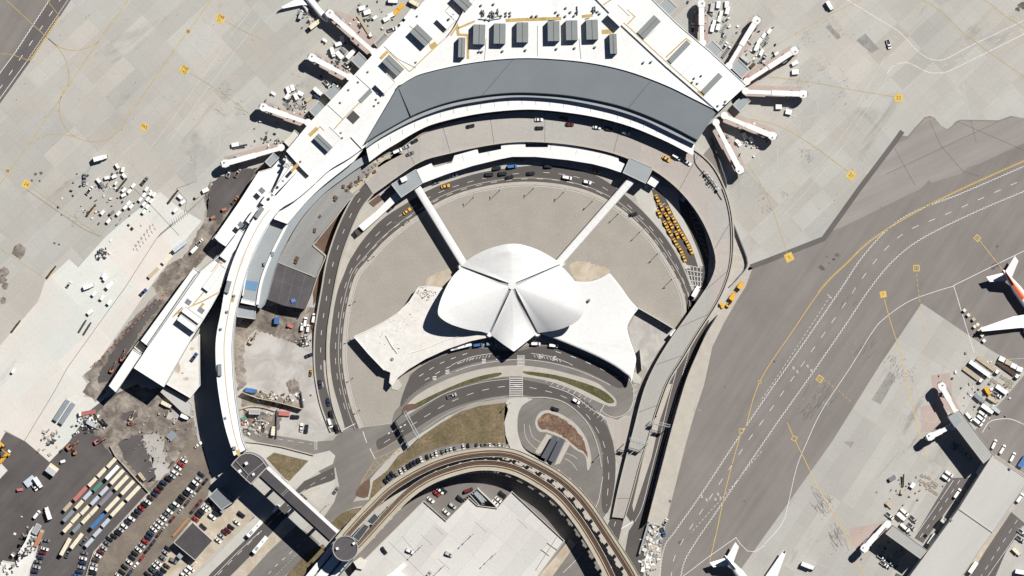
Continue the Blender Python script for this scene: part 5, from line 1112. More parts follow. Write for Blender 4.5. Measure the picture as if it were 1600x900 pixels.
# ---- jet bridges
LBL = ['white jet bridge reaching the small jet at the top left', 'white jet bridge beside the cluster of carts, second on left wing', 'white jet bridge third down the left terminal wing', 'white jet bridge fourth and lowest on the left wing',
       'upright white jet bridge touching the top edge on right wing', 'slanting white jet bridge between cart rows, second on right wing', 'white jet bridge pointing up right, third on right wing', 'horizontal white jet bridge at the right wing corner',
       'white jet bridge sloping gently down right from the terminal end', 'white jet bridge sloping steeply down beside the dark kerb wall', 'white jet bridge at the upper arm of the lower right pier', 'short white jet bridge at the lower arm of right pier', 'stubby white jet bridge beneath the upper arm lounge']
for k, ((a, b, w_), lab) in enumerate(zip(BR, LBL)):
    zt = 8.4 if k < 10 else 9.4
    t = thing('jet_bridge', lab, 'jet bridge', at(*a), 'jet bridges at the gates')
    d = Vector((b[0] - a[0], b[1] - a[1])); L = d.length; d.normalize(); nrm = Vector((-d.y, d.x))
    pt = lambda s, o=0: (a[0] + d.x * s + nrm.x * o, a[1] + d.y * s + nrm.y * o)
    rt = MB(); p = at(*a); rt.cyl((p[0], p[1], 3.6), (p[0], p[1], zt + .1), 2.0, 2.0, 16); rt.cyl((p[0], p[1], 0), (p[0], p[1], 3.6), .6, .6, 10); part('rotunda', rt, [mt['roof']], t)
    tn = MB()
    for s0, s1, hw, dz in ((2, L * .55, 3.3, 0), (L * .45, L - 6, 4.2, .35)):
        A = offset([pt(s0), pt(s1)], hw); B_ = offset([pt(s0), pt(s1)], -hw); tn.prism([A[0], A[1], B_[1], B_[0]], zt - 3.4 - dz, zt + dz)
    o = part('tunnel', tn, [mt['roof']], t)
    wn_ = MB()
    for sgn in (3.35, -3.35): wn_.wall([pt(4, sgn), pt(L * .44, sgn)], .15, zt - 2.0, zt - 1.0)
    part('window_band', wn_, mt['glass'], o, t)
    cbm = MB(); cbm.prism([pt(L - 7, -5.4), pt(L - 1, -6.2), pt(L + 4, -4.2), pt(L + 4, 4.2), pt(L - 1, 6.2), pt(L - 7, 5.4)], zt - 3.9, zt + .5); part('cab', cbm, mt['roof'], t)
    hd = MB(); hd.wall([pt(L + 4, -4), pt(L + 5.5, 0), pt(L + 4, 4)], 1.8, zt - 3.6, zt - .1); hd.prism([pt(L - 2, 1), pt(L, 1), pt(L, 3), pt(L - 2, 3)], zt + .4, zt + 1.0); part('bellows_hood', hd, mt['unit'], t)
    lg = MB()
    for sgn in (-3.4, 3.4): q_ = at(*pt(L * .78, sgn)); lg.box((q_[0], q_[1], .9), (.5, .5, zt - 4.3), .5)
    q1, q2 = at(*pt(L * .78, -5), .9), at(*pt(L * .78, 5), .9); lg.cyl(q1, q2, .35); o = part('drive_column', lg, mt['unit'], t)
    for sgn in (-4.6, 4.6):
        wh = MB(); q1, q2 = at(*pt(L * .78, sgn - .8), .6), at(*pt(L * .78, sgn + .8), .6); wh.cyl(q1, q2, .6, .6, 12)
        part('wheel', wh, mt['tyre'], o, t)
    sr = MB(); q_ = pt(L - 9, 6.5); sr.prism([pt(L - 12, 4.5), pt(L - 6, 4.5), pt(L - 6, 7.5), pt(L - 12, 7.5)], zt - 4, zt - 3.6)
    for i in range(7): sr.prism([pt(L - 12 - i * 1.4, 5), pt(L - 13.4 - i * 1.4, 5), pt(L - 13.4 - i * 1.4, 7.2), pt(L - 12 - i * 1.4, 7.2)], zt - 4.2 - i * .5, zt - 4.0 - i * .5)
    part('service_stairs', sr, mt['unit'], t)
    if k < 9:
        ac = MB(); ac.prism([pt(L * .7, 5.0), pt(L * .78, 5.0), pt(L * .78, 7.6), pt(L * .7, 7.6)], 2.5, 4.2); part('air_unit', ac, mt['steel'], t)

# ---- lettered sign beside the upper road
SG = thing('lettered_sign', 'row of freestanding white letters beside the upper road bend', 'sign', at(1111, 284))
cu = bpy.data.curves.new('t', 'FONT'); cu.body = 'jetBlue'; cu.size = 4.6; cu.extrude = .22; cu.space_character = 1.08; cu.align_x = 'CENTER'
tmp = bpy.data.objects.new('t', cu); COL.objects.link(tmp); me = bpy.data.meshes.new_from_object(tmp.evaluated_get(bpy.context.evaluated_depsgraph_get())); bpy.data.objects.remove(tmp)
me.materials.clear(); me.materials.append(mt['white'])
sa = math.atan2(-20, 15)      # along the road edge, read from the road
lt = link('lettering', me, SG); lt.rotation_euler = (R(90), 0, sa); lt.location = (.3, .8, 9.6)
fr = MB(); a_, b_ = (1104, 271), (1119, 291)
fr.wall([a_, b_], .9, 9.0, 9.5); fr.wall([(a_[0] + 3, a_[1] - 1.5), (b_[0] + 3, b_[1] - 1.5)], .9, 9.0, 9.4)
for t in (0, .25, .5, .75, 1): p = (a_[0] + (b_[0] - a_[0]) * t, a_[1] + (b_[1] - a_[1]) * t); fr.wall([p, (p[0] + 3.2, p[1] - 1.6)], .6, 9.0, 9.4); fr.cyl(at(p[0] + 1.5, p[1] - .8), at(p[0] + 1.5, p[1] - .8, 9.0), .25)
part('frame', fr, mt['steel'], SG)

# ---- blast fence beside the low road
BF = thing('blast_fence', 'tall pale blast fence with ribbed face between low road and taxiway', 'fence', at(1060, 660))
fp = cr([(1122, 492), (1105, 520), (1090, 552), (1074, 590), (1060, 635), (1046, 685), (1033, 735), (1021, 780), (1012, 815)], 5)
mb = MB(); mb.wall(fp, .9, 0, 7.6); st_ = mb; fo = offset(resample(fp, 90), -1.5)
if fo[40][0] < resample(fp, 90)[40][0]: fo = offset(resample(fp, 90), 1.5)
for p, q_ in zip(resample(fp, 90), fo): st_.wall([p, q_], .4, 0, 6.0)
part('panel', st_, mt['kerb'], BF)
WS = thing('site_hoarding', 'long white sheet wall beside the rubble heap at bottom right', 'hoarding', at(1008, 845)); wm = MB(); wm.wall([(1013, 818), (999, 866)], 2.6, 0, 2.5); wm.wall([(1016, 819), (1032, 822)], 1, 0, 1.5); part('panel', wm, mt['metal_l'], WS)
# apron fence line by the upper road
KF = thing('kerb_wall', 'dark kerb wall curving along the right side of upper road', 'wall', at(1150, 340)); wm = MB(); wm.wall(cr([(1111, 215), (1118, 232), (1128, 262), (1135, 285), (1133, 300), (1130, 312), (1140, 335), (1155, 372), (1168, 411), (1155, 432), (1142, 446)], 4), 1.6, 0, 2.2); part('coping', wm, mt['wall_dark'], KF)
KF2 = thing('kerb_wall', 'dark kerb wall between sign letters and the upper road', 'wall', at(1115, 290)); wm = MB(); wm.wall(cr([(1085, 240), (1087, 255), (1100, 272), (1115, 292), (1128, 312)], 4), 1.0, 0, 8.6); part('coping', wm, mt['wall_dark'], KF2)

# ---- low buildings and yards at the bottom left
DB = thing('ribbed_shed', 'square dark ribbed metal roof building inside the car park', 'shed', at(302, 846))
roofpart('roof', DB, [(300.6, 815.5), (333, 845), (305, 876), (271, 848)], 0, 5.2, 'roof_dark', 'wall', .3)
rbm = MB()
for k in range(9):
    t = (k + .5) / 9; rbm.wall([(300.6 + (271 - 300.6) * 0 + (333 - 300.6) * t, 815.5 + (845 - 815.5) * t), (271 + (305 - 271) * t, 848 + (876 - 848) * t)], .35, 5.1, 5.32)
part('roof_rib', rbm, M('rib_metal', (.05, .05, .056)), DB)
each('eave_lamp', [lambda mb, t=k / 6: mb.box(at(273 + (307 - 273) * t, 849 + (878 - 849) * t, 4.2), (.7, .7, .7), .6) for k in range(7)], mt['roof'], DB)
ORS = thing('timber_stack', 'long orange timber strip along the dark shed edge', 'timber', at(283, 828)); mb = MB()
for k in range(3): mb.wall([(295 - k * .8, 811 - k * .9), (271 - k * .8, 839 - k * .9)], .8, 0, .5 + .3 * k)
part('plank', mb, flat('orange_timber', (.42, .20, .075), .8), ORS)
SB = thing('low_block', 'low flat block lying in the shadow of the curved connector', 'building', at(347, 778)); roofpart('roof', SB, [(326, 776), (340, 762), (369, 782), (346, 797)], 0, 4.2, 'metal', 'wall_dark', .3)
for x, y, lab in ((347.5, 798, 'small square pale booth among cars by the shaded block'), (281, 869, 'small square pale booth at the dark shed corner')):
    t = thing('booth', lab, 'booth', at(x, y)); roofpart('roof', t, rect(x, y, 8, 7, 40), 2.4, 2.8, 'metal_l', 'wall', 0); wm = MB(); wm.prism(rect(x, y, 6, 5, 40), 0, 2.4); part('cabin', wm, mt['glass'], t)
GR = thing('shed', 'grey roofed shed between the construction fence walls', 'shed', at(397, 645)); roofpart('roof', GR, rect(397.5, 644, 17, 7, 2), 0, 3.6, 'metal_l', 'wall', .2)
SO = thing('site_office', 'long pale cluttered site office block in the bottom left corner', 'site office', at(40, 860))
roofpart('white_deck', SO, [(-10, 905), (4, 876), (28, 880), (30, 862), (40, 845), (46, 830), (52, 822), (60, 850), (55, 870), (47, 888), (45, 905)], 0, 2.8, 'roof_dirty', 'wall', .3)
roofpart('grey_roof', SO, rect(57, 827, 16, 9, -62), 0, 4.2, 'metal_l', 'wall', .2); roofpart('orange_roof', SO, rect(62, 839, 22, 6, -68), 0, 3.8, 'sand', 'wall', 0)
o_ = MB(); o_.prism(rect(60, 843, 24, 6.2, -66), 3.7, 3.95); part('orange_sheet', o_, flat('orange_sheet', (.36, .15, .08), .7), SO)
cj = MB()
for _ in range(50):
    t = rv.random(); cj.box(at(12 + t * 45 + rv.gauss(0, 6), 890 - t * 50 + rv.gauss(0, 6), 2.8), (rv.uniform(.5, 2.2), rv.uniform(.4, 1.4), rv.uniform(.3, 1.4)), rv.uniform(0, 3), m=rv.randrange(3))
part('clutter', cj, [mt['unit'], mt['roof'], mt['dark']], SO)['kind'] = 'stuff'
# walls and fences
for lab, p, w, h, m in (('low concrete wall between container yard and gravel car park', [(172, 697), (180, 712), (205, 740), (232, 769)], 1.2, 1.4, 'kerb'),
                        ('thin pale fence along the lower end of the gravel car park', [(146, 863), (140, 880), (133, 905)], 1.2, 1.2, 'kerb'),
                        ('long brown retaining wall across the construction court', [(378, 613), (402, 622), (440, 630), (472, 639)], 1.2, 4.0, 'sand'),
                        ('short dark wall at right end of construction court', [(470, 612), (474, 636)], 1.4, 2.5, 'wall_dark'),
                        ('white kerb wall along the street below construction court', [(384, 690), (405, 692), (440, 698), (490, 711)], 1.6, 1.0, 'kerb'),
                        ('small pale wall at lower tip of the brown lawn', [(440, 745), (450, 755)], 1.2, 1.6, 'kerb'),
                        ('dark gravel wall dividing the street and site compound', [(433, 640), (432, 684)], 1.2, 1.8, 'wall_dark'),
                        ('curved tan kerb wall above the site compound', cr([(372, 640), (390, 635), (410, 636), (430, 642)], 3), 2.2, 1.0, 'sand')):
    t = thing('wall', lab, 'wall', at(*p[len(p) // 2])); wm = MB(); wm.wall(p, w, 0, h); part('coping', wm, mt[m], t)
# loop road shelter: two dark slanting roofs on pale islands
for lab, p, isl_ in (('left dark roof of the twin bus shelters in loop road', [(864.6, 680), (873, 683.5), (855, 718), (845.5, 714.5)], [(854, 678), (862, 681), (846, 707), (840, 710), (836, 706)]),
                     ('right dark roof of the twin bus shelters in loop road', [(874.5, 683), (883, 687), (866, 723), (857, 719.5)], [(883, 690), (891, 693), (875, 724), (866, 727)])):
    t = thing('bus_shelter', lab, 'shelter', at(*cen(p))); mb = MB(); mb.prism(p, 3.2, 3.7); part('roof', mb, M('slate_roof', (.075, .08, .095), var=.08), t)
    mb = MB()
    for x, y in p: 
        c = cen(p); q_ = (c[0] + (x - c[0]) * .8, c[1] + (y - c[1]) * .8); mb.cyl(at(*q_), at(*q_, 3.2), .15)
    part('post', mb, mt['steel'], t)
    k_ = MB(); k_.prism(isl_, 0, .16); struct('shelter_island', k_, mt['kerb'])
# ================================================================ VEHICLES AND LOOSE THINGS
PAL = {'white': (.72, .72, .70), 'silver': (.40, .41, .42), 'grey': (.16, .165, .17), 'black': (.012, .012, .014), 'navy': (.018, .03, .07), 'red': (.32, .025, .022), 'dark red': (.11, .016, .016),
       'brown': (.07, .045, .03), 'blue': (.045, .11, .29), 'dark green': (.03, .07, .055), 'yellow': (.62, .33, .03), 'cream': (.62, .565, .43), 'tan': (.42, .35, .25), 'pale blue': (.42, .47, .52),
       'blue grey': (.20, .23, .255), 'green': (.075, .20, .165), 'rust red': (.40, .14, .12), 'orange': (.33, .15, .085), 'purple grey': (.19, .18, .21), 'bright blue': (.05, .14, .33)}
_pm = {}
def paint(c):
    if c not in _pm:
        m, nt, b = newmat(c.replace(' ', '_') + '_paint'); n = N(nt); setup(b, .38, .0, .5); b.inputs['Coat Weight'].default_value = .3
        nt.links.new(n.vm('SCALE', PAL[c], n.rng(n.noise(n.coord(), .9, 3), .3, .7, .9, 1.1)), b.inputs['Base Color']); _pm[c] = m
    return _pm[c]
_mc = {}
def proto(kind, colr):
    """meshes of one kind of vehicle in one colour: list of (part name, mesh, [sub-parts])"""
    k = (kind, colr)
    if k in _mc: return _mc[k]
    P_, G, TY, ST_ = paint(colr), mt['glass'], mt['tyre'], mt['steel']
    out = []
    def add(nm, mb, mats, sub=()): out.append((nm, mb.mesh(nm, mats), sub))
    def wheels(mb, xs, w, r=.33, m=1):
        for x in xs:
            for s in (-1, 1): mb.cyl((x, s * (w - .2), r), (x, s * w, r), r, r, 10, m)
    if kind in ('car', 'taxi', 'van', 'suv'):
        L = {'car': 4.7, 'taxi': 5.0, 'van': 5.3, 'suv': 4.8}[kind]; w = {'car': .92, 'taxi': .96, 'van': 1.0, 'suv': .98}[kind]; h = L / 2
        hood, top = {'car': (.92, 1.45), 'taxi': (.95, 1.5), 'van': (1.15, 2.05), 'suv': (1.05, 1.75)}[kind]
        b = MB(); b.frus(-h + .1, h - .1, w - .06, .22, -h, h, w, .55, 0, 0, .32); b.frus(-h, h, w, .55, -h + .18, h - .12, w - .09, hood, 0, 0, .36); wheels(b, (-h + .95, h - .95), w + .01)
        wb, wf = {'car': (-h + .55, h - 1.35), 'taxi': (-h + .75, h - 1.45), 'van': (-h + .12, h - .95), 'suv': (-h + .2, h - 1.25)}[kind]
        rb, rf = {'car': (wb + .75, wf - .95), 'taxi': (wb + .7, wf - .9), 'van': (wb + .15, wf - .75), 'suv': (wb + .35, wf - .85)}[kind]
        g_ = MB(); g_.frus(wb, wf, w - .12, hood, rb, rf, w - .30, top - .05, 0, 0, .06)
        b.frus(rb - .03, rf + .03, w - .27, top - .05, rb + .05, rf - .05, w - .33, top, 0, 0, .1)
        if kind == 'taxi': b.box((0.0 + (rb + rf) / 2, 0, top), (.28, .75, .18), 0, 2)
        add('body', b, [P_, TY, mt['roof']]); add('windows', g_, [G])
        if kind == 'van':
            for s in (-1, 1): b.box(((rb + rf) / 2, s * .5, top), (rf - rb - .4, .05, .06), 0, 1)
    elif kind == 'pickup':
        b = MB(); b.frus(-2.6, 2.6, .9, .25, -2.6, 2.6, .96, .6, 0, 0, .25); b.frus(.1, 2.6, .96, .6, .15, 2.5, .88, 1.1, 0, 0, .2)
        for s in (-1, 1): b.box((-1.25, s * .88, .6), (2.7, .14, .55))
        b.box((-2.55, 0, .6), (.1, 1.7, .55)); wheels(b, (-1.6, 1.6), .97, .38); b.frus(.2, 1.0, .66, 1.68, .25, .95, .6, 1.74, 0, 0, .08)
        g_ = MB(); g_.frus(.12, 1.75, .84, 1.1, .2, 1.05, .68, 1.69, 0, 0, .05); bd = MB(); bd.box((-1.25, 0, .6), (2.6, 1.64, .06))
        add('body', b, [P_, TY]); add('windows', g_, [G]); add('load_bed', bd, [mt['dark']])
    elif kind in ('truck', 'bus', 'cab'):
        if kind == 'bus':
            b = MB(); b.frus(-6, 6, 1.22, .4, -6, 6, 1.25, 2.6, 0, 0, .2); b.frus(-6, 6, 1.25, 2.6, -5.85, 5.85, 1.1, 2.95, 0, 0, .25); wheels(b, (-3.6, 4.0), 1.26, .48)
            g_ = MB(); g_.frus(-5.7, 6.03, 1.262, 1.5, -5.7, 6.03, 1.272, 2.35, 0, 0, .2); ac = MB(); ac.box((-2.8, 0, 2.94), (2.2, 1.5, .25)); ac.box((2.4, 0, 2.94), (.9, .9, .15))
            add('body', b, [P_, TY]); add('windows', g_, [G]); add('roof_unit', ac, [mt['metal_l']])
        else:
            cbm = MB(); cbm.frus(1.6, 3.5, 1.0, .4, 1.6, 3.5, 1.05, 1.5, 0, 0, .15); cbm.frus(1.6, 3.5, 1.05, 1.5, 1.65, 2.95, .95, 2.35, 0, 0, .1); pass
            g_ = MB(); g_.frus(2.0, 3.53, .9, 1.55, 2.0, 3.02, .84, 2.2, 0, 0, .02)
            add('cab', cbm, [P_, TY]); add('windscreen', g_, [G])
            bxm = MB(); bxm.box((-.95, 0, .7), (4.9, 2.3, 2.4)); bxm.box((-.95, 0, 3.1), (4.7, 2.1, .06)); add('cargo_box', bxm, [P_])
            ch = MB(); ch.box((0, 0, .55), (6.4, 1.0, .16)); wheels(ch, (2.6, -1.6, -2.6), 1.0, .45); add('chassis', ch, [mt['dark'], TY])
    elif kind == 'cart':
        b = MB(); b.box((0, 0, .42), (3.0, 1.7, .1)); wheels(b, (-1.0, 1.0), .8, .24)
        b.box((1.9, 0, .4), (.9, .08, .08), 0, 1); add('chassis', b, [mt['unit'], TY])
        c = MB(); c.frus(-1.5, 1.5, .85, .52, -1.5, 1.5, .85, 1.65); c.frus(-1.55, 1.55, .9, 1.65, -1.45, 1.45, .75, 1.82, 0, 0, .05); add('hood', c, [P_])
    elif kind == 'unit load':
        c = MB(); c.frus(-1.0, 1.0, .95, .5, -1.0, 1.0, .95, 2.1, 0, 0, .04); add('container', c, [P_])
        b = MB(); b.box((0, 0, .34), (2.5, 1.9, .14)); wheels(b, (-.8, .8), .85, .2); add('dolly', b, [mt['unit'], TY])
    elif kind == 'tug':
        b = MB(); b.frus(-1.5, 1.5, .75, .25, -1.45, 1.45, .75, .95, 0, 0, .15); wheels(b, (-.9, .9), .8, .36); b.box((-.5, 0, 1.75), (1.1, 1.2, .07)); add('body', b, [P_, TY])
        f = MB()
        for x, y in ((-1.0, -.55), (-1.0, .55), (0, -.55), (0, .55)): f.box((x, y, .95), (.07, .07, .8))
        add('canopy_post', f, [mt['dark']]); s_ = MB(); s_.box((-.6, 0, .9), (.5, 1.0, .35)); add('seat', s_, [mt['dark']])
    elif kind == 'dolly':
        b = MB()
        for y in (-.75, 0, .75): b.box((0, y, .4), (3.4, .12, .12))
        for x in (-1.6, -.8, 0, .8, 1.6): b.box((x, 0, .38), (.12, 1.6, .12))
        wheels(b, (-1.1, 1.1), .8, .2); b.box((2.2, 0, .38), (1.0, .08, .08)); add('frame', b, [P_, TY])
    elif kind == 'container':
        b = MB(); L = 6.1; b.box((0, 0, .1), (L, 2.44, 2.5))
        for k_ in range(20): b.box((-L / 2 + .25 + k_ * .294, 0, 2.6), (.1, 2.3, .035))
        e = b
        for x in (-1, 1):
            for s in (-1, 1): e.box((x * (L / 2 - .06), s * 1.18, 0), (.16, .16, 2.68))
        add('shell', b, [P_]); d = MB(); d.box((L / 2 + .01, 0, .2), (.04, 2.2, 2.3))
        for s in (-.6, -.25, .25, .6): d.box((L / 2 + .05, s, .25), (.04, .05, 2.2))
        add('door', d, [P_])
    elif kind == 'tanker':
        b = MB(); b.cyl((-6, 0, 1.9), (5.2, 0, 1.9), 1.2, 1.2, 16); add('tank', b, [P_])
        r = MB(); r.box((-.4, 0, 3.08), (10, .5, .08)); add('catwalk', r, [mt['dark']]); c = MB(); c.box((-.4, 0, .5), (11, .9, .25)); wheels(c, (-5, -4, -3, 3), 1.2, .5); add('chassis', c, [mt['dark'], TY])
    elif kind == 'flatbed':
        b = MB(); b.box((-1.2, 0, .95), (10.5, 2.3, .18)); 
        for k_ in range(12): b.box((-6.0 + k_ * .86, 0, 1.13), (.12, 2.3, .04), 0, 1)
        add('load_bed', b, [P_, mt['dark']]); c = MB(); c.frus(4.3, 6.4, 1.0, .4, 4.3, 6.4, 1.1, 1.6, 0, 0, .2); c.frus(4.3, 6.4, 1.1, 1.6, 4.4, 5.9, 1.0, 2.5, 0, 0, .15); add('cab', c, [paint('white')])
        g_ = MB(); g_.frus(4.8, 6.43, .92, 1.65, 4.8, 5.98, .86, 2.35); add('windscreen', g_, [G]); w_ = MB(); w_.box((-1, 0, .6), (10, .9, .3)); wheels(w_, (-5, -4, 1, 5.2), 1.1, .48); add('chassis', w_, [mt['dark'], TY])
    elif kind == 'boxtrailer':
        b = MB(); b.box((0, 0, .95), (11.5, 2.5, 2.7)); b.box((0, 0, 3.65), (11.3, 2.3, .06))
        for k_ in range(11): b.box((-5.2 + k_ * 1.04, 0, 3.7), (.06, 2.4, .03))
        add('cargo_box', b, [P_]); c = MB(); c.box((0, 0, .6), (11, 1, .3)); wheels(c, (-4.6, -3.6, 3.4), 1.15, .48); add('chassis', c, [mt['dark'], TY]); d = MB(); d.box((-5.76, 0, 1.0), (.05, 2.3, 2.5)); add('door', d, [mt['steel']])
    elif kind == 'loader':   # belt loader / stairs
        b = MB(); b.frus(-4.2, 3.0, .8, .4, -4.2, 3.0, .8, .9, 0, 0, .15); wheels(b, (-3, 2), .85, .4); add('body', b, [P_, TY])
        c = MB(); c.grid([[(-5, -.5, 1.0), (5.2, -.5, 2.6)], [(-5, .5, 1.0), (5.2, .5, 2.6)]]); c.grid([[(-5, -.5, 1.0), (5.2, -.5, 2.6)], [(-5, -.5, .8), (5.2, -.5, 2.4)]]); c.grid([[(-5, .5, 1.0), (5.2, .5, 2.6)], [(-5, .5, .8), (5.2, .5, 2.4)]]); add('conveyor', c, [mt['dark']])
        rl = MB()
        for s in (-.55, .55): rl.cyl((-4.5, s, 1.6), (5, s, 3.2), .06, .06, 6)
        add('handrail', rl, [mt['steel']])
    elif kind == 'digger':
        b = MB()
        for s in (-1, 1): b.box((0, s * .95, 0), (3.2, .55, .8), 0, 1)
        b.box((0, 0, .8), (1.2, 1.2, .2), 0, 1); add('undercarriage', b, [P_, mt['dark']])
        c = MB(); c.frus(-1.9, 1.2, 1.2, .95, -1.8, 1.1, 1.1, 2.0, 0, 0, .3); add('body', c, [P_]); g_ = MB(); g_.frus(.0, 1.3, .0 + .5, 1.0, .1, 1.2, .45, 2.8); add('cab', g_, [G])
        a = MB(); a.cyl((1.0, -.7, 1.8), (3.6, -.7, 4.0), .25, .22, 8); a.cyl((3.6, -.7, 4.0), (5.4, -.7, 1.6), .22, .16, 8); a.box((5.4, -.7, .8), (.9, 1.1, .9), taper=.7); add('digging_arm', a, [P_])
    _mc[k] = out
    return out
CAT = {'car': 'car', 'taxi': 'taxi', 'van': 'van', 'suv': 'car', 'pickup': 'pickup truck', 'truck': 'truck', 'bus': 'bus', 'cart': 'baggage cart', 'unit load': 'cargo container', 'tug': 'tow tractor', 'dolly': 'dolly',
       'container': 'container', 'tanker': 'tank trailer', 'flatbed': 'flatbed truck', 'boxtrailer': 'trailer', 'loader': 'belt loader', 'digger': 'excavator'}
NAME = {'car': 'car', 'taxi': 'taxi', 'van': 'van', 'suv': 'car', 'pickup': 'pickup_truck', 'truck': 'box_truck', 'bus': 'bus', 'cart': 'baggage_cart', 'unit load': 'cargo_container', 'tug': 'tow_tractor', 'dolly': 'cargo_dolly',
        'container': 'shipping_container', 'tanker': 'tank_trailer', 'flatbed': 'flatbed_truck', 'boxtrailer': 'box_trailer', 'loader': 'belt_loader', 'digger': 'excavator'}
rc = random.Random(21)
def put(kind, colr, px, py, ang, label, group=None, z=.06, scale=None):
    """ang = world heading in degrees"""
    x, y = XY(px, py, z)
    t = thing(NAME[kind], label, CAT[kind], (x, y, z), group, R(ang))
    if scale: t.scale = scale
    for nm, me, sub in proto(kind, colr): link(nm, me, t)
    return t
def fleet(kind, items, ang, where, group, end, z=.06, jitter=2.5, noun=None, scale=None):
    """items: (px, py, colour[, angle[, kind]]) listed from the end named in `end`"""
    for i, it in enumerate(items):
        px, py, c = it[:3]; a = it[3] if len(it) > 3 and it[3] is not None else ang; k = it[4] if len(it) > 4 else kind
        sc_ = it[5] if len(it) > 5 else scale or ((.93, .9, 1.0) if kind in ('car', 'suv') else None)
        put(k, c, px, py, a + rc.uniform(-jitter, jitter), f'{c} {noun or CAT[k]}, {ORD[i + 1]} from {end} {where}', group, z, sc_)

# ---- gravel car park: three rows
rowA = [(287.5, 719, 'white'), (283, 725.5, 'red'), (278, 730.5, 'white'), (273.5, 738, 'white'), (269, 743.5, 'silver'), (263, 748, 'black'), (256, 754, 'navy'), (251, 760.5, 'black'), (246.5, 766, 'dark red'), (241.5, 772, 'navy'), (235.5, 777.5, 'brown'), (230.5, 784, 'white'), (225.5, 788.5, 'black'),
        (220.5, 793.5, 'red'), (215.6, 799, 'navy'), (210.6, 804.5, 'black'), (205.5, 810, 'white'), (199.4, 815.6, 'navy'), (194, 821.5, 'white'), (188.5, 827.5, 'silver'), (184, 832.5, 'black'), (178, 837.5, 'black'), (171, 842, 'black'), (167, 848.5, 'grey'), (162, 856, 'silver'), (157.5, 862.5, 'dark red'), (153, 868, 'white', -30), (149, 874.5, 'brown', -26), (147, 882, 'silver', -18), (146, 888.5, 'white', -14), (145, 895.5, 'black', -8)]
fleet('car', [(a[0], a[1], a[2], (a[3] if len(a) > 3 else -36), rc.choice(['car', 'suv', 'car'])) for a in rowA], -36, 'of the upper gravel row', 'cars in the upper row of the gravel car park', 'top')
rowB = [(314.5, 741, 'navy'), (310, 748.5, 'silver'), (305, 754, 'white'), (300.5, 760, 'black'), (296, 765.5, 'white'), (291, 771, 'black'), (285, 777, 'black'), (280.6, 783, 'black'), (275, 787.5, 'white'), (269.5, 792.5, 'dark green'), (265, 798.5, 'white'), (260, 803.5, 'grey'), (255.5, 809.5, 'white'), (250, 815.6, 'white'), (245, 821.5, 'white'), (240, 827, 'white'), (235.3, 833.5, 'navy'), (231.5, 839.5, 'navy'),
        (227, 845.7, 'red'), (222, 852, 'silver'), (216.3, 858.5, 'white'), (210.8, 864.5, 'black'), (206.3, 871, 'black'), (202, 878, 'white'), (195, 885.6, 'black'), (190.6, 893.7, 'black'), (185.6, 899.5, 'white')]
fleet('car', [(a[0], a[1], a[2], -38, rc.choice(['car', 'suv', 'car'])) for a in rowB], -38, 'of the middle gravel row', 'cars in the middle row of the gravel car park', 'top')
rowC = [(320.5, 752.5, 'black'), (310.5, 764.5, 'brown'), (302, 774, 'silver'), (292, 786, 'brown'), (282.5, 796, 'silver'), (269, 811, 'dark red'), (257.5, 823.5, 'silver'), (248, 834.5, 'brown'), (239, 848, 'navy'), (230, 859.5, 'black'), (222, 871.5, 'red'), (212, 883.5, 'white'), (202.5, 895.5, 'navy')]
fleet('car', rowC, 51, 'of the end-to-end gravel row', 'cars parked end to end on the gravel', 'top')
# ---- sandy car park round the dark shed
rowD = [(262.5, 857, 'black'), (259, 863.5, 'silver'), (254, 871.5, 'grey'), (247.5, 879.5, 'white'), (242.5, 884.5, 'white'), (237.5, 890.6, 'dark green'), (230.6, 897, 'black')]
fleet('car', rowD, -38, 'of the row below dark shed', 'cars in the row below the dark shed', 'top')
fleet('car', [(260.5, 884, 'brown'), (255.5, 890.6, 'black'), (250, 895.5, 'navy'), (245, 900, 'black')], -38, 'of short row under the shed', 'cars in the short row below the dark shed', 'top')
put('suv', 'grey', 271, 876, -30, 'dark grey car alone by the pale booth at shed corner')
fleet('suv', [(298, 888, 'white', -38, 'van'), (292.5, 892.5, 'white'), (287, 898, 'white')], -38, 'of trio at the bottom kerb', 'white cars at the bottom kerb of the sandy lot', 'top')
fleet('car', [(327.5, 786.5, 'brown'), (324, 792, 'white'), (319, 795, 'white'), (314, 800, 'black'), (310, 804.5, 'black'), (305.6, 811, 'red')], -38, 'of the row above dark shed', 'cars in the row above the dark shed', 'top')
put('car', 'brown', 302, 797, 51, 'brown car parked end to end above dark shed, lower one'); put('car', 'dark red', 311, 786, 51, 'dark red car parked end to end above dark shed, upper one')
put('car', 'black', 317.5, 823, -42, 'black car alone at the right corner of dark shed'); put('suv', 'white', 331.5, 807, -42, 'white car alone between the shed and the pale booth'); put('suv', 'black', 337.5, 802, -30, 'black car touching the small square pale booth')
put('suv', 'black', 377, 803.5, -38, 'black car alone in the upper right of the sandy lot')
fleet('car', [(370, 816, 'white'), (361, 823, 'black'), (356, 828.5, 'dark red'), (351, 831.5, 'dark red'), (346, 837, 'silver'), (340.6, 844, 'white')], -38, 'of the row along highway pavement', 'cars along the highway pavement', 'top')
put('car', 'white', 310, 695, 38, 'white car standing alone at the edge of the huge shadow')
put('bus', 'white', 398, 826, 47, 'white bus at the kerb of the highway beside sandy lot', scale=(.95, 1, 1)); put('bus', 'white', 406.5, 851, 50, 'white bus on the sandy median across the highway', scale=(.95, 1, 1))
put('van', 'white', 431, 795, 48, 'white van under the footbridge, upper one of two'); put('van', 'silver', 454, 798, 48, 'silver van just emerging from the footbridge shadow'); 
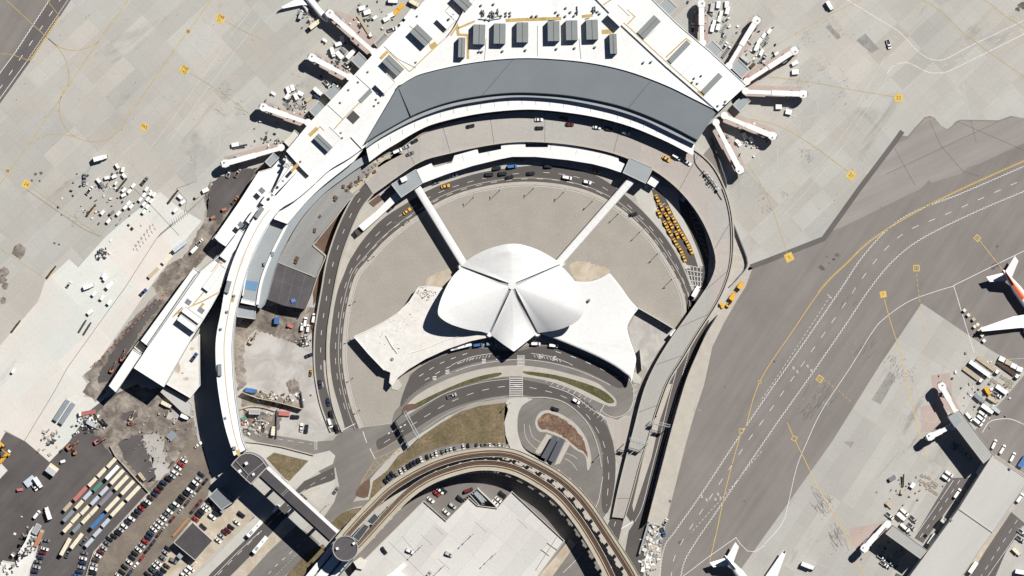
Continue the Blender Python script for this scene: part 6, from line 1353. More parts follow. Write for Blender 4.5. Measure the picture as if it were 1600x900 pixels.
# ---- cars beside the site offices
fleet('car', [(72.5, 844, 'grey'), (70, 857.5, 'white'), (66, 863.5, 'dark red'), (62, 871, 'navy'), (59.5, 877.5, 'grey'), (57.5, 886, 'silver'), (54, 893, 'navy')], -14, 'of row along site office', 'cars along the site office', 'top')
fleet('car', [(132, 864, 'grey'), (130, 872.5, 'white'), (129, 879.5, 'navy'), (127.5, 886.5, 'silver'), (124, 893.5, 'navy'), (119, 899, 'blue')], -12, 'of row left of the lot fence', 'cars left of the gravel lot fence', 'top')
put('pickup', 'grey', 106, 864, 70, 'dark grey pickup beside the lowest cream containers'); put('pickup', 'grey', 131.5, 845, 52, 'dark grey pickup squeezed beside the lowest pale blue container')
put('truck', 'white', 75.5, 801.5, 108, 'white box truck above the site office', scale=(1.05, 1, 1)); put('van', 'white', 57.5, 804, 52, 'white van above the site office, left of the truck')
put('truck', 'white', 60, 754, -56, 'white box truck beside pale planks, right one of two'); put('pickup', 'white', 54, 760, -56, 'white pickup beside pale planks, left of white truck')
# ---- container yard
CT_ = [[(174.8, 723.1, 20, 'cream'), (159.4, 738.1, 19, 'cream'), (145, 753.1, 18, 'cream'), (126.2, 771.2, 30, 'rust red'), (106.2, 791.5, 18, 'tan')],
       [(176, 738.1, 30, 'white'), (153.1, 760, 19, 'green'), (137.1, 774, 17.5, 'pale blue'), (124.4, 788.1, 17.5, 'cream'), (107.5, 806, 24, 'blue grey')],
       [(183.7, 745, 31, 'cream'), (163.1, 766.8, 18, 'pale blue'), (148.7, 781.9, 18, 'pale blue'), (133.1, 796.8, 18, 'cream'), (118.7, 809.5, 19, 'cream'), (106, 824.3, 19, 'cream')],
       [(190.5, 754, 31, 'cream'), (166.2, 778.7, 30, 'purple grey'), (147.5, 797.5, 18, 'cream'), (135, 810.6, 19, 'cream'), (120.6, 825, 17.5, 'blue grey')],
       [(200, 761.5, 30, 'cream'), (176.2, 787.5, 31, 'cream'), (153.5, 814, 32, 'bright blue'), (120.5, 845, 31, 'cream')],
       [(208.5, 770.5, 32, 'cream'), (184.5, 795, 31, 'cream'), (165.7, 816.5, 17, 'pale blue'), (152.6, 832, 17, 'pale blue'), (140, 847.3, 18, 'pale blue')],
       [(103, 854, 32, 'cream')]]
RN = ['outermost', 'second', 'third', 'fourth', 'fifth', 'sixth', 'lone bottom']
for r_, row in enumerate(CT_):
    for i, (x, y, L, c) in enumerate(row):
        a = math.degrees(math.atan2(1, 1)) + 2 + (14 if r_ == 6 else 5 if (r_ == 4 and i == 3) else 0)
        kind = 'container' if L < 26 else 'boxtrailer'
        s_ = L * S / (6.1 if kind == 'container' else 11.5)
        s_ *= .93; put(kind, c, x, y, a, f'{c} {"container" if kind == "container" else "long trailer"}, {ORD[i + 1]} from top in the {RN[r_]} yard row', 'containers and trailers in the yard', scale=(s_, .84, 1.0))
# ---- taxis in the holding lot
q_ = T(1000, 270, 6)
tx = [(160, 240), (200, 320), (265, 350), (180, 385), (250, 408), (315, 435), (240, 485), (290, 490), (355, 515), (280, 562), (345, 582), (400, 588), (330, 648), (440, 655), (378, 722), (475, 728), (412, 798)]
for i, p in enumerate(tx):
    x, y = q_(*p); put('taxi', 'yellow', x, y, -62 + rc.uniform(-5, 5), f'yellow taxi in the holding lot, {ORD[i + 1]} from the top', 'taxis waiting in the holding lot', scale=(.88, .9, 1))
for i, (x, y, a, lab) in enumerate([(696, 291, 13, 'yellow taxi on arrivals lanes left of the black cars'), (636, 330, 38, 'yellow taxi coming out of the left tube shadow'), (1041, 248, -32, 'yellow taxi up on the right bend of upper road'), (931, 268, -12, 'yellow taxi half hidden under the kerb canopy shadow')]):
    put('taxi', 'yellow', x, y, a, lab, z=.06 if i != 2 else 8.0)
# ---- arrivals lanes
for k, c, x, y, a, lab in [('car', 'white', 709, 274, 15, 'white car at the arrivals kerb under canopy edge'), ('car', 'grey', 681, 285, 18, 'grey car at the arrivals kerb near left lobby'), ('suv', 'black', 764, 273, 3, 'black car leading the cluster on arrivals lanes'), ('suv', 'black', 776, 263, 8, 'black car nearest the canopy in arrivals cluster'),
                           ('suv', 'black', 785, 271.5, 4, 'black car in the middle of arrivals cluster'), ('car', 'black', 796, 277, 14, 'black car lowest in the arrivals cluster'), ('van', 'bright blue', 800, 260, 6, 'bright blue van in the arrivals cluster'), ('van', 'blue grey', 811, 250, 0, 'blue grey van in the canopy shadow above blue van'), ('suv', 'black', 856, 260, -4, 'black car at canopy shadow edge on arrivals lanes'),
                           ('car', 'black', 829, 271, 4, 'black car alone mid-lane right of arrivals cluster'), ('van', 'white', 886, 277.5, -11, 'white van on the arrivals lanes right of centre'), ('suv', 'white', 917.5, 284.5, -14, 'white car following the white van on arrivals lanes'), ('car', 'black', 989, 335, 15, 'black car angled at the inner arrivals kerb near tube'), ('car', 'black', 610, 326, 38, 'black car in shadow beside the slanted canopy'),
                           ('truck', 'pale blue', 1070, 306, 62, 'pale blue box truck in upper road shadow above taxis'), ('truck', 'white', 1087, 455, 62, 'white truck in the shadow beneath upper road bend')]:
    put(k, c, x, y, a, lab, 'vehicles on the arrivals lanes')
# ---- upper road
for k, c, x, y, a, lab in [('car', 'white', 842, 187, 0, 'white car above a dark car on upper road'), ('car', 'black', 842.5, 200, 0, 'black car below a white car on upper road'), ('car', 'dark red', 881, 185, -14, 'dark red car at canopy edge on upper road'), ('car', 'dark red', 890, 194.5, -4, 'dark red car out in the sun on upper road'), ('car', 'white', 932.5, 199, -8, 'white car beside a black car right of red cars'),
                           ('car', 'black', 950.5, 201.5, -14, 'black car right of a white car on upper road'), ('suv', 'blue grey', 965, 194, -16, 'blue grey car in canopy shadow, left of two'), ('suv', 'blue grey', 981, 199, -18, 'blue grey car in canopy shadow, right of two'), ('suv', 'white', 978, 207.5, -16, 'white car below shaded cars on upper road'), ('car', 'black', 735, 197, 12, 'black car alone on left half of upper road'),
                           ('car', 'black', 647, 221, 26, 'black car at the canopy end on upper road'), ('van', 'white', 621, 236, 24, 'white van lowest left on the upper road'), ('car', 'silver', 636, 229, 26, 'silver car at canopy edge beside white van'), ('car', 'grey', 641, 240, 24, 'grey car inside the lane next to white van'), ('van', 'white', 1057, 245, -32, 'white van by the taxi on right bend'), ('car', 'white', 1074, 254, -35, 'white car last before the kerb on right bend')]:
    put(k, c, x, y, a, lab, 'cars on the upper road', 8.02)
# ---- forecourt, ramp and loop
for k, c, x, y, a, lab in [('bus', 'white', 720, 541, 14, 'white bus at the left wing kerb of shell terminal'), ('van', 'blue', 747, 539, 6, 'blue van in the shell shadow behind the bus'), ('van', 'blue grey', 767, 537, 6, 'blue grey van in the shell shadow nearest the tip'), ('car', 'black', 664, 564, 26, 'black car alone at the left wing kerb'), ('pickup', 'silver', 706, 618, 18, 'silver pickup on road below forecourt pavement'),
                           ('van', 'white', 837, 537, 0, 'white van right of the shell tip, nearer one'), ('van', 'white', 865, 540, -6, 'white van right of the shell tip, farther one'), ('suv', 'white', 900, 626.5, -32, 'white car on the curved road above loop'), ('car', 'black', 867, 639, -18, 'black car on the loop road by brown planting'),
                           ('car', 'navy', 500, 600, -83, 'navy car uppermost on the left ramp'), ('car', 'navy', 513, 628, -80, 'navy car second down on the left ramp'), ('suv', 'black', 517.5, 648, -78, 'black car third down on the left ramp'), ('van', 'white', 515.5, 661, -72, 'white van at the left ramp stop line'), ('suv', 'black', 526, 670, -72, 'black car at stop line right of white van'), ('car', 'grey', 525, 766, 55, 'grey car alone on the slip road by brown bed')]:
    put(k, c, x, y, a, lab)
# ---- parking deck and its sunken bay
for k, c, x, y, a, z, lab in [('car', 'red', 682, 771, -40, .06, 'red car in the bay left of parking deck'), ('car', 'white', 688, 767, -40, .06, 'white car next to red car in deck bay'), ('car', 'white', 673, 781, -38, .06, 'white car at the corner wall of deck bay'), ('suv', 'black', 719, 779, -40, .06, 'black car mid bay beside a silver car'), ('suv', 'silver', 707, 790, -40, .06, 'silver car mid bay beside a black car'), ('van', 'dark red', 732, 766, 20, .06, 'dark red van beside the louvred canopy'),
                              ('suv', 'black', 785, 772, -40, .06, 'black car in the right corner of deck bay'), ('car', 'white', 779, 781, -40, .06, 'white car upper of two by thin bay wall'), ('car', 'white', 774, 786, -40, .06, 'white car lower of two by thin bay wall'), ('car', 'white', 697, 800, -40, .06, 'white car lowest in the deck bay notch'), ('car', 'black', 693, 766, -40, .06, 'black car in track shadow right of white car'),
                              ('car', 'black', 600, 860, -55, 6.55, 'black car alone near left edge of parking deck'), ('suv', 'white', 640, 861, -25, 6.55, 'white car in the left middle of parking deck'), ('suv', 'silver', 701, 866, -25, 6.55, 'silver car in the centre of parking deck'), ('car', 'silver', 670, 897, 50, 6.55, 'silver car at the bottom edge of parking deck')]:
    put(k, c, x, y, a, lab, z=z)
# ---- row of cars on the strip beside the outer track
q_ = T(620, 680, 7.5)
rowG = [((5, 475), 'grey'), ((55, 430), 'white'), ((98, 395), 'silver'), ((140, 372), 'black'), ((175, 347), 'black'), ((215, 325), 'navy'), ((255, 305), 'black'), ((295, 288), 'white'), ((365, 262), 'black'), ((425, 242), 'silver'), ((470, 218), 'white'), ((545, 203), 'grey'), ((600, 188), 'silver'), ((645, 178), 'white'), ((690, 165), 'grey'), ((790, 138), 'white'), ((845, 132), 'black'), ((945, 130), 'brown'), ((1010, 130), 'grey'), ((1050, 132), 'brown'), ((1100, 133), 'white'), ((1150, 135), 'black'), ((1210, 132), 'white'), ((1260, 138), 'silver')]
GS = MB(); GS.ribbon(cr([(596, 760), (628, 734), (660, 713), (700, 700), (740, 696), (795, 698)], 5), 8, Z5 + .004); struct('track_side_strip', GS, mt['road_light'])
for i, (p, c) in enumerate(rowG):
    x, y = q_(*p); put('car', c, x - 1, y - .5, -62 + i * -1.1 + rc.uniform(-4, 4), f'{c} car on the strip beside outer track, {ORD[i + 1]} from left', 'cars along the outer track', scale=(.7, .75, .9))
# extra cars continuing down the strip
for i, (x, y, c) in enumerate([(613, 741, 'black'), (608, 746, 'navy'), (603, 752, 'black')]): put('car', c, x, y, -55, f'{c} car on the strip beside outer track, {["just left of the long row", "second left of the long row", "lowest of all"][i]}', 'cars along the outer track', scale=(.8, .9, 1))

# ---- airside, upper left
def at2(q, lst): return [(*q(a[0], a[1]), *a[2:]) for a in lst]
q_ = T(100, 230, 7.5)
fleet('cart', at2(q_, [(970, 490, 'white'), (1020, 540, 'white'), (1060, 555, 'white'), (940, 560, 'white'), (985, 605, 'white'), (1025, 630, 'white'), (900, 610, 'white'), (940, 665, 'white'), (980, 695, 'white'), (940, 755, 'white')]), 52, 'of the dense cart block', 'carts in the dense block on the left apron', 'top', scale=(.85, .95, 1))
fleet('cart', at2(q_, [(815, 450, 'white'), (770, 515, 'white'), (705, 500, 'white', 38), (700, 562, 'white', 25), (760, 655, 'white'), (720, 705, 'white'), (640, 775, 'white'), (790, 692, 'white'), (455, 765, 'white'), (525, 865, 'white')]), 48, 'of the loose carts left of block', 'loose carts left of the dense block', 'top', scale=(.9, .95, 1))
fleet('cart', at2(q_, [(625, 222, 'white', -60), (690, 262, 'white', 75), (705, 335, 'white', -50), (590, 345, 'white', 22), (505, 360, 'white', 15), (405, 392, 'white', -50)]), 20, 'of the cart curl', 'carts curled round the tractor', 'top', scale=(.9, .95, 1))
fleet('cart', at2(q_, [(1360, 585, 'white', -40), (1395, 645, 'white', 40), (1310, 740, 'white', 42)]), 40, 'of trio by red hatching', 'carts by the hatching', 'top', scale=(.95, .95, 1))
for k, c, x, y, a, lab, s in [('truck', 'white', 430, 128, 15, 'white box truck standing alone on the upper left apron', (1.15, 1.05, 1.2)), ('car', 'grey', 240, 360, -84, 'grey airside car left of the cart curl', None), ('pickup', 'silver', 240, 420, -84, 'silver pickup just below the grey airside car', (.6, .9, .9)), ('pickup', 'white', 300, 505, 52, 'white pickup below the two airside cars', None), ('tug', 'grey', 440, 442, -50, 'dark tow tractor inside the cart curl', (1.4, 1.2, 1)),
                              ('tug', 'white', 608, 425, 60, 'small white tow tractor right of the cart curl', (.8, .8, 1)), ('pickup', 'grey', 945, 395, 50, 'dark grey pickup above the dense cart block', None), ('loader', 'yellow', 320, 740, 52, 'yellow belt loader on the left apron beside drain line', (.8, .8, 1)), ('loader', 'tan', 680, 440, 50, 'pale belt loader left of the dense cart block', (.85, .9, 1)), ('loader', 'tan', 1280, 580, 52, 'pale belt loader beside the trio of carts', (.9, .9, 1)), ('tug', 'grey', 560, 770, 40, 'dark tow tractor below the loose carts', (1.2, 1, 1))]:
    put(k, c, *q_(x, y), a, lab, scale=s)
q_ = T(0, 225, 4)
for k, c, x, y, a, lab, s in [('loader', 'yellow', 322, 800, 52, 'yellow belt loader near the faded grey square mark', (.8, .8, 1)), ('cart', 'white', 650, 820, 55, 'white cart above a twin on bright new concrete', None), ('cart', 'white', 660, 840, 50, 'white cart below a twin on bright new concrete', None), ('truck', 'white', 690, 880, 45, 'white box truck on bright new concrete', (.8, .9, .7)), ('truck', 'white', 555, 890, 20, 'white box truck with bent shadow on bright new concrete', (.9, .9, .7)), ('pickup', 'white', 430, 878, 55, 'small white pickup at left of bright new concrete', (.7, .8, .8)),
                              ('cart', 'white', 1285, 290, 25, 'white cart beside the barrier wall near excavation', (1.2, 1.2, 1)), ('boxtrailer', 'pale blue', 1125, 640, 38, 'pale blue trailer parked along the excavation edge', (.75, .9, .9)), ('tug', 'tan', 1230, 330, 35, 'tan tow tractor with dollies near barrier wall', None), ('truck', 'white', 1215, 660, 45, 'white truck at the dark excavation beside concourse', (.7, .8, .7)), ('pickup', 'white', 1250, 612, 45, 'white pickup above white truck at the excavation', (.8, .9, 1)),
                              ('boxtrailer', 'tan', 960, 805, 45, 'tan open trailer along excavation fence', (.65, .8, .4)), ('boxtrailer', 'cream', 1045, 720, 45, 'cream open trailer along excavation fence', (.6, .8, .4)), ('pickup', 'orange', 1470, 350, 50, 'orange pickup squeezed beside the concourse wall', None), ('tug', 'orange', 1400, 410, 20, 'orange machine on bare ground beside concourse', None), ('tug', 'orange', 1330, 460, 30, 'orange machine left of the bare ground corner', None), ('pickup', 'white', 1430, 185, 70, 'white pickup under the fourth jet bridge', (.8, .9, 1)), ('pickup', 'tan', 1485, 180, 62, 'tan pickup under the fourth jet bridge', None), ('cart', 'white', 1470, 5, 10, 'white cart above the fourth jet bridge', (1.3, 1.2, 1)),
                              ('loader', 'grey', 1500, 15, 12, 'grey belt loader above the fourth jet bridge', (.8, .9, .8))]:
    put(k, c, *q_(x, y), a, lab, scale=s)
q_ = T(0, 450, 4)
for k, c, x, y, a, lab, s in [('cart', 'white', 590, 35, 50, 'white cart in the loose diagonal, uppermost', None), ('cart', 'white', 640, 60, 55, 'white cart in the loose diagonal, second down', None), ('cart', 'white', 685, 90, 50, 'white cart in the loose diagonal, right by drain line', None), ('cart', 'white', 565, 150, 40, 'white cart in the loose diagonal, lowest', (1.2, 1.1, 1)), ('loader', 'tan', 515, 240, 58, 'tan belt loader rack, left of two near drain line', (.8, .8, .5)), ('loader', 'tan', 545, 255, 58, 'tan belt loader rack, right of two near drain line', (.8, .8, .5)), ('pickup', 'blue', 898, 25, 45, 'blue pickup at the excavation fence corner', (.9, 1, 1)), ('tug', 'white', 82, 520, 55, 'lone white tow tractor at far left on bright concrete', None), ('loader', 'yellow', 100, 240, 52, 'yellow belt loader by the oil stained ground', (.8, .8, .8)),
                              ('boxtrailer', 'blue grey', 385, 765, 57, 'long blue grey trailer, left of the pair by orange truck', (1.15, 1, .5)), ('boxtrailer', 'blue grey', 420, 785, 57, 'long blue grey trailer, right of the pair by orange truck', (1.15, 1, .5)), ('flatbed', 'rust red', 545, 780, 190, 'rust brown flatbed truck with white cab facing left', (.75, 1, 1)), ('digger', 'orange', 765, 440, 80, 'orange excavator beside concourse tail, upper one', (.9, .9, .9)), ('digger', 'orange', 700, 510, 70, 'orange excavator beside concourse tail, lower one', (.85, .9, .9)), ('truck', 'cream', 1040, 728, -28, 'cream open truck below the main white roof', (.9, .9, .7)), ('truck', 'white', 1155, 805, -25, 'white truck below the terrace at shadow edge', (.7, .9, .8)),
                              ('pickup', 'blue', 1215, 430, 55, 'blue pickup on the sandy terrace roof', None), ('van', 'silver', 1118, 690, -15, 'silver van in the dark gap below terrace', None), ('truck', 'silver', 575, 850, -30, 'silver compressor truck amid scrap at the yard corner', (.9, 1, .8)), ('pickup', 'black', 650, 845, -48, 'black pickup right of the scrap at yard corner', None)]:
    put(k, c, *q_(x, y), a, lab, z=6.25 if 'terrace roof' in lab else .06, scale=s)
q_ = T(400, 0, 8)
for k, c, x, y, a, lab, s in [('cart', 'white', 1325, 105, 15, 'white cart above a twin beside long belt loader', (1.2, 1.3, 1)), ('cart', 'white', 1390, 155, 15, 'white cart below a twin beside long belt loader', (1.3, 1.4, 1)), ('tug', 'white', 1485, 222, 40, 'small white tractor right of the long belt loader', None), ('truck', 'cream', 738, 305, 38, 'cream catering truck at the nose of small jet', (1.05, 1.05, 1.1)), ('tug', 'white', 858, 505, -30, 'lone white tractor below the small jet', None), ('cart', 'white', 1075, 492, -85, 'white cart at right end of cluster below first bridge', (1.15, 1.2, 1)), ('cart', 'white', 1030, 552, 18, 'white cart at top of cluster below first bridge', (1.2, 1.2, 1)), ('truck', 'white', 960, 655, -75, 'white truck at left end of cluster below first bridge', (.8, .9, .8)),
                              ('cart', 'white', 1045, 690, -48, 'white cart in middle of cluster below first bridge', (1.5, 1.4, 1)), ('tug', 'grey', 1088, 632, -40, 'grey tractor in cluster below first bridge', (1.3, 1.2, 1)), ('truck', 'white', 1192, 672, 46, 'white box truck in cluster by the gate house', (1.0, 1.05, 1)), ('pickup', 'white', 1140, 828, -40, 'white pickup below the gate house cluster', None), ('loader', 'tan', 1250, 600, -42, 'tan belt loader alongside the first jet bridge', (1.1, .8, .8)), ('flatbed', 'tan', 1360, 330, -58, 'long tan flatbed truck below two white carts', (1.1, .7, .7)), ('truck', 'silver', 560, 195, 70, 'silver truck under the wing of small jet', (.6, .8, .8)), ('tug', 'silver', 690, 250, 20, 'silver tractor in the shadow of small jet', None)]:
    put(k, c, *q_(x, y), a, lab, scale=s)
q_ = T(400, 100, 8)
for k, c, x, y, a, lab, s in [('cart', 'white', 403, 325, -70, 'white cart upper left of group above third bridge', (1.2, 1.2, 1)), ('cart', 'white', 455, 300, -70, 'white cart uppermost of group above third bridge', (1.1, 1.2, 1)), ('cart', 'white', 392, 405, 50, 'white cart lower left of group above third bridge', (1.1, 1.2, 1)), ('cart', 'white', 500, 408, -65, 'white cart lower right of group above third bridge', (1.2, 1.2, 1)), ('cart', 'white', 555, 370, -25, 'white cart far right of group above third bridge', (1.1, 1.2, 1)), ('tug', 'white', 215, 368, -30, 'lone white tractor left of group above third bridge', None), ('truck', 'white', 775, 345, -42, 'white box truck above a dark blue tractor', (.85, .95, .9)), ('tug', 'navy', 755, 402, -20, 'dark blue tractor below a white box truck', (1.3, 1.3, 1)),
                              ('pickup', 'white', 890, 248, -48, 'white pickup left of another by the gate house', None), ('pickup', 'white', 1012, 265, -42, 'white pickup right of another by the gate house', None), ('tug', 'tan', 650, 450, 40, 'tan tractor with long tow bar above gate house', (1.3, 1.2, 1)), ('dolly', 'grey', 395, 518, -42, 'dark dolly rack, left of two above third bridge', (1.6, 1.2, 1)), ('dolly', 'grey', 530, 525, -32, 'dark dolly rack, right of two above third bridge', (1.6, 1.2, 1)), ('pickup', 'silver', 650, 665, 35, 'silver pickup at root of third left bridge', (1.2, 1, 1))]:
    put(k, c, *q_(x, y), a, lab, scale=s)
q_ = T(560, 0, 8)
for k, c, x, y, a, lab, s in [('cart', 'white', 350, 240, 28, 'white cart behind another on the curved stand line', (1.2, 1.3, 1)), ('cart', 'white', 408, 190, 28, 'white cart next to the yellow carts on curved line', (1.2, 1.3, 1)), ('cart', 'yellow', 475, 148, 45, 'yellow cart lower of two on curved line', (1.4, 1.3, 1)), ('cart', 'yellow', 526, 90, 45, 'yellow cart upper of two on curved line', (1.4, 1.2, 1)), ('boxtrailer', 'white', 635, 185, 50, 'white trailer parked along the left wing wall', (.6, .9, .8)), ('tug', 'white', 540, 290, 40, 'white tractor along left wing wall below trailer', None), ('pickup', 'white', 425, 365, 15, 'white pickup along left wing wall', None), ('truck', 'cream', 700, 40, -30, 'cream truck in the shade at the top edge', (.9, 1, .9)), ('truck', 'white', 435, 15, -5, 'white truck cut by the top edge beside left wing', (.8, .9, .8))]:
    put(k, c, *q_(x, y), a, lab, scale=s)
# ---- airside, upper right
q_ = T(1040, 0, 5.625)
for k, c, x, y, a, lab, s in [('cart', 'silver', 410, 68, 80, 'silver cart uppermost left beside the upright bridge', (1.6, 1.3, 1.1)), ('cart', 'white', 462, 42, 85, 'white cart second from upright bridge at top', (1.3, 1.2, 1)), ('cart', 'white', 535, 40, 88, 'white cart third from upright bridge at top', (1.2, 1.2, 1)), ('cart', 'white', 542, 92, 75, 'white cart below the third at upright bridge', (1.4, 1.2, 1)), ('cart', 'white', 487, 120, 78, 'white cart top of middle string by upright bridge', None), ('cart', 'white', 470, 168, 78, 'white cart second of middle string by upright bridge', None), ('cart', 'white', 460, 240, 75, 'white cart bottom of middle string by upright bridge', (1.1, 1.2, 1)), ('cart', 'white', 425, 200, 78, 'white cart top of left string by upright bridge', None), ('cart', 'white', 410, 250, 78, 'white cart bottom of left string by upright bridge', (1.3, 1.2, 1)), ('pickup', 'white', 238, 245, 85, 'white pickup in the upright bridge shadow', None), ('tug', 'tan', 228, 165, 88, 'tan tractor in the upright bridge shadow', (1.4, 1, 1)),
                              ('cart', 'white', 910, 275, 52, 'white cart leading the diagonal string on right apron', None), ('cart', 'white', 862, 312, 52, 'white cart second in the diagonal string on right apron', None), ('cart', 'white', 825, 358, 52, 'white cart third in the diagonal string on right apron', (1.1, 1.1, 1)), ('truck', 'white', 802, 410, 65, 'white truck at foot of the diagonal string', (.75, .85, .8)), ('tug', 'white', 840, 465, 60, 'white tractor below the diagonal cart string', (1.4, 1.2, 1)), ('pickup', 'silver', 862, 510, 60, 'silver pickup below the diagonal cart string', None), ('pickup', 'white', 520, 405, 55, 'white pickup above a dark flatbed by gate house', None), ('flatbed', 'grey', 535, 455, 55, 'dark flatbed truck along the slanting bridge', (.6, .7, .7)), ('cart', 'white', 1135, 556, 30, 'white cart below the tip of third right bridge', (1.2, 1.2, 1)), ('cart', 'white', 1138, 634, 5, 'white cart above the horizontal bridge tip', (1.2, 1.5, 1)), ('truck', 'white', 1440, 50, -60, 'white truck alone on the upper right apron', (.8, .9, .9)),
                              ('dolly', 'grey', 510, 250, 55, 'thin dolly rack right of the left cart strings', (1.5, 1, 1)), ('dolly', 'grey', 505, 350, 55, 'thin dolly rack above the notched gate house', (1.6, 1, 1)), ('dolly', 'grey', 875, 360, 55, 'dark dolly rack beside the diagonal string', (1.7, 1.1, 1)), ('truck', 'metal' if False else 'silver', 700, 520, -40, 'silver truck docked at the notched gate house', (.9, 1, .9)), ('tug', 'brown', 760, 580, 45, 'brown tractor right of the notched gate house', (1.3, 1.2, 1)), ('tug', 'rust red', 715, 678, 30, 'rust red tractor at the root of third right bridge', None)]:
    put(k, c, *q_(x, y), a, lab, scale=s)
q_ = T(1060, 130, 5.625)
for k, c, x, y, a, lab, s in [('cart', 'white', 880, 208, 0, 'white cart below the horizontal bridge, left one', (1.1, 1.5, 1)), ('cart', 'white', 967, 255, -12, 'white cart below the horizontal bridge, right one', (1.1, 1.5, 1)), ('cart', 'white', 580, 465, -60, 'white cart below the gently sloping bridge, left one', (1.1, 1.2, 1)), ('cart', 'white', 640, 498, -60, 'white cart below the gently sloping bridge, right one', (1.1, 1.2, 1)), ('tug', 'white', 527, 525, -50, 'white tractor left of two carts between sloping bridges', (1.4, 1.3, 1))]:
    put(k, c, *q_(x, y), a, lab, scale=s)
put('pickup', 'white', 1388.5, 69, -75, 'white pickup with dark bed alone on the far right apron'); put('cart', 'white', 1213, 84, 40, 'lone white cart right of the diagonal string tip', scale=(.8, .8, 1))
# ---- airside, lower right
q_ = T(1480, 400, 6.43)
fleet('unit load', at2(q_, [(172, 545, 'cream'), (212, 592, 'cream'), (265, 635, 'tan'), (305, 688, 'cream'), (275, 708, 'cream'), (346, 725, 'tan'), (322, 750, 'cream'), (348, 795, 'cream'), (368, 850, 'white')]), -45, 'of the chain by wide wing', 'cargo containers near the wide wing', 'top', noun='cargo box', scale=(.85, .85, .8))
q_ = T(1400, 560, 8)
for k, c, x, y, a, lab, s in [('flatbed', 'tan', 960, 205, -36, 'brown bedded flatbed truck, lowest left of four', (1.0, 1, 1)), ('boxtrailer', 'white', 1040, 125, -36, 'long white segmented trailer between brown flatbeds', (1.15, .9, .7)), ('flatbed', 'tan', 1150, 85, -36, 'brown bedded flatbed truck, second of four', (1.15, 1, 1)), ('flatbed', 'brown', 1400, 140, -36, 'dark bedded flatbed truck, uppermost right of four', (1.15, 1, 1)), ('cart', 'white', 1320, 10, -25, 'white cargo cart leftmost above the flatbeds', (1.1, 1.5, 1.2)), ('cart', 'tan', 1398, 52, -25, 'tan cargo cart second above the flatbeds', (1.1, 1.5, 1.2)), ('cart', 'white', 1468, 95, -25, 'white cargo cart third above the flatbeds', (1.1, 1.5, 1.2)), ('cart', 'white', 1542, 135, -20, 'white cargo cart rightmost above the flatbeds', (1.1, 1.5, 1.2)),
                              ('boxtrailer', 'white', 1315, 388, -35, 'white box trailer next to small dolly racks', (.62, .95, .8)), ('truck', 'yellow', 1143, 408, -60, 'yellow service truck left of the white box trailer', (.7, .9, .7)), ('pickup', 'white', 1262, 455, -30, 'white pickup below the white box trailer', None), ('truck', 'tan', 1205, 515, -35, 'tan truck below white pickup on pier apron', (.9, .9, .6)), ('truck', 'blue grey', 1040, 500, -42, 'blue grey truck alone left of the pier vehicles', (.95, .95, .7)), ('truck', 'white', 1140, 632, -35, 'long white truck in the middle of pier vehicles', (1.15, 1, 1)), ('truck', 'silver', 1245, 640, -38, 'silver truck right of the long white truck', (.9, .9, .8)), ('van', 'white', 1080, 690, -35, 'white van top of three by curved white line', None), ('van', 'white', 1058, 748, -40, 'white van middle of three by curved white line', None), ('van', 'white', 1020, 792, -40, 'white van bottom of three by curved white line', (1.2, 1.1, 1)), ('van', 'white', 912, 728, -50, 'white van nearest the upper arm lounge', (1.1, 1, 1)), ('tug', 'white', 1200, 385, 10, 'small white tractor right of the yellow truck', None)]:
    put(k, c, *q_(x, y), a, lab, scale=s)
dd = MB()
i = 0
for x, y in [(1215, 275), (1265, 310), (1310, 335), (1330, 235), (1385, 265), (1440, 295), (1350, 365), (1390, 325), (1420, 345)]:
    i += 1; put('dolly', 'tan', *q_(x, y), -36, f'empty tan dolly on the pier apron, {ORD[i]} of the scattered nine from left', 'empty dollies by the white box trailer', scale=(.8, 1, 1))
q_ = T(1330, 700, 4.5)
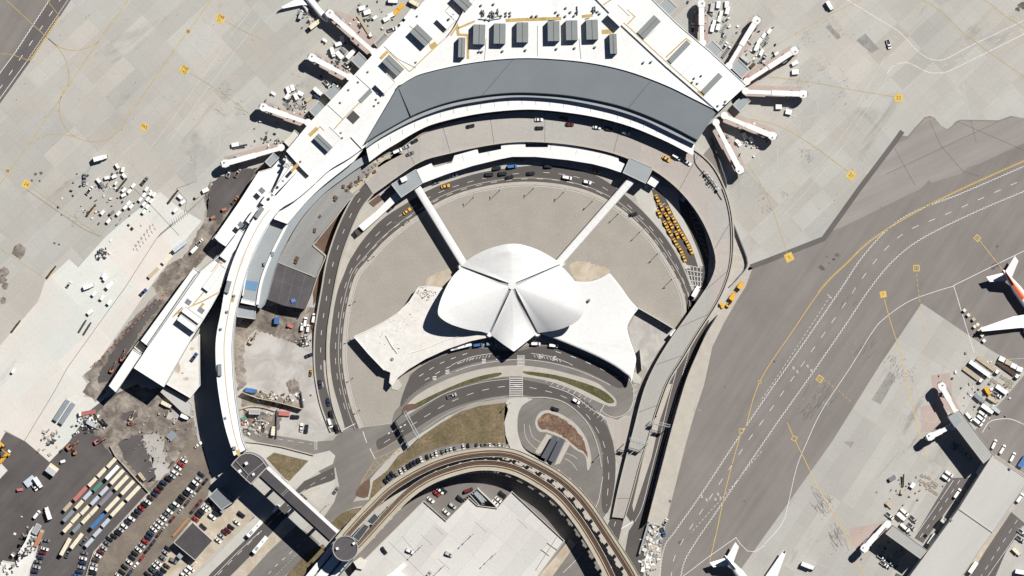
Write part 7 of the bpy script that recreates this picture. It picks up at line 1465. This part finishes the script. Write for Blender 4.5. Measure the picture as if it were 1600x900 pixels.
for k, c, x, y, a, lab, s in [('van', 'white', 686, 180, -35, 'white van above a twin on pier service road', None), ('van', 'white', 664, 210, -35, 'white van below a twin on pier service road', None), ('van', 'white', 372, 448, -42, 'white van uppermost by the lower arm', (1.1, 1, 1)), ('truck', 'white', 352, 482, -42, 'white truck second by the lower arm', (.85, 1, .9)), ('pickup', 'white', 270, 476, -40, 'white pickup nearest the short bridge', None), ('pickup', 'silver', 437, 500, -42, 'silver pickup right of the lower arm group', None), ('van', 'white', 374, 558, -42, 'white van lowest by the lower arm', (1.2, 1.05, 1)), ('pickup', 'silver', 422, 552, -42, 'silver pickup between white van and road', None), ('van', 'white', 745, 318, 56, 'white van driving on the pier service road', (1.15, 1, 1)), ('boxtrailer', 'white', 908, 148, 58, 'white trailer at upper pier wall', (.6, 1, 1)), ('boxtrailer', 'white', 568, 640, 56, 'white trailer at lower pier wall', (.6, 1, 1)), ('cart', 'white', 430, 262, 55, 'white cart amid the marked equipment area', (1.0, 1.3, 1)),
                              ('pickup', 'white', 215, 768, -35, 'white pickup at the edge of lower arm shadow', None), ('pickup', 'white', 232, 815, -35, 'white pickup lowest under the lower arm', None), ('pickup', 'silver', 270, 804, -35, 'silver pickup right under the lower arm', None), ('tug', 'tan', 265, 400, -40, 'tan tractor with tow bar above white pickup', (1.6, 1.3, 1)), ('tug', 'grey', 285, 215, 30, 'grey tractor with frame in the equipment area', (1.6, 1.5, 1)), ('loader', 'tan', 365, 230, 88, 'tan belt loader in the equipment area', (.7, .8, .8)), ('tug', 'tan', 355, 310, 80, 'tan tractor below belt loader in equipment area', None),
                              ('van', 'white', 1185, 350, 55, 'white van at right wall of the pier', (1.1, 1.1, 1)), ('pickup', 'white', 1200, 592, -35, 'white pickup upper one right of pier road', None), ('pickup', 'silver', 1188, 640, -35, 'silver pickup lower one right of pier road', None), ('truck', 'cream', 1160, 728, -45, 'cream truck right of the pier road', (.8, .8, .6)), ('truck', 'white', 1195, 872, -10, 'white truck at the lower right corner', (1, 1, .9)), ('boxtrailer', 'white', 855, 838, 56, 'white trailer at pier foot by bottom edge', (.6, .95, .9))]:
    put(k, c, *q_(x, y), a, lab, scale=s)
i = 0
for x, y in [(500, 195), (525, 200), (550, 210), (490, 230), (515, 245), (545, 250), (575, 240), (600, 255), (525, 262), (560, 268), (590, 270), (555, 290), (580, 305), (600, 320)]:
    i += 1; put('dolly', 'tan', *q_(x, y), -42, f'empty tan dolly in the equipment area, {ORD[i]} of fourteen from upper left', 'empty dollies in the pier equipment area', scale=(.6, .8, 1))
for x, y, c, a, lab in ((1553, 694, 'white', 65, 'white van left of three beyond the pier arm'), (1566, 702, 'white', 60, 'white van middle of three beyond the pier arm'), (1582, 714, 'white', 62, 'white van right of three beyond the pier arm')): put('van', c, x, y, a, lab, scale=(1.05, .9, 1))
put('boxtrailer', 'bright blue', 1598, 721, 58, 'bright blue trailer at the right edge beyond the pier', scale=(.6, 1.1, .9)); put('truck', 'white', 1262, 884, -22, 'white truck alone below the pier stand line', scale=(1.1, 1, 1))
for i, (x, y) in enumerate([(1489, 699), (1494, 693), (1507, 706), (1514, 713), (1502, 702)]): put('van', 'blue grey', x, y, -50, f'blue grey van in the deep pier arm shadow, {ORD[i + 1]} from left' if i < 2 else f'blue grey van in the pier arm shadow, {["right of the pair", "rightmost", "middle"][i - 2]}', 'vans in the pier arm shadow', scale=(.8, .9, 1))
# ---- verge machines, rubble heap, construction courts
for k, c, x, y, a, lab, s in [('truck', 'yellow', 1157, 446, 55, 'yellow truck uppermost on the pale verge', (.6, 1.05, .9)), ('truck', 'yellow', 1144.5, 463, 55, 'yellow truck middle on the pale verge', (.65, 1.0, .8)), ('digger', 'yellow', 1138, 476, 55, 'yellow excavator lowest on the pale verge', (.7, .9, .8)), ('tug', 'yellow', 1127.5, 477, -60, 'small yellow machine left of excavator on verge', (1.2, 1.1, 1)), ('pickup', 'blue', 1036, 831, -70, 'blue pickup parked on the rubble heap', None), ('pickup', 'white', 1040, 815, 60, 'white pickup above the rubble heap', (.7, .9, 1)),
                              ('digger', 'tan', 393, 532, 62, 'tan excavator on the pale court left side', (1.0, 1.1, 1)), ('tug', 'rust red', 453, 509, -20, 'red machine below the dark roofed deck', (1.3, 1.3, 1)), ('van', 'white', 477, 503, 82, 'white van upper left of van cluster by ramp', None), ('van', 'white', 472, 511, 82, 'white van lower left of van cluster by ramp', (.8, 1, 1)), ('van', 'white', 481, 513, 82, 'white van right of van cluster by ramp', (.8, .9, 1)), ('van', 'white', 490, 497, 80, 'white van uppermost against the ramp wall', None), ('pickup', 'orange', 492, 506, 80, 'orange pickup against the ramp wall', None), ('pickup', 'navy', 483, 555, 20, 'navy pickup at right side of construction court', (.8, .9, 1)), ('pickup', 'yellow', 486, 582, 85, 'yellow pickup against ramp wall low down', (.7, .6, 1)),
                              ('truck', 'bright blue', 392, 610, -8, 'blue and white truck above retaining wall', (.9, 1, .8)), ('suv', 'black', 461, 651, -6, 'black car in the street compound', None), ('car', 'white', 471, 668, 85, 'white car in the street compound', None), ('suv', 'black', 479, 670, 85, 'black car right of white car in street compound', None), ('truck', 'cream', 427, 673, 85, 'cream truck beside the dark gravel wall', (.75, .9, .8)), ('digger', 'rust red', 381, 660, 40, 'red excavator at foot of curved connector', (.7, .8, .7)), ('pickup', 'orange', 412, 669, 80, 'orange pickup in the site compound', (.7, .8, .8)), ('tug', 'green', 381, 654, 20, 'green machine at foot of curved connector', (1.2, 1.2, 1)), ('pickup', 'white', 410, 661, -60, 'white pickup in the site compound', (.8, .8, .8)), ('tug', 'grey', 407, 652, 20, 'grey machine below the grey shed', (1.4, 1.2, 1)),
                              ('digger', 'orange', 109, 698, 40, 'orange excavator at yard corner, larger one', (1.0, 1.15, 1)), ('digger', 'orange', 117, 706, 100, 'orange excavator at yard corner, lower one', (.8, .9, .9)), ('digger', 'rust red', 152, 690, 30, 'red excavator at the end of scrap fence', (.9, 1, .9)), ('tug', 'white', 98, 721, 20, 'lone white tractor in the middle of dark yard', None), ('pickup', 'white', 119, 677, 30, 'white pickup below the scrap corner', (.7, .8, 1)), ('digger', 'orange', 203, 661, 10, 'small orange excavator on bare ground', (.6, .7, .7)), ('digger', 'tan', 205, 653, 70, 'tan excavator on the muddy patch', (.8, .9, .8)), ('digger', 'yellow', 2, 697, -40, 'big yellow machine at the left edge', (1.2, 1.4, 1.2)), ('flatbed', 'yellow', 8, 713, 50, 'yellow flatbed frame at the left edge', (.7, .8, .5)),
                              ('boxtrailer', 'silver', 80, 736, -36, 'silver skip trailer below bright concrete tip', (.5, 1.3, .9)), ('boxtrailer', 'cream', 84, 731, -36, 'cream skip trailer beside silver one below concrete tip', (.5, 1.1, .7)), ('boxtrailer', 'pale blue', 47, 752, 38, 'pale blue plank trailer beside white trucks', (.55, 1.6, .3)), ('tug', 'rust red', 31, 765, 10, 'red machine left of the plank trailer', (1.3, 1, 1)), ('truck', 'tan', 222, 745, -52, 'tan truck at the container yard wall', (.8, .8, .7)), ('container', 'rust red', 444, 646, -5, 'red open container below retaining wall', (1.0, 1.0, .5)), ('container', 'bright blue', 432.5, 501, 85, 'blue container on dirt below the dark roofed deck', (.6, 1.1, 1)), ('boxtrailer', 'blue grey', 268, 681, 45, 'pale steel stack at the top of bare ground', (.4, 1.6, .3))]:
    put(k, c, x, y, a, lab, scale=s)
# heaps of loose material: each heap is one uncountable mass
def heap(label, cx, cy, rx, ry, n_, mats, seed, z=.06, smax=1.8):
    r = random.Random(seed); mb = MB()
    for _ in range(n_):
        x, y = cx + r.gauss(0, rx), cy + r.gauss(0, ry); p = at(x, y, z); mb.box((p[0], p[1], z), (r.uniform(.4, smax), r.uniform(.3, smax * .7), r.uniform(.2, 1.1)), r.uniform(0, 3), m=r.randrange(len(mats)))
    o = link('rubble_heap', mb.mesh('rubble_heap', [mt[m] for m in mats])); tag(o, label, 'rubble'); o['kind'] = 'stuff'
heap('heap of pale blocks and scrap beside the white sheet wall', 1020, 855, 6, 14, 130, ['roof', 'kerb', 'unit', 'sand', 'roof_cream'], 1, smax=2.6); heap('heap of white blocks at the bottom end of rubble', 1012, 884, 6, 6, 60, ['roof', 'roof', 'kerb'], 2, smax=2.8)
heap('pile of white sacks against the ramp wall', 477, 534, 4, 4, 60, ['roof', 'kerb', 'dark'], 3); heap('scattered scrap around the silver compressor at yard corner', 140, 660, 8, 7, 90, ['kerb', 'unit', 'dark', 'roof'], 4); heap('stacked timber and pipes on the bright concrete tip', 80, 685, 9, 9, 26, ['sand', 'unit', 'dark'], 5, smax=2.4)
heap('dark stored parts in two clumps on bright concrete', 160, 397, 5, 5, 46, ['dark', 'unit', 'dark', 'roof'], 6, smax=2.2); heap('orange cones and boards along the excavation edge', 205, 500, 24, 24, 0, ['sand'], 7); heap('loose site material along the brown retaining wall', 430, 622, 22, 4, 70, ['sand', 'kerb', 'mulch', 'roof'], 8); heap('loose site material in the street compound', 398, 660, 12, 10, 70, ['sand', 'kerb', 'unit', 'dark', 'roof'], 9)
heap('debris strewn along the pit beside the concourse', 300, 400, 26, 30, 0, ['sand'], 10); heap('litter of boards by the pier equipment area', 1420, 765, 20, 10, 24, ['kerb', 'unit'], 12, smax=1.2); heap('mixed debris on bare ground below the concourse', 250, 680, 22, 26, 60, ['kerb', 'sand', 'unit', 'dark'], 13, smax=1.4); heap('mixed junk round the site office', 44, 850, 9, 18, 70, ['unit', 'kerb', 'dark', 'roof'], 14)
for lab, x, y, rx, ry, n_, sd in (('small loose gear strewn under the small white jet', 478, 24, 9, 8, 30, 21), ('small loose gear around the second left jet bridge', 520, 92, 14, 12, 34, 22), ('small loose gear around the third left jet bridge', 462, 165, 16, 12, 36, 23), ('small loose gear between the two lowest left bridges', 425, 225, 18, 10, 40, 24),
        ('small loose gear along the curved stand line at top', 575, 35, 18, 16, 34, 25), ('small loose gear around the upright right bridge', 1115, 35, 16, 18, 44, 26), ('small loose gear near the diagonal cart string', 1185, 85, 16, 14, 44, 27), ('small loose gear between the two sloping right bridges', 1165, 215, 18, 14, 30, 28), ('small loose gear scattered among the loose carts left', 165, 310, 32, 26, 60, 29), ('small loose gear among the pier flatbeds and vans', 1540, 610, 24, 26, 60, 30), ('small loose gear under the lower pier arm', 1400, 850, 18, 22, 40, 31)):
    heap(lab, x, y, rx, ry, n_, ['dark', 'unit', 'dark', 'roof', 'sand'], sd, smax=1.7)
cones = MB(); r0 = random.Random(8)
for k in range(20):
    t = k / 19; x, y = 262 - t * 118, 455 + t * 118
    p = at(x + r0.uniform(-1.5, 1.5), y + r0.uniform(-1.5, 1.5)); cones.box((p[0], p[1], .06), (.7 + r0.random(), .4, .8), R(48))
o = link('barrier_row', cones.mesh('barrier_row', [flat('barrier_orange', (.40, .13, .06), .7)])); tag(o, 'broken row of orange barriers along the excavation edge', 'barriers'); o['kind'] = 'stuff'
# ---- aircraft
def aircraft(label, tail, hdg, L, fus, span2, root, sweep, tail2, colour, fin, txt=None):
    """tail = pixel of the tail cone; hdg = world heading; dimensions in metres"""
    x, y = XY(*tail); t = thing('aircraft', label, 'aircraft', (x, y, 0), 'aircraft at the stands', R(hdg))
    P_ = paint(colour); zc = fus * .5 + 1.6
    prof = [(0, .12, .9), (.04, .28, .75), (.12, .62, .35), (.22, .92, .08), (.32, 1, 0), (.85, 1, 0), (.92, .86, -.08), (.965, .62, -.2), (.99, .32, -.3), (1.0, .06, -.36)]
    rows = []
    for u, r, dz in prof:
        rr_ = fus / 2 * r; rows.append([(u * L, math.cos(k * math.pi / 10) * rr_, zc + dz * fus / 2 * .6 + math.sin(k * math.pi / 10) * rr_) for k in range(21)])
    mb = MB(); mb.grid(rows); f = link('fuselage', mb.mesh('fuselage', [P_]), t)
    ck = MB(); ck.grid([[(u * L, math.cos(a) * fus / 2 * r * 1.01, zc + dz + math.sin(a) * fus / 2 * r * 1.01) for a in (.75, 1.2, 1.57, 1.94, 2.39)] for u, r, dz in ((.955, .70, -.25), (.972, .56, -.42))]); link('cockpit_windows', ck.mesh('cockpit_windows', [mt['glass']]), f)
    wd = MB()
    for k in range(int(L * .55)):
        for s in (-1, 1): wd.box((L * .25 + k * 1.0, s * fus * .485, zc + .25), (.3, .1, .4))
    link('cabin_windows', wd.mesh('cabin_windows', [mt['glass']]), f)
    def slabw(pts, th, zf, m, nm, par=t):
        w = MB(); lo = [(a, b, zf(b) - th / 2) for a, b in pts]; hi = [(a, b, zf(b) + th / 2) for a, b in pts]
        if area([(a, b) for a, b, c in hi]) < 0: lo.reverse(); hi.reverse()
        w.face(hi); w.face(lo[::-1])
        for i in range(len(pts)): j = (i + 1) % len(pts); w.face([lo[i], lo[j], hi[j], hi[i]])
        return link(nm, w.mesh(nm, [m]), par)
    xr = L * root
    for s in (-1, 1):
        w = slabw([(xr + L * .11, 0), (xr + L * .03 - sweep * .30, s * span2 * .36), (xr - sweep * .98, s * span2), (xr - sweep * 1.04 - L * .022, s * span2), (xr - sweep * .42 - L * .07, s * span2 * .36), (xr - L * .075, 0)], .5, lambda b: zc - fus * .28 + abs(b) * .075, P_, 'wing')
        wl = MB(); tip = s * span2; z_ = zc - fus * .28 + abs(tip) * .075
        wl.box((xr - sweep * 1.0 - L * .012, tip, z_), (L * .02, .25, 1.3), 0); link('winglet', wl.mesh('winglet', [mt['unit']]), w)
        slabw([(L * .115, 0), (L * .115 - tail2 * .62, s * tail2), (L * .065 - tail2 * .66, s * tail2), (L * .025, 0)], .3, lambda b: zc + fus * .12 + abs(b) * .09, P_, 'tailplane')
        e = MB(); e.cyl((xr + L * .10, s * span2 * .33, zc - fus * .55), (xr + L * .005, s * span2 * .33, zc - fus * .55), fus * .26, fus * .2, 16); e.box((xr + L * .03, s * span2 * .33, zc - fus * .42), (L * .08, .4, fus * .22)); link('engine', e.mesh('engine', [paint('silver')]), w)
    fn = MB(); a = [(L * .17, zc + fus * .42), (L * .055, zc + fus * .45 + L * .125), (-L * .002, zc + fus * .45 + L * .128), (L * .035, zc + fus * .3)]
    th = .32
    fn.face([(px_, th / 2 * (1 if i in (0, 3) else .5), pz) for i, (px_, pz) in enumerate(a)]); fn.face([(px_, -th / 2 * (1 if i in (0, 3) else .5), pz) for i, (px_, pz) in enumerate(a)][::-1])
    for i in range(4):
        j = (i + 1) % 4; (x1, z1), (x2, z2) = a[i], a[j]; h1 = th / 2 * (1 if i in (0, 3) else .5); h2 = th / 2 * (1 if j in (0, 3) else .5); fn.face([(x1, h1, z1), (x2, h2, z2), (x2, -h2, z2), (x1, -h1, z1)])
    link('fin', fn.mesh('fin', [fin]), t)
    if fin is not P_:
        st_ = MB(); st_.grid([[(u * L, math.cos(a_) * fus / 2 * r * 1.012, zc + dz * fus / 2 * .6 + math.sin(a_) * fus / 2 * r * 1.012) for a_ in [math.pi * k / 10 for k in (3.2, 4, 4.6, 5, 5.4, 6, 6.8)]] for u, r, dz in prof[1:5]] if 'red' in label else [[(0, 0, zc)] * 2] * 2)
        if 'red' in label: link('tail_stripe', st_.mesh('tail_stripe', [fin]), f)
    for gx, gy in ((L * .86, 0), (xr - L * .02, fus * .8), (xr - L * .02, -fus * .8)):
        g_ = MB(); g_.cyl((gx, gy, .5), (gx, gy, zc - fus * .3), .18, .18, 8)
        for s in (-.35, .35): g_.cyl((gx, gy + s - .15, .5), (gx, gy + s + .15, .5), .5, .5, 12, 1)
        link('landing_gear', g_.mesh('landing_gear', [mt['steel'], mt['tyre']]), t)
    return t
finr = flat('red_fin', (.60, .10, .035), .4); finb = flat('blue_fin', (.03, .08, .17), .4)
h1 = math.degrees(math.atan2(-.77, .64)); Lj = 36.0
aircraft('small white jet nosed in at the first left jet bridge', (513 - .64 * Lj / S, 35 - .77 * Lj / S), h1, Lj, 3.5, 14.4, .56, 5.8, 6.0, 'white', finb)
aircraft('white wide aircraft with red tail at the right edge', (1566, 422), math.degrees(math.atan2(-.81, .59)), 60, 5.6, 29, .56, 13.5, 9.7, 'white', finr)
aircraft('white aircraft with dark blue fin at the bottom edge', (1132, 867), math.degrees(math.atan2(-.78, .62)), 58, 5.4, 27, .56, 13.0, 9.0, 'white', finb)
# ---- lamp masts
def mast(x, y, h, label, z=0.0, arm=0, group=None, arms=1):
    p = at(x, y, z); t = thing('lamp_mast', label, 'lamp mast', p, group)
    b = MB(); b.cyl(p, (p[0], p[1], z + h), .16, .09, 8); b.cyl(p, (p[0], p[1], z + .5), .35, .35, 10); part('pole', b, mt['steel'], t)
    for k in range(arms):
        a = R(arm + 360 / arms * k); l = MB(); e = (p[0] + math.cos(a) * 1.6, p[1] + math.sin(a) * 1.6, z + h)
        l.cyl((p[0], p[1], z + h), e, .07, .07, 6); l.box((e[0], e[1], e[2] - .1), (1.0, .5, .22), a); part('lamp_head', l, mt['unit'], t)
    return t
ring = [(740, 308), (781, 297), (834, 294), (881, 300), (926, 314), (966, 334), (1000, 362), (1028, 396), (1050, 436)]
for i, (x, y) in enumerate(ring): mast(x, y, 9.0, f'slim lamp mast on the plaza kerb, {ORD[i + 1]} from the left', 0, 90 - i * 8, 'lamp masts round the gravel plaza')
for i, (x, y) in enumerate([(556, 470), (548, 530), (552, 590), (563, 640), (585, 400), (640, 345)]): mast(x, y, 3.2, f'short lamp mast at left plaza kerb, {["third down", "fourth down", "fifth down", "lowest", "second down", "uppermost"][i]}', 0, 200, 'lamp masts round the gravel plaza')
for i, (x, y) in enumerate([(736, 837), (656, 855), (770, 868), (690, 887)]): mast(x, y, 9.0, f'lamp mast standing on the parking deck, {["upper", "left", "right", "lower"][i]} one', 6.5, 45, 'lamp masts on the parking deck', 2)
for x, y, lab in ((793, 632, 'lamp mast at the tip of lawn beside crosswalk'), (937, 710, 'lamp mast at the right kerb of loop road'), (700, 700, 'lamp mast on the lawn beside the track cars'), (510, 790, 'lamp mast on the slip island below brown lawn')): mast(x, y, 8, lab, 0, 30)
# ---- sign gantries over the roads
def gantry(label, a, b, z0, h, nsig, ph):
    t = thing('sign_gantry', label, 'sign gantry', at((a[0] + b[0]) / 2, (a[1] + b[1]) / 2, 0))
    A, B = Vector(at(*a, z0)), Vector(at(*b, z0)); d = (B - A); L = d.length; d.normalize(); up = Vector((0, 0, h))
    for P0 in (A, B):
        l = MB(); l.cyl(P0, P0 + up, .22, .2, 10); part('leg', l, mt['steel'], t)
    tr = MB(); s = Vector((-d.y, d.x, 0)) * .7
    for o_, dz in ((s, 0), (-s, 0), (s, -1.2), (-s, -1.2)): tr.cyl(A + up + o_ + Vector((0, 0, dz)), B + up + o_ + Vector((0, 0, dz)), .11, .11, 6)
    n_ = int(L / 1.6)
    for k in range(n_ + 1):
        p = A + up + d * (L * k / n_); q0 = A + up + d * (L * min(n_, k + 1) / n_); tr.cyl(p + s, p - s, .07, .07, 5); tr.cyl(p + s, q0 - s, .06, .06, 5); tr.cyl(p + s, p + s - Vector((0, 0, 1.2)), .06, .06, 5)
    part('truss', tr, mt['steel'], t)
    sp = MB()
    for k in range(nsig):
        c = A + up + d * (L * (k + .5) / nsig) - s * 1.3; w = L / nsig * .82
        sb = MB(); sb.box((c.x, c.y, z0 + h - ph * .62), (w, .14, ph), math.atan2(d.y, d.x)); o_ = part('sign_panel', sb, flat('sign_green', (.02, .10, .06), .5), t)
        lm = MB()
        for e in (-.25, .25): q1 = c + d * w * e; lm.box((q1.x, q1.y, z0 + h - ph * .62 - .25), (.7, .35, .2), math.atan2(d.y, d.x)); lm.cyl((q1.x, q1.y, z0 + h - ph * .6), (q1.x - s.x * 1.6, q1.y - s.y * 1.6, z0 + h - ph * .6), .06, .06, 5)
        part('sign_lamp', lm, mt['roof'], o_, t)
gantry('wide sign gantry across the road above the lawn', (633, 642), (655, 684), .1, 10.5, 4, 3.6)
gantry('sign gantry crossing the sloping upper road near its foot', (984, 685), (1012, 693), 5.2, 6.5, 3, 2.4)
gantry('small sign gantry over the low road beside blast fence', (1016, 658), (1046, 665), .1, 8.0, 2, 2.6)
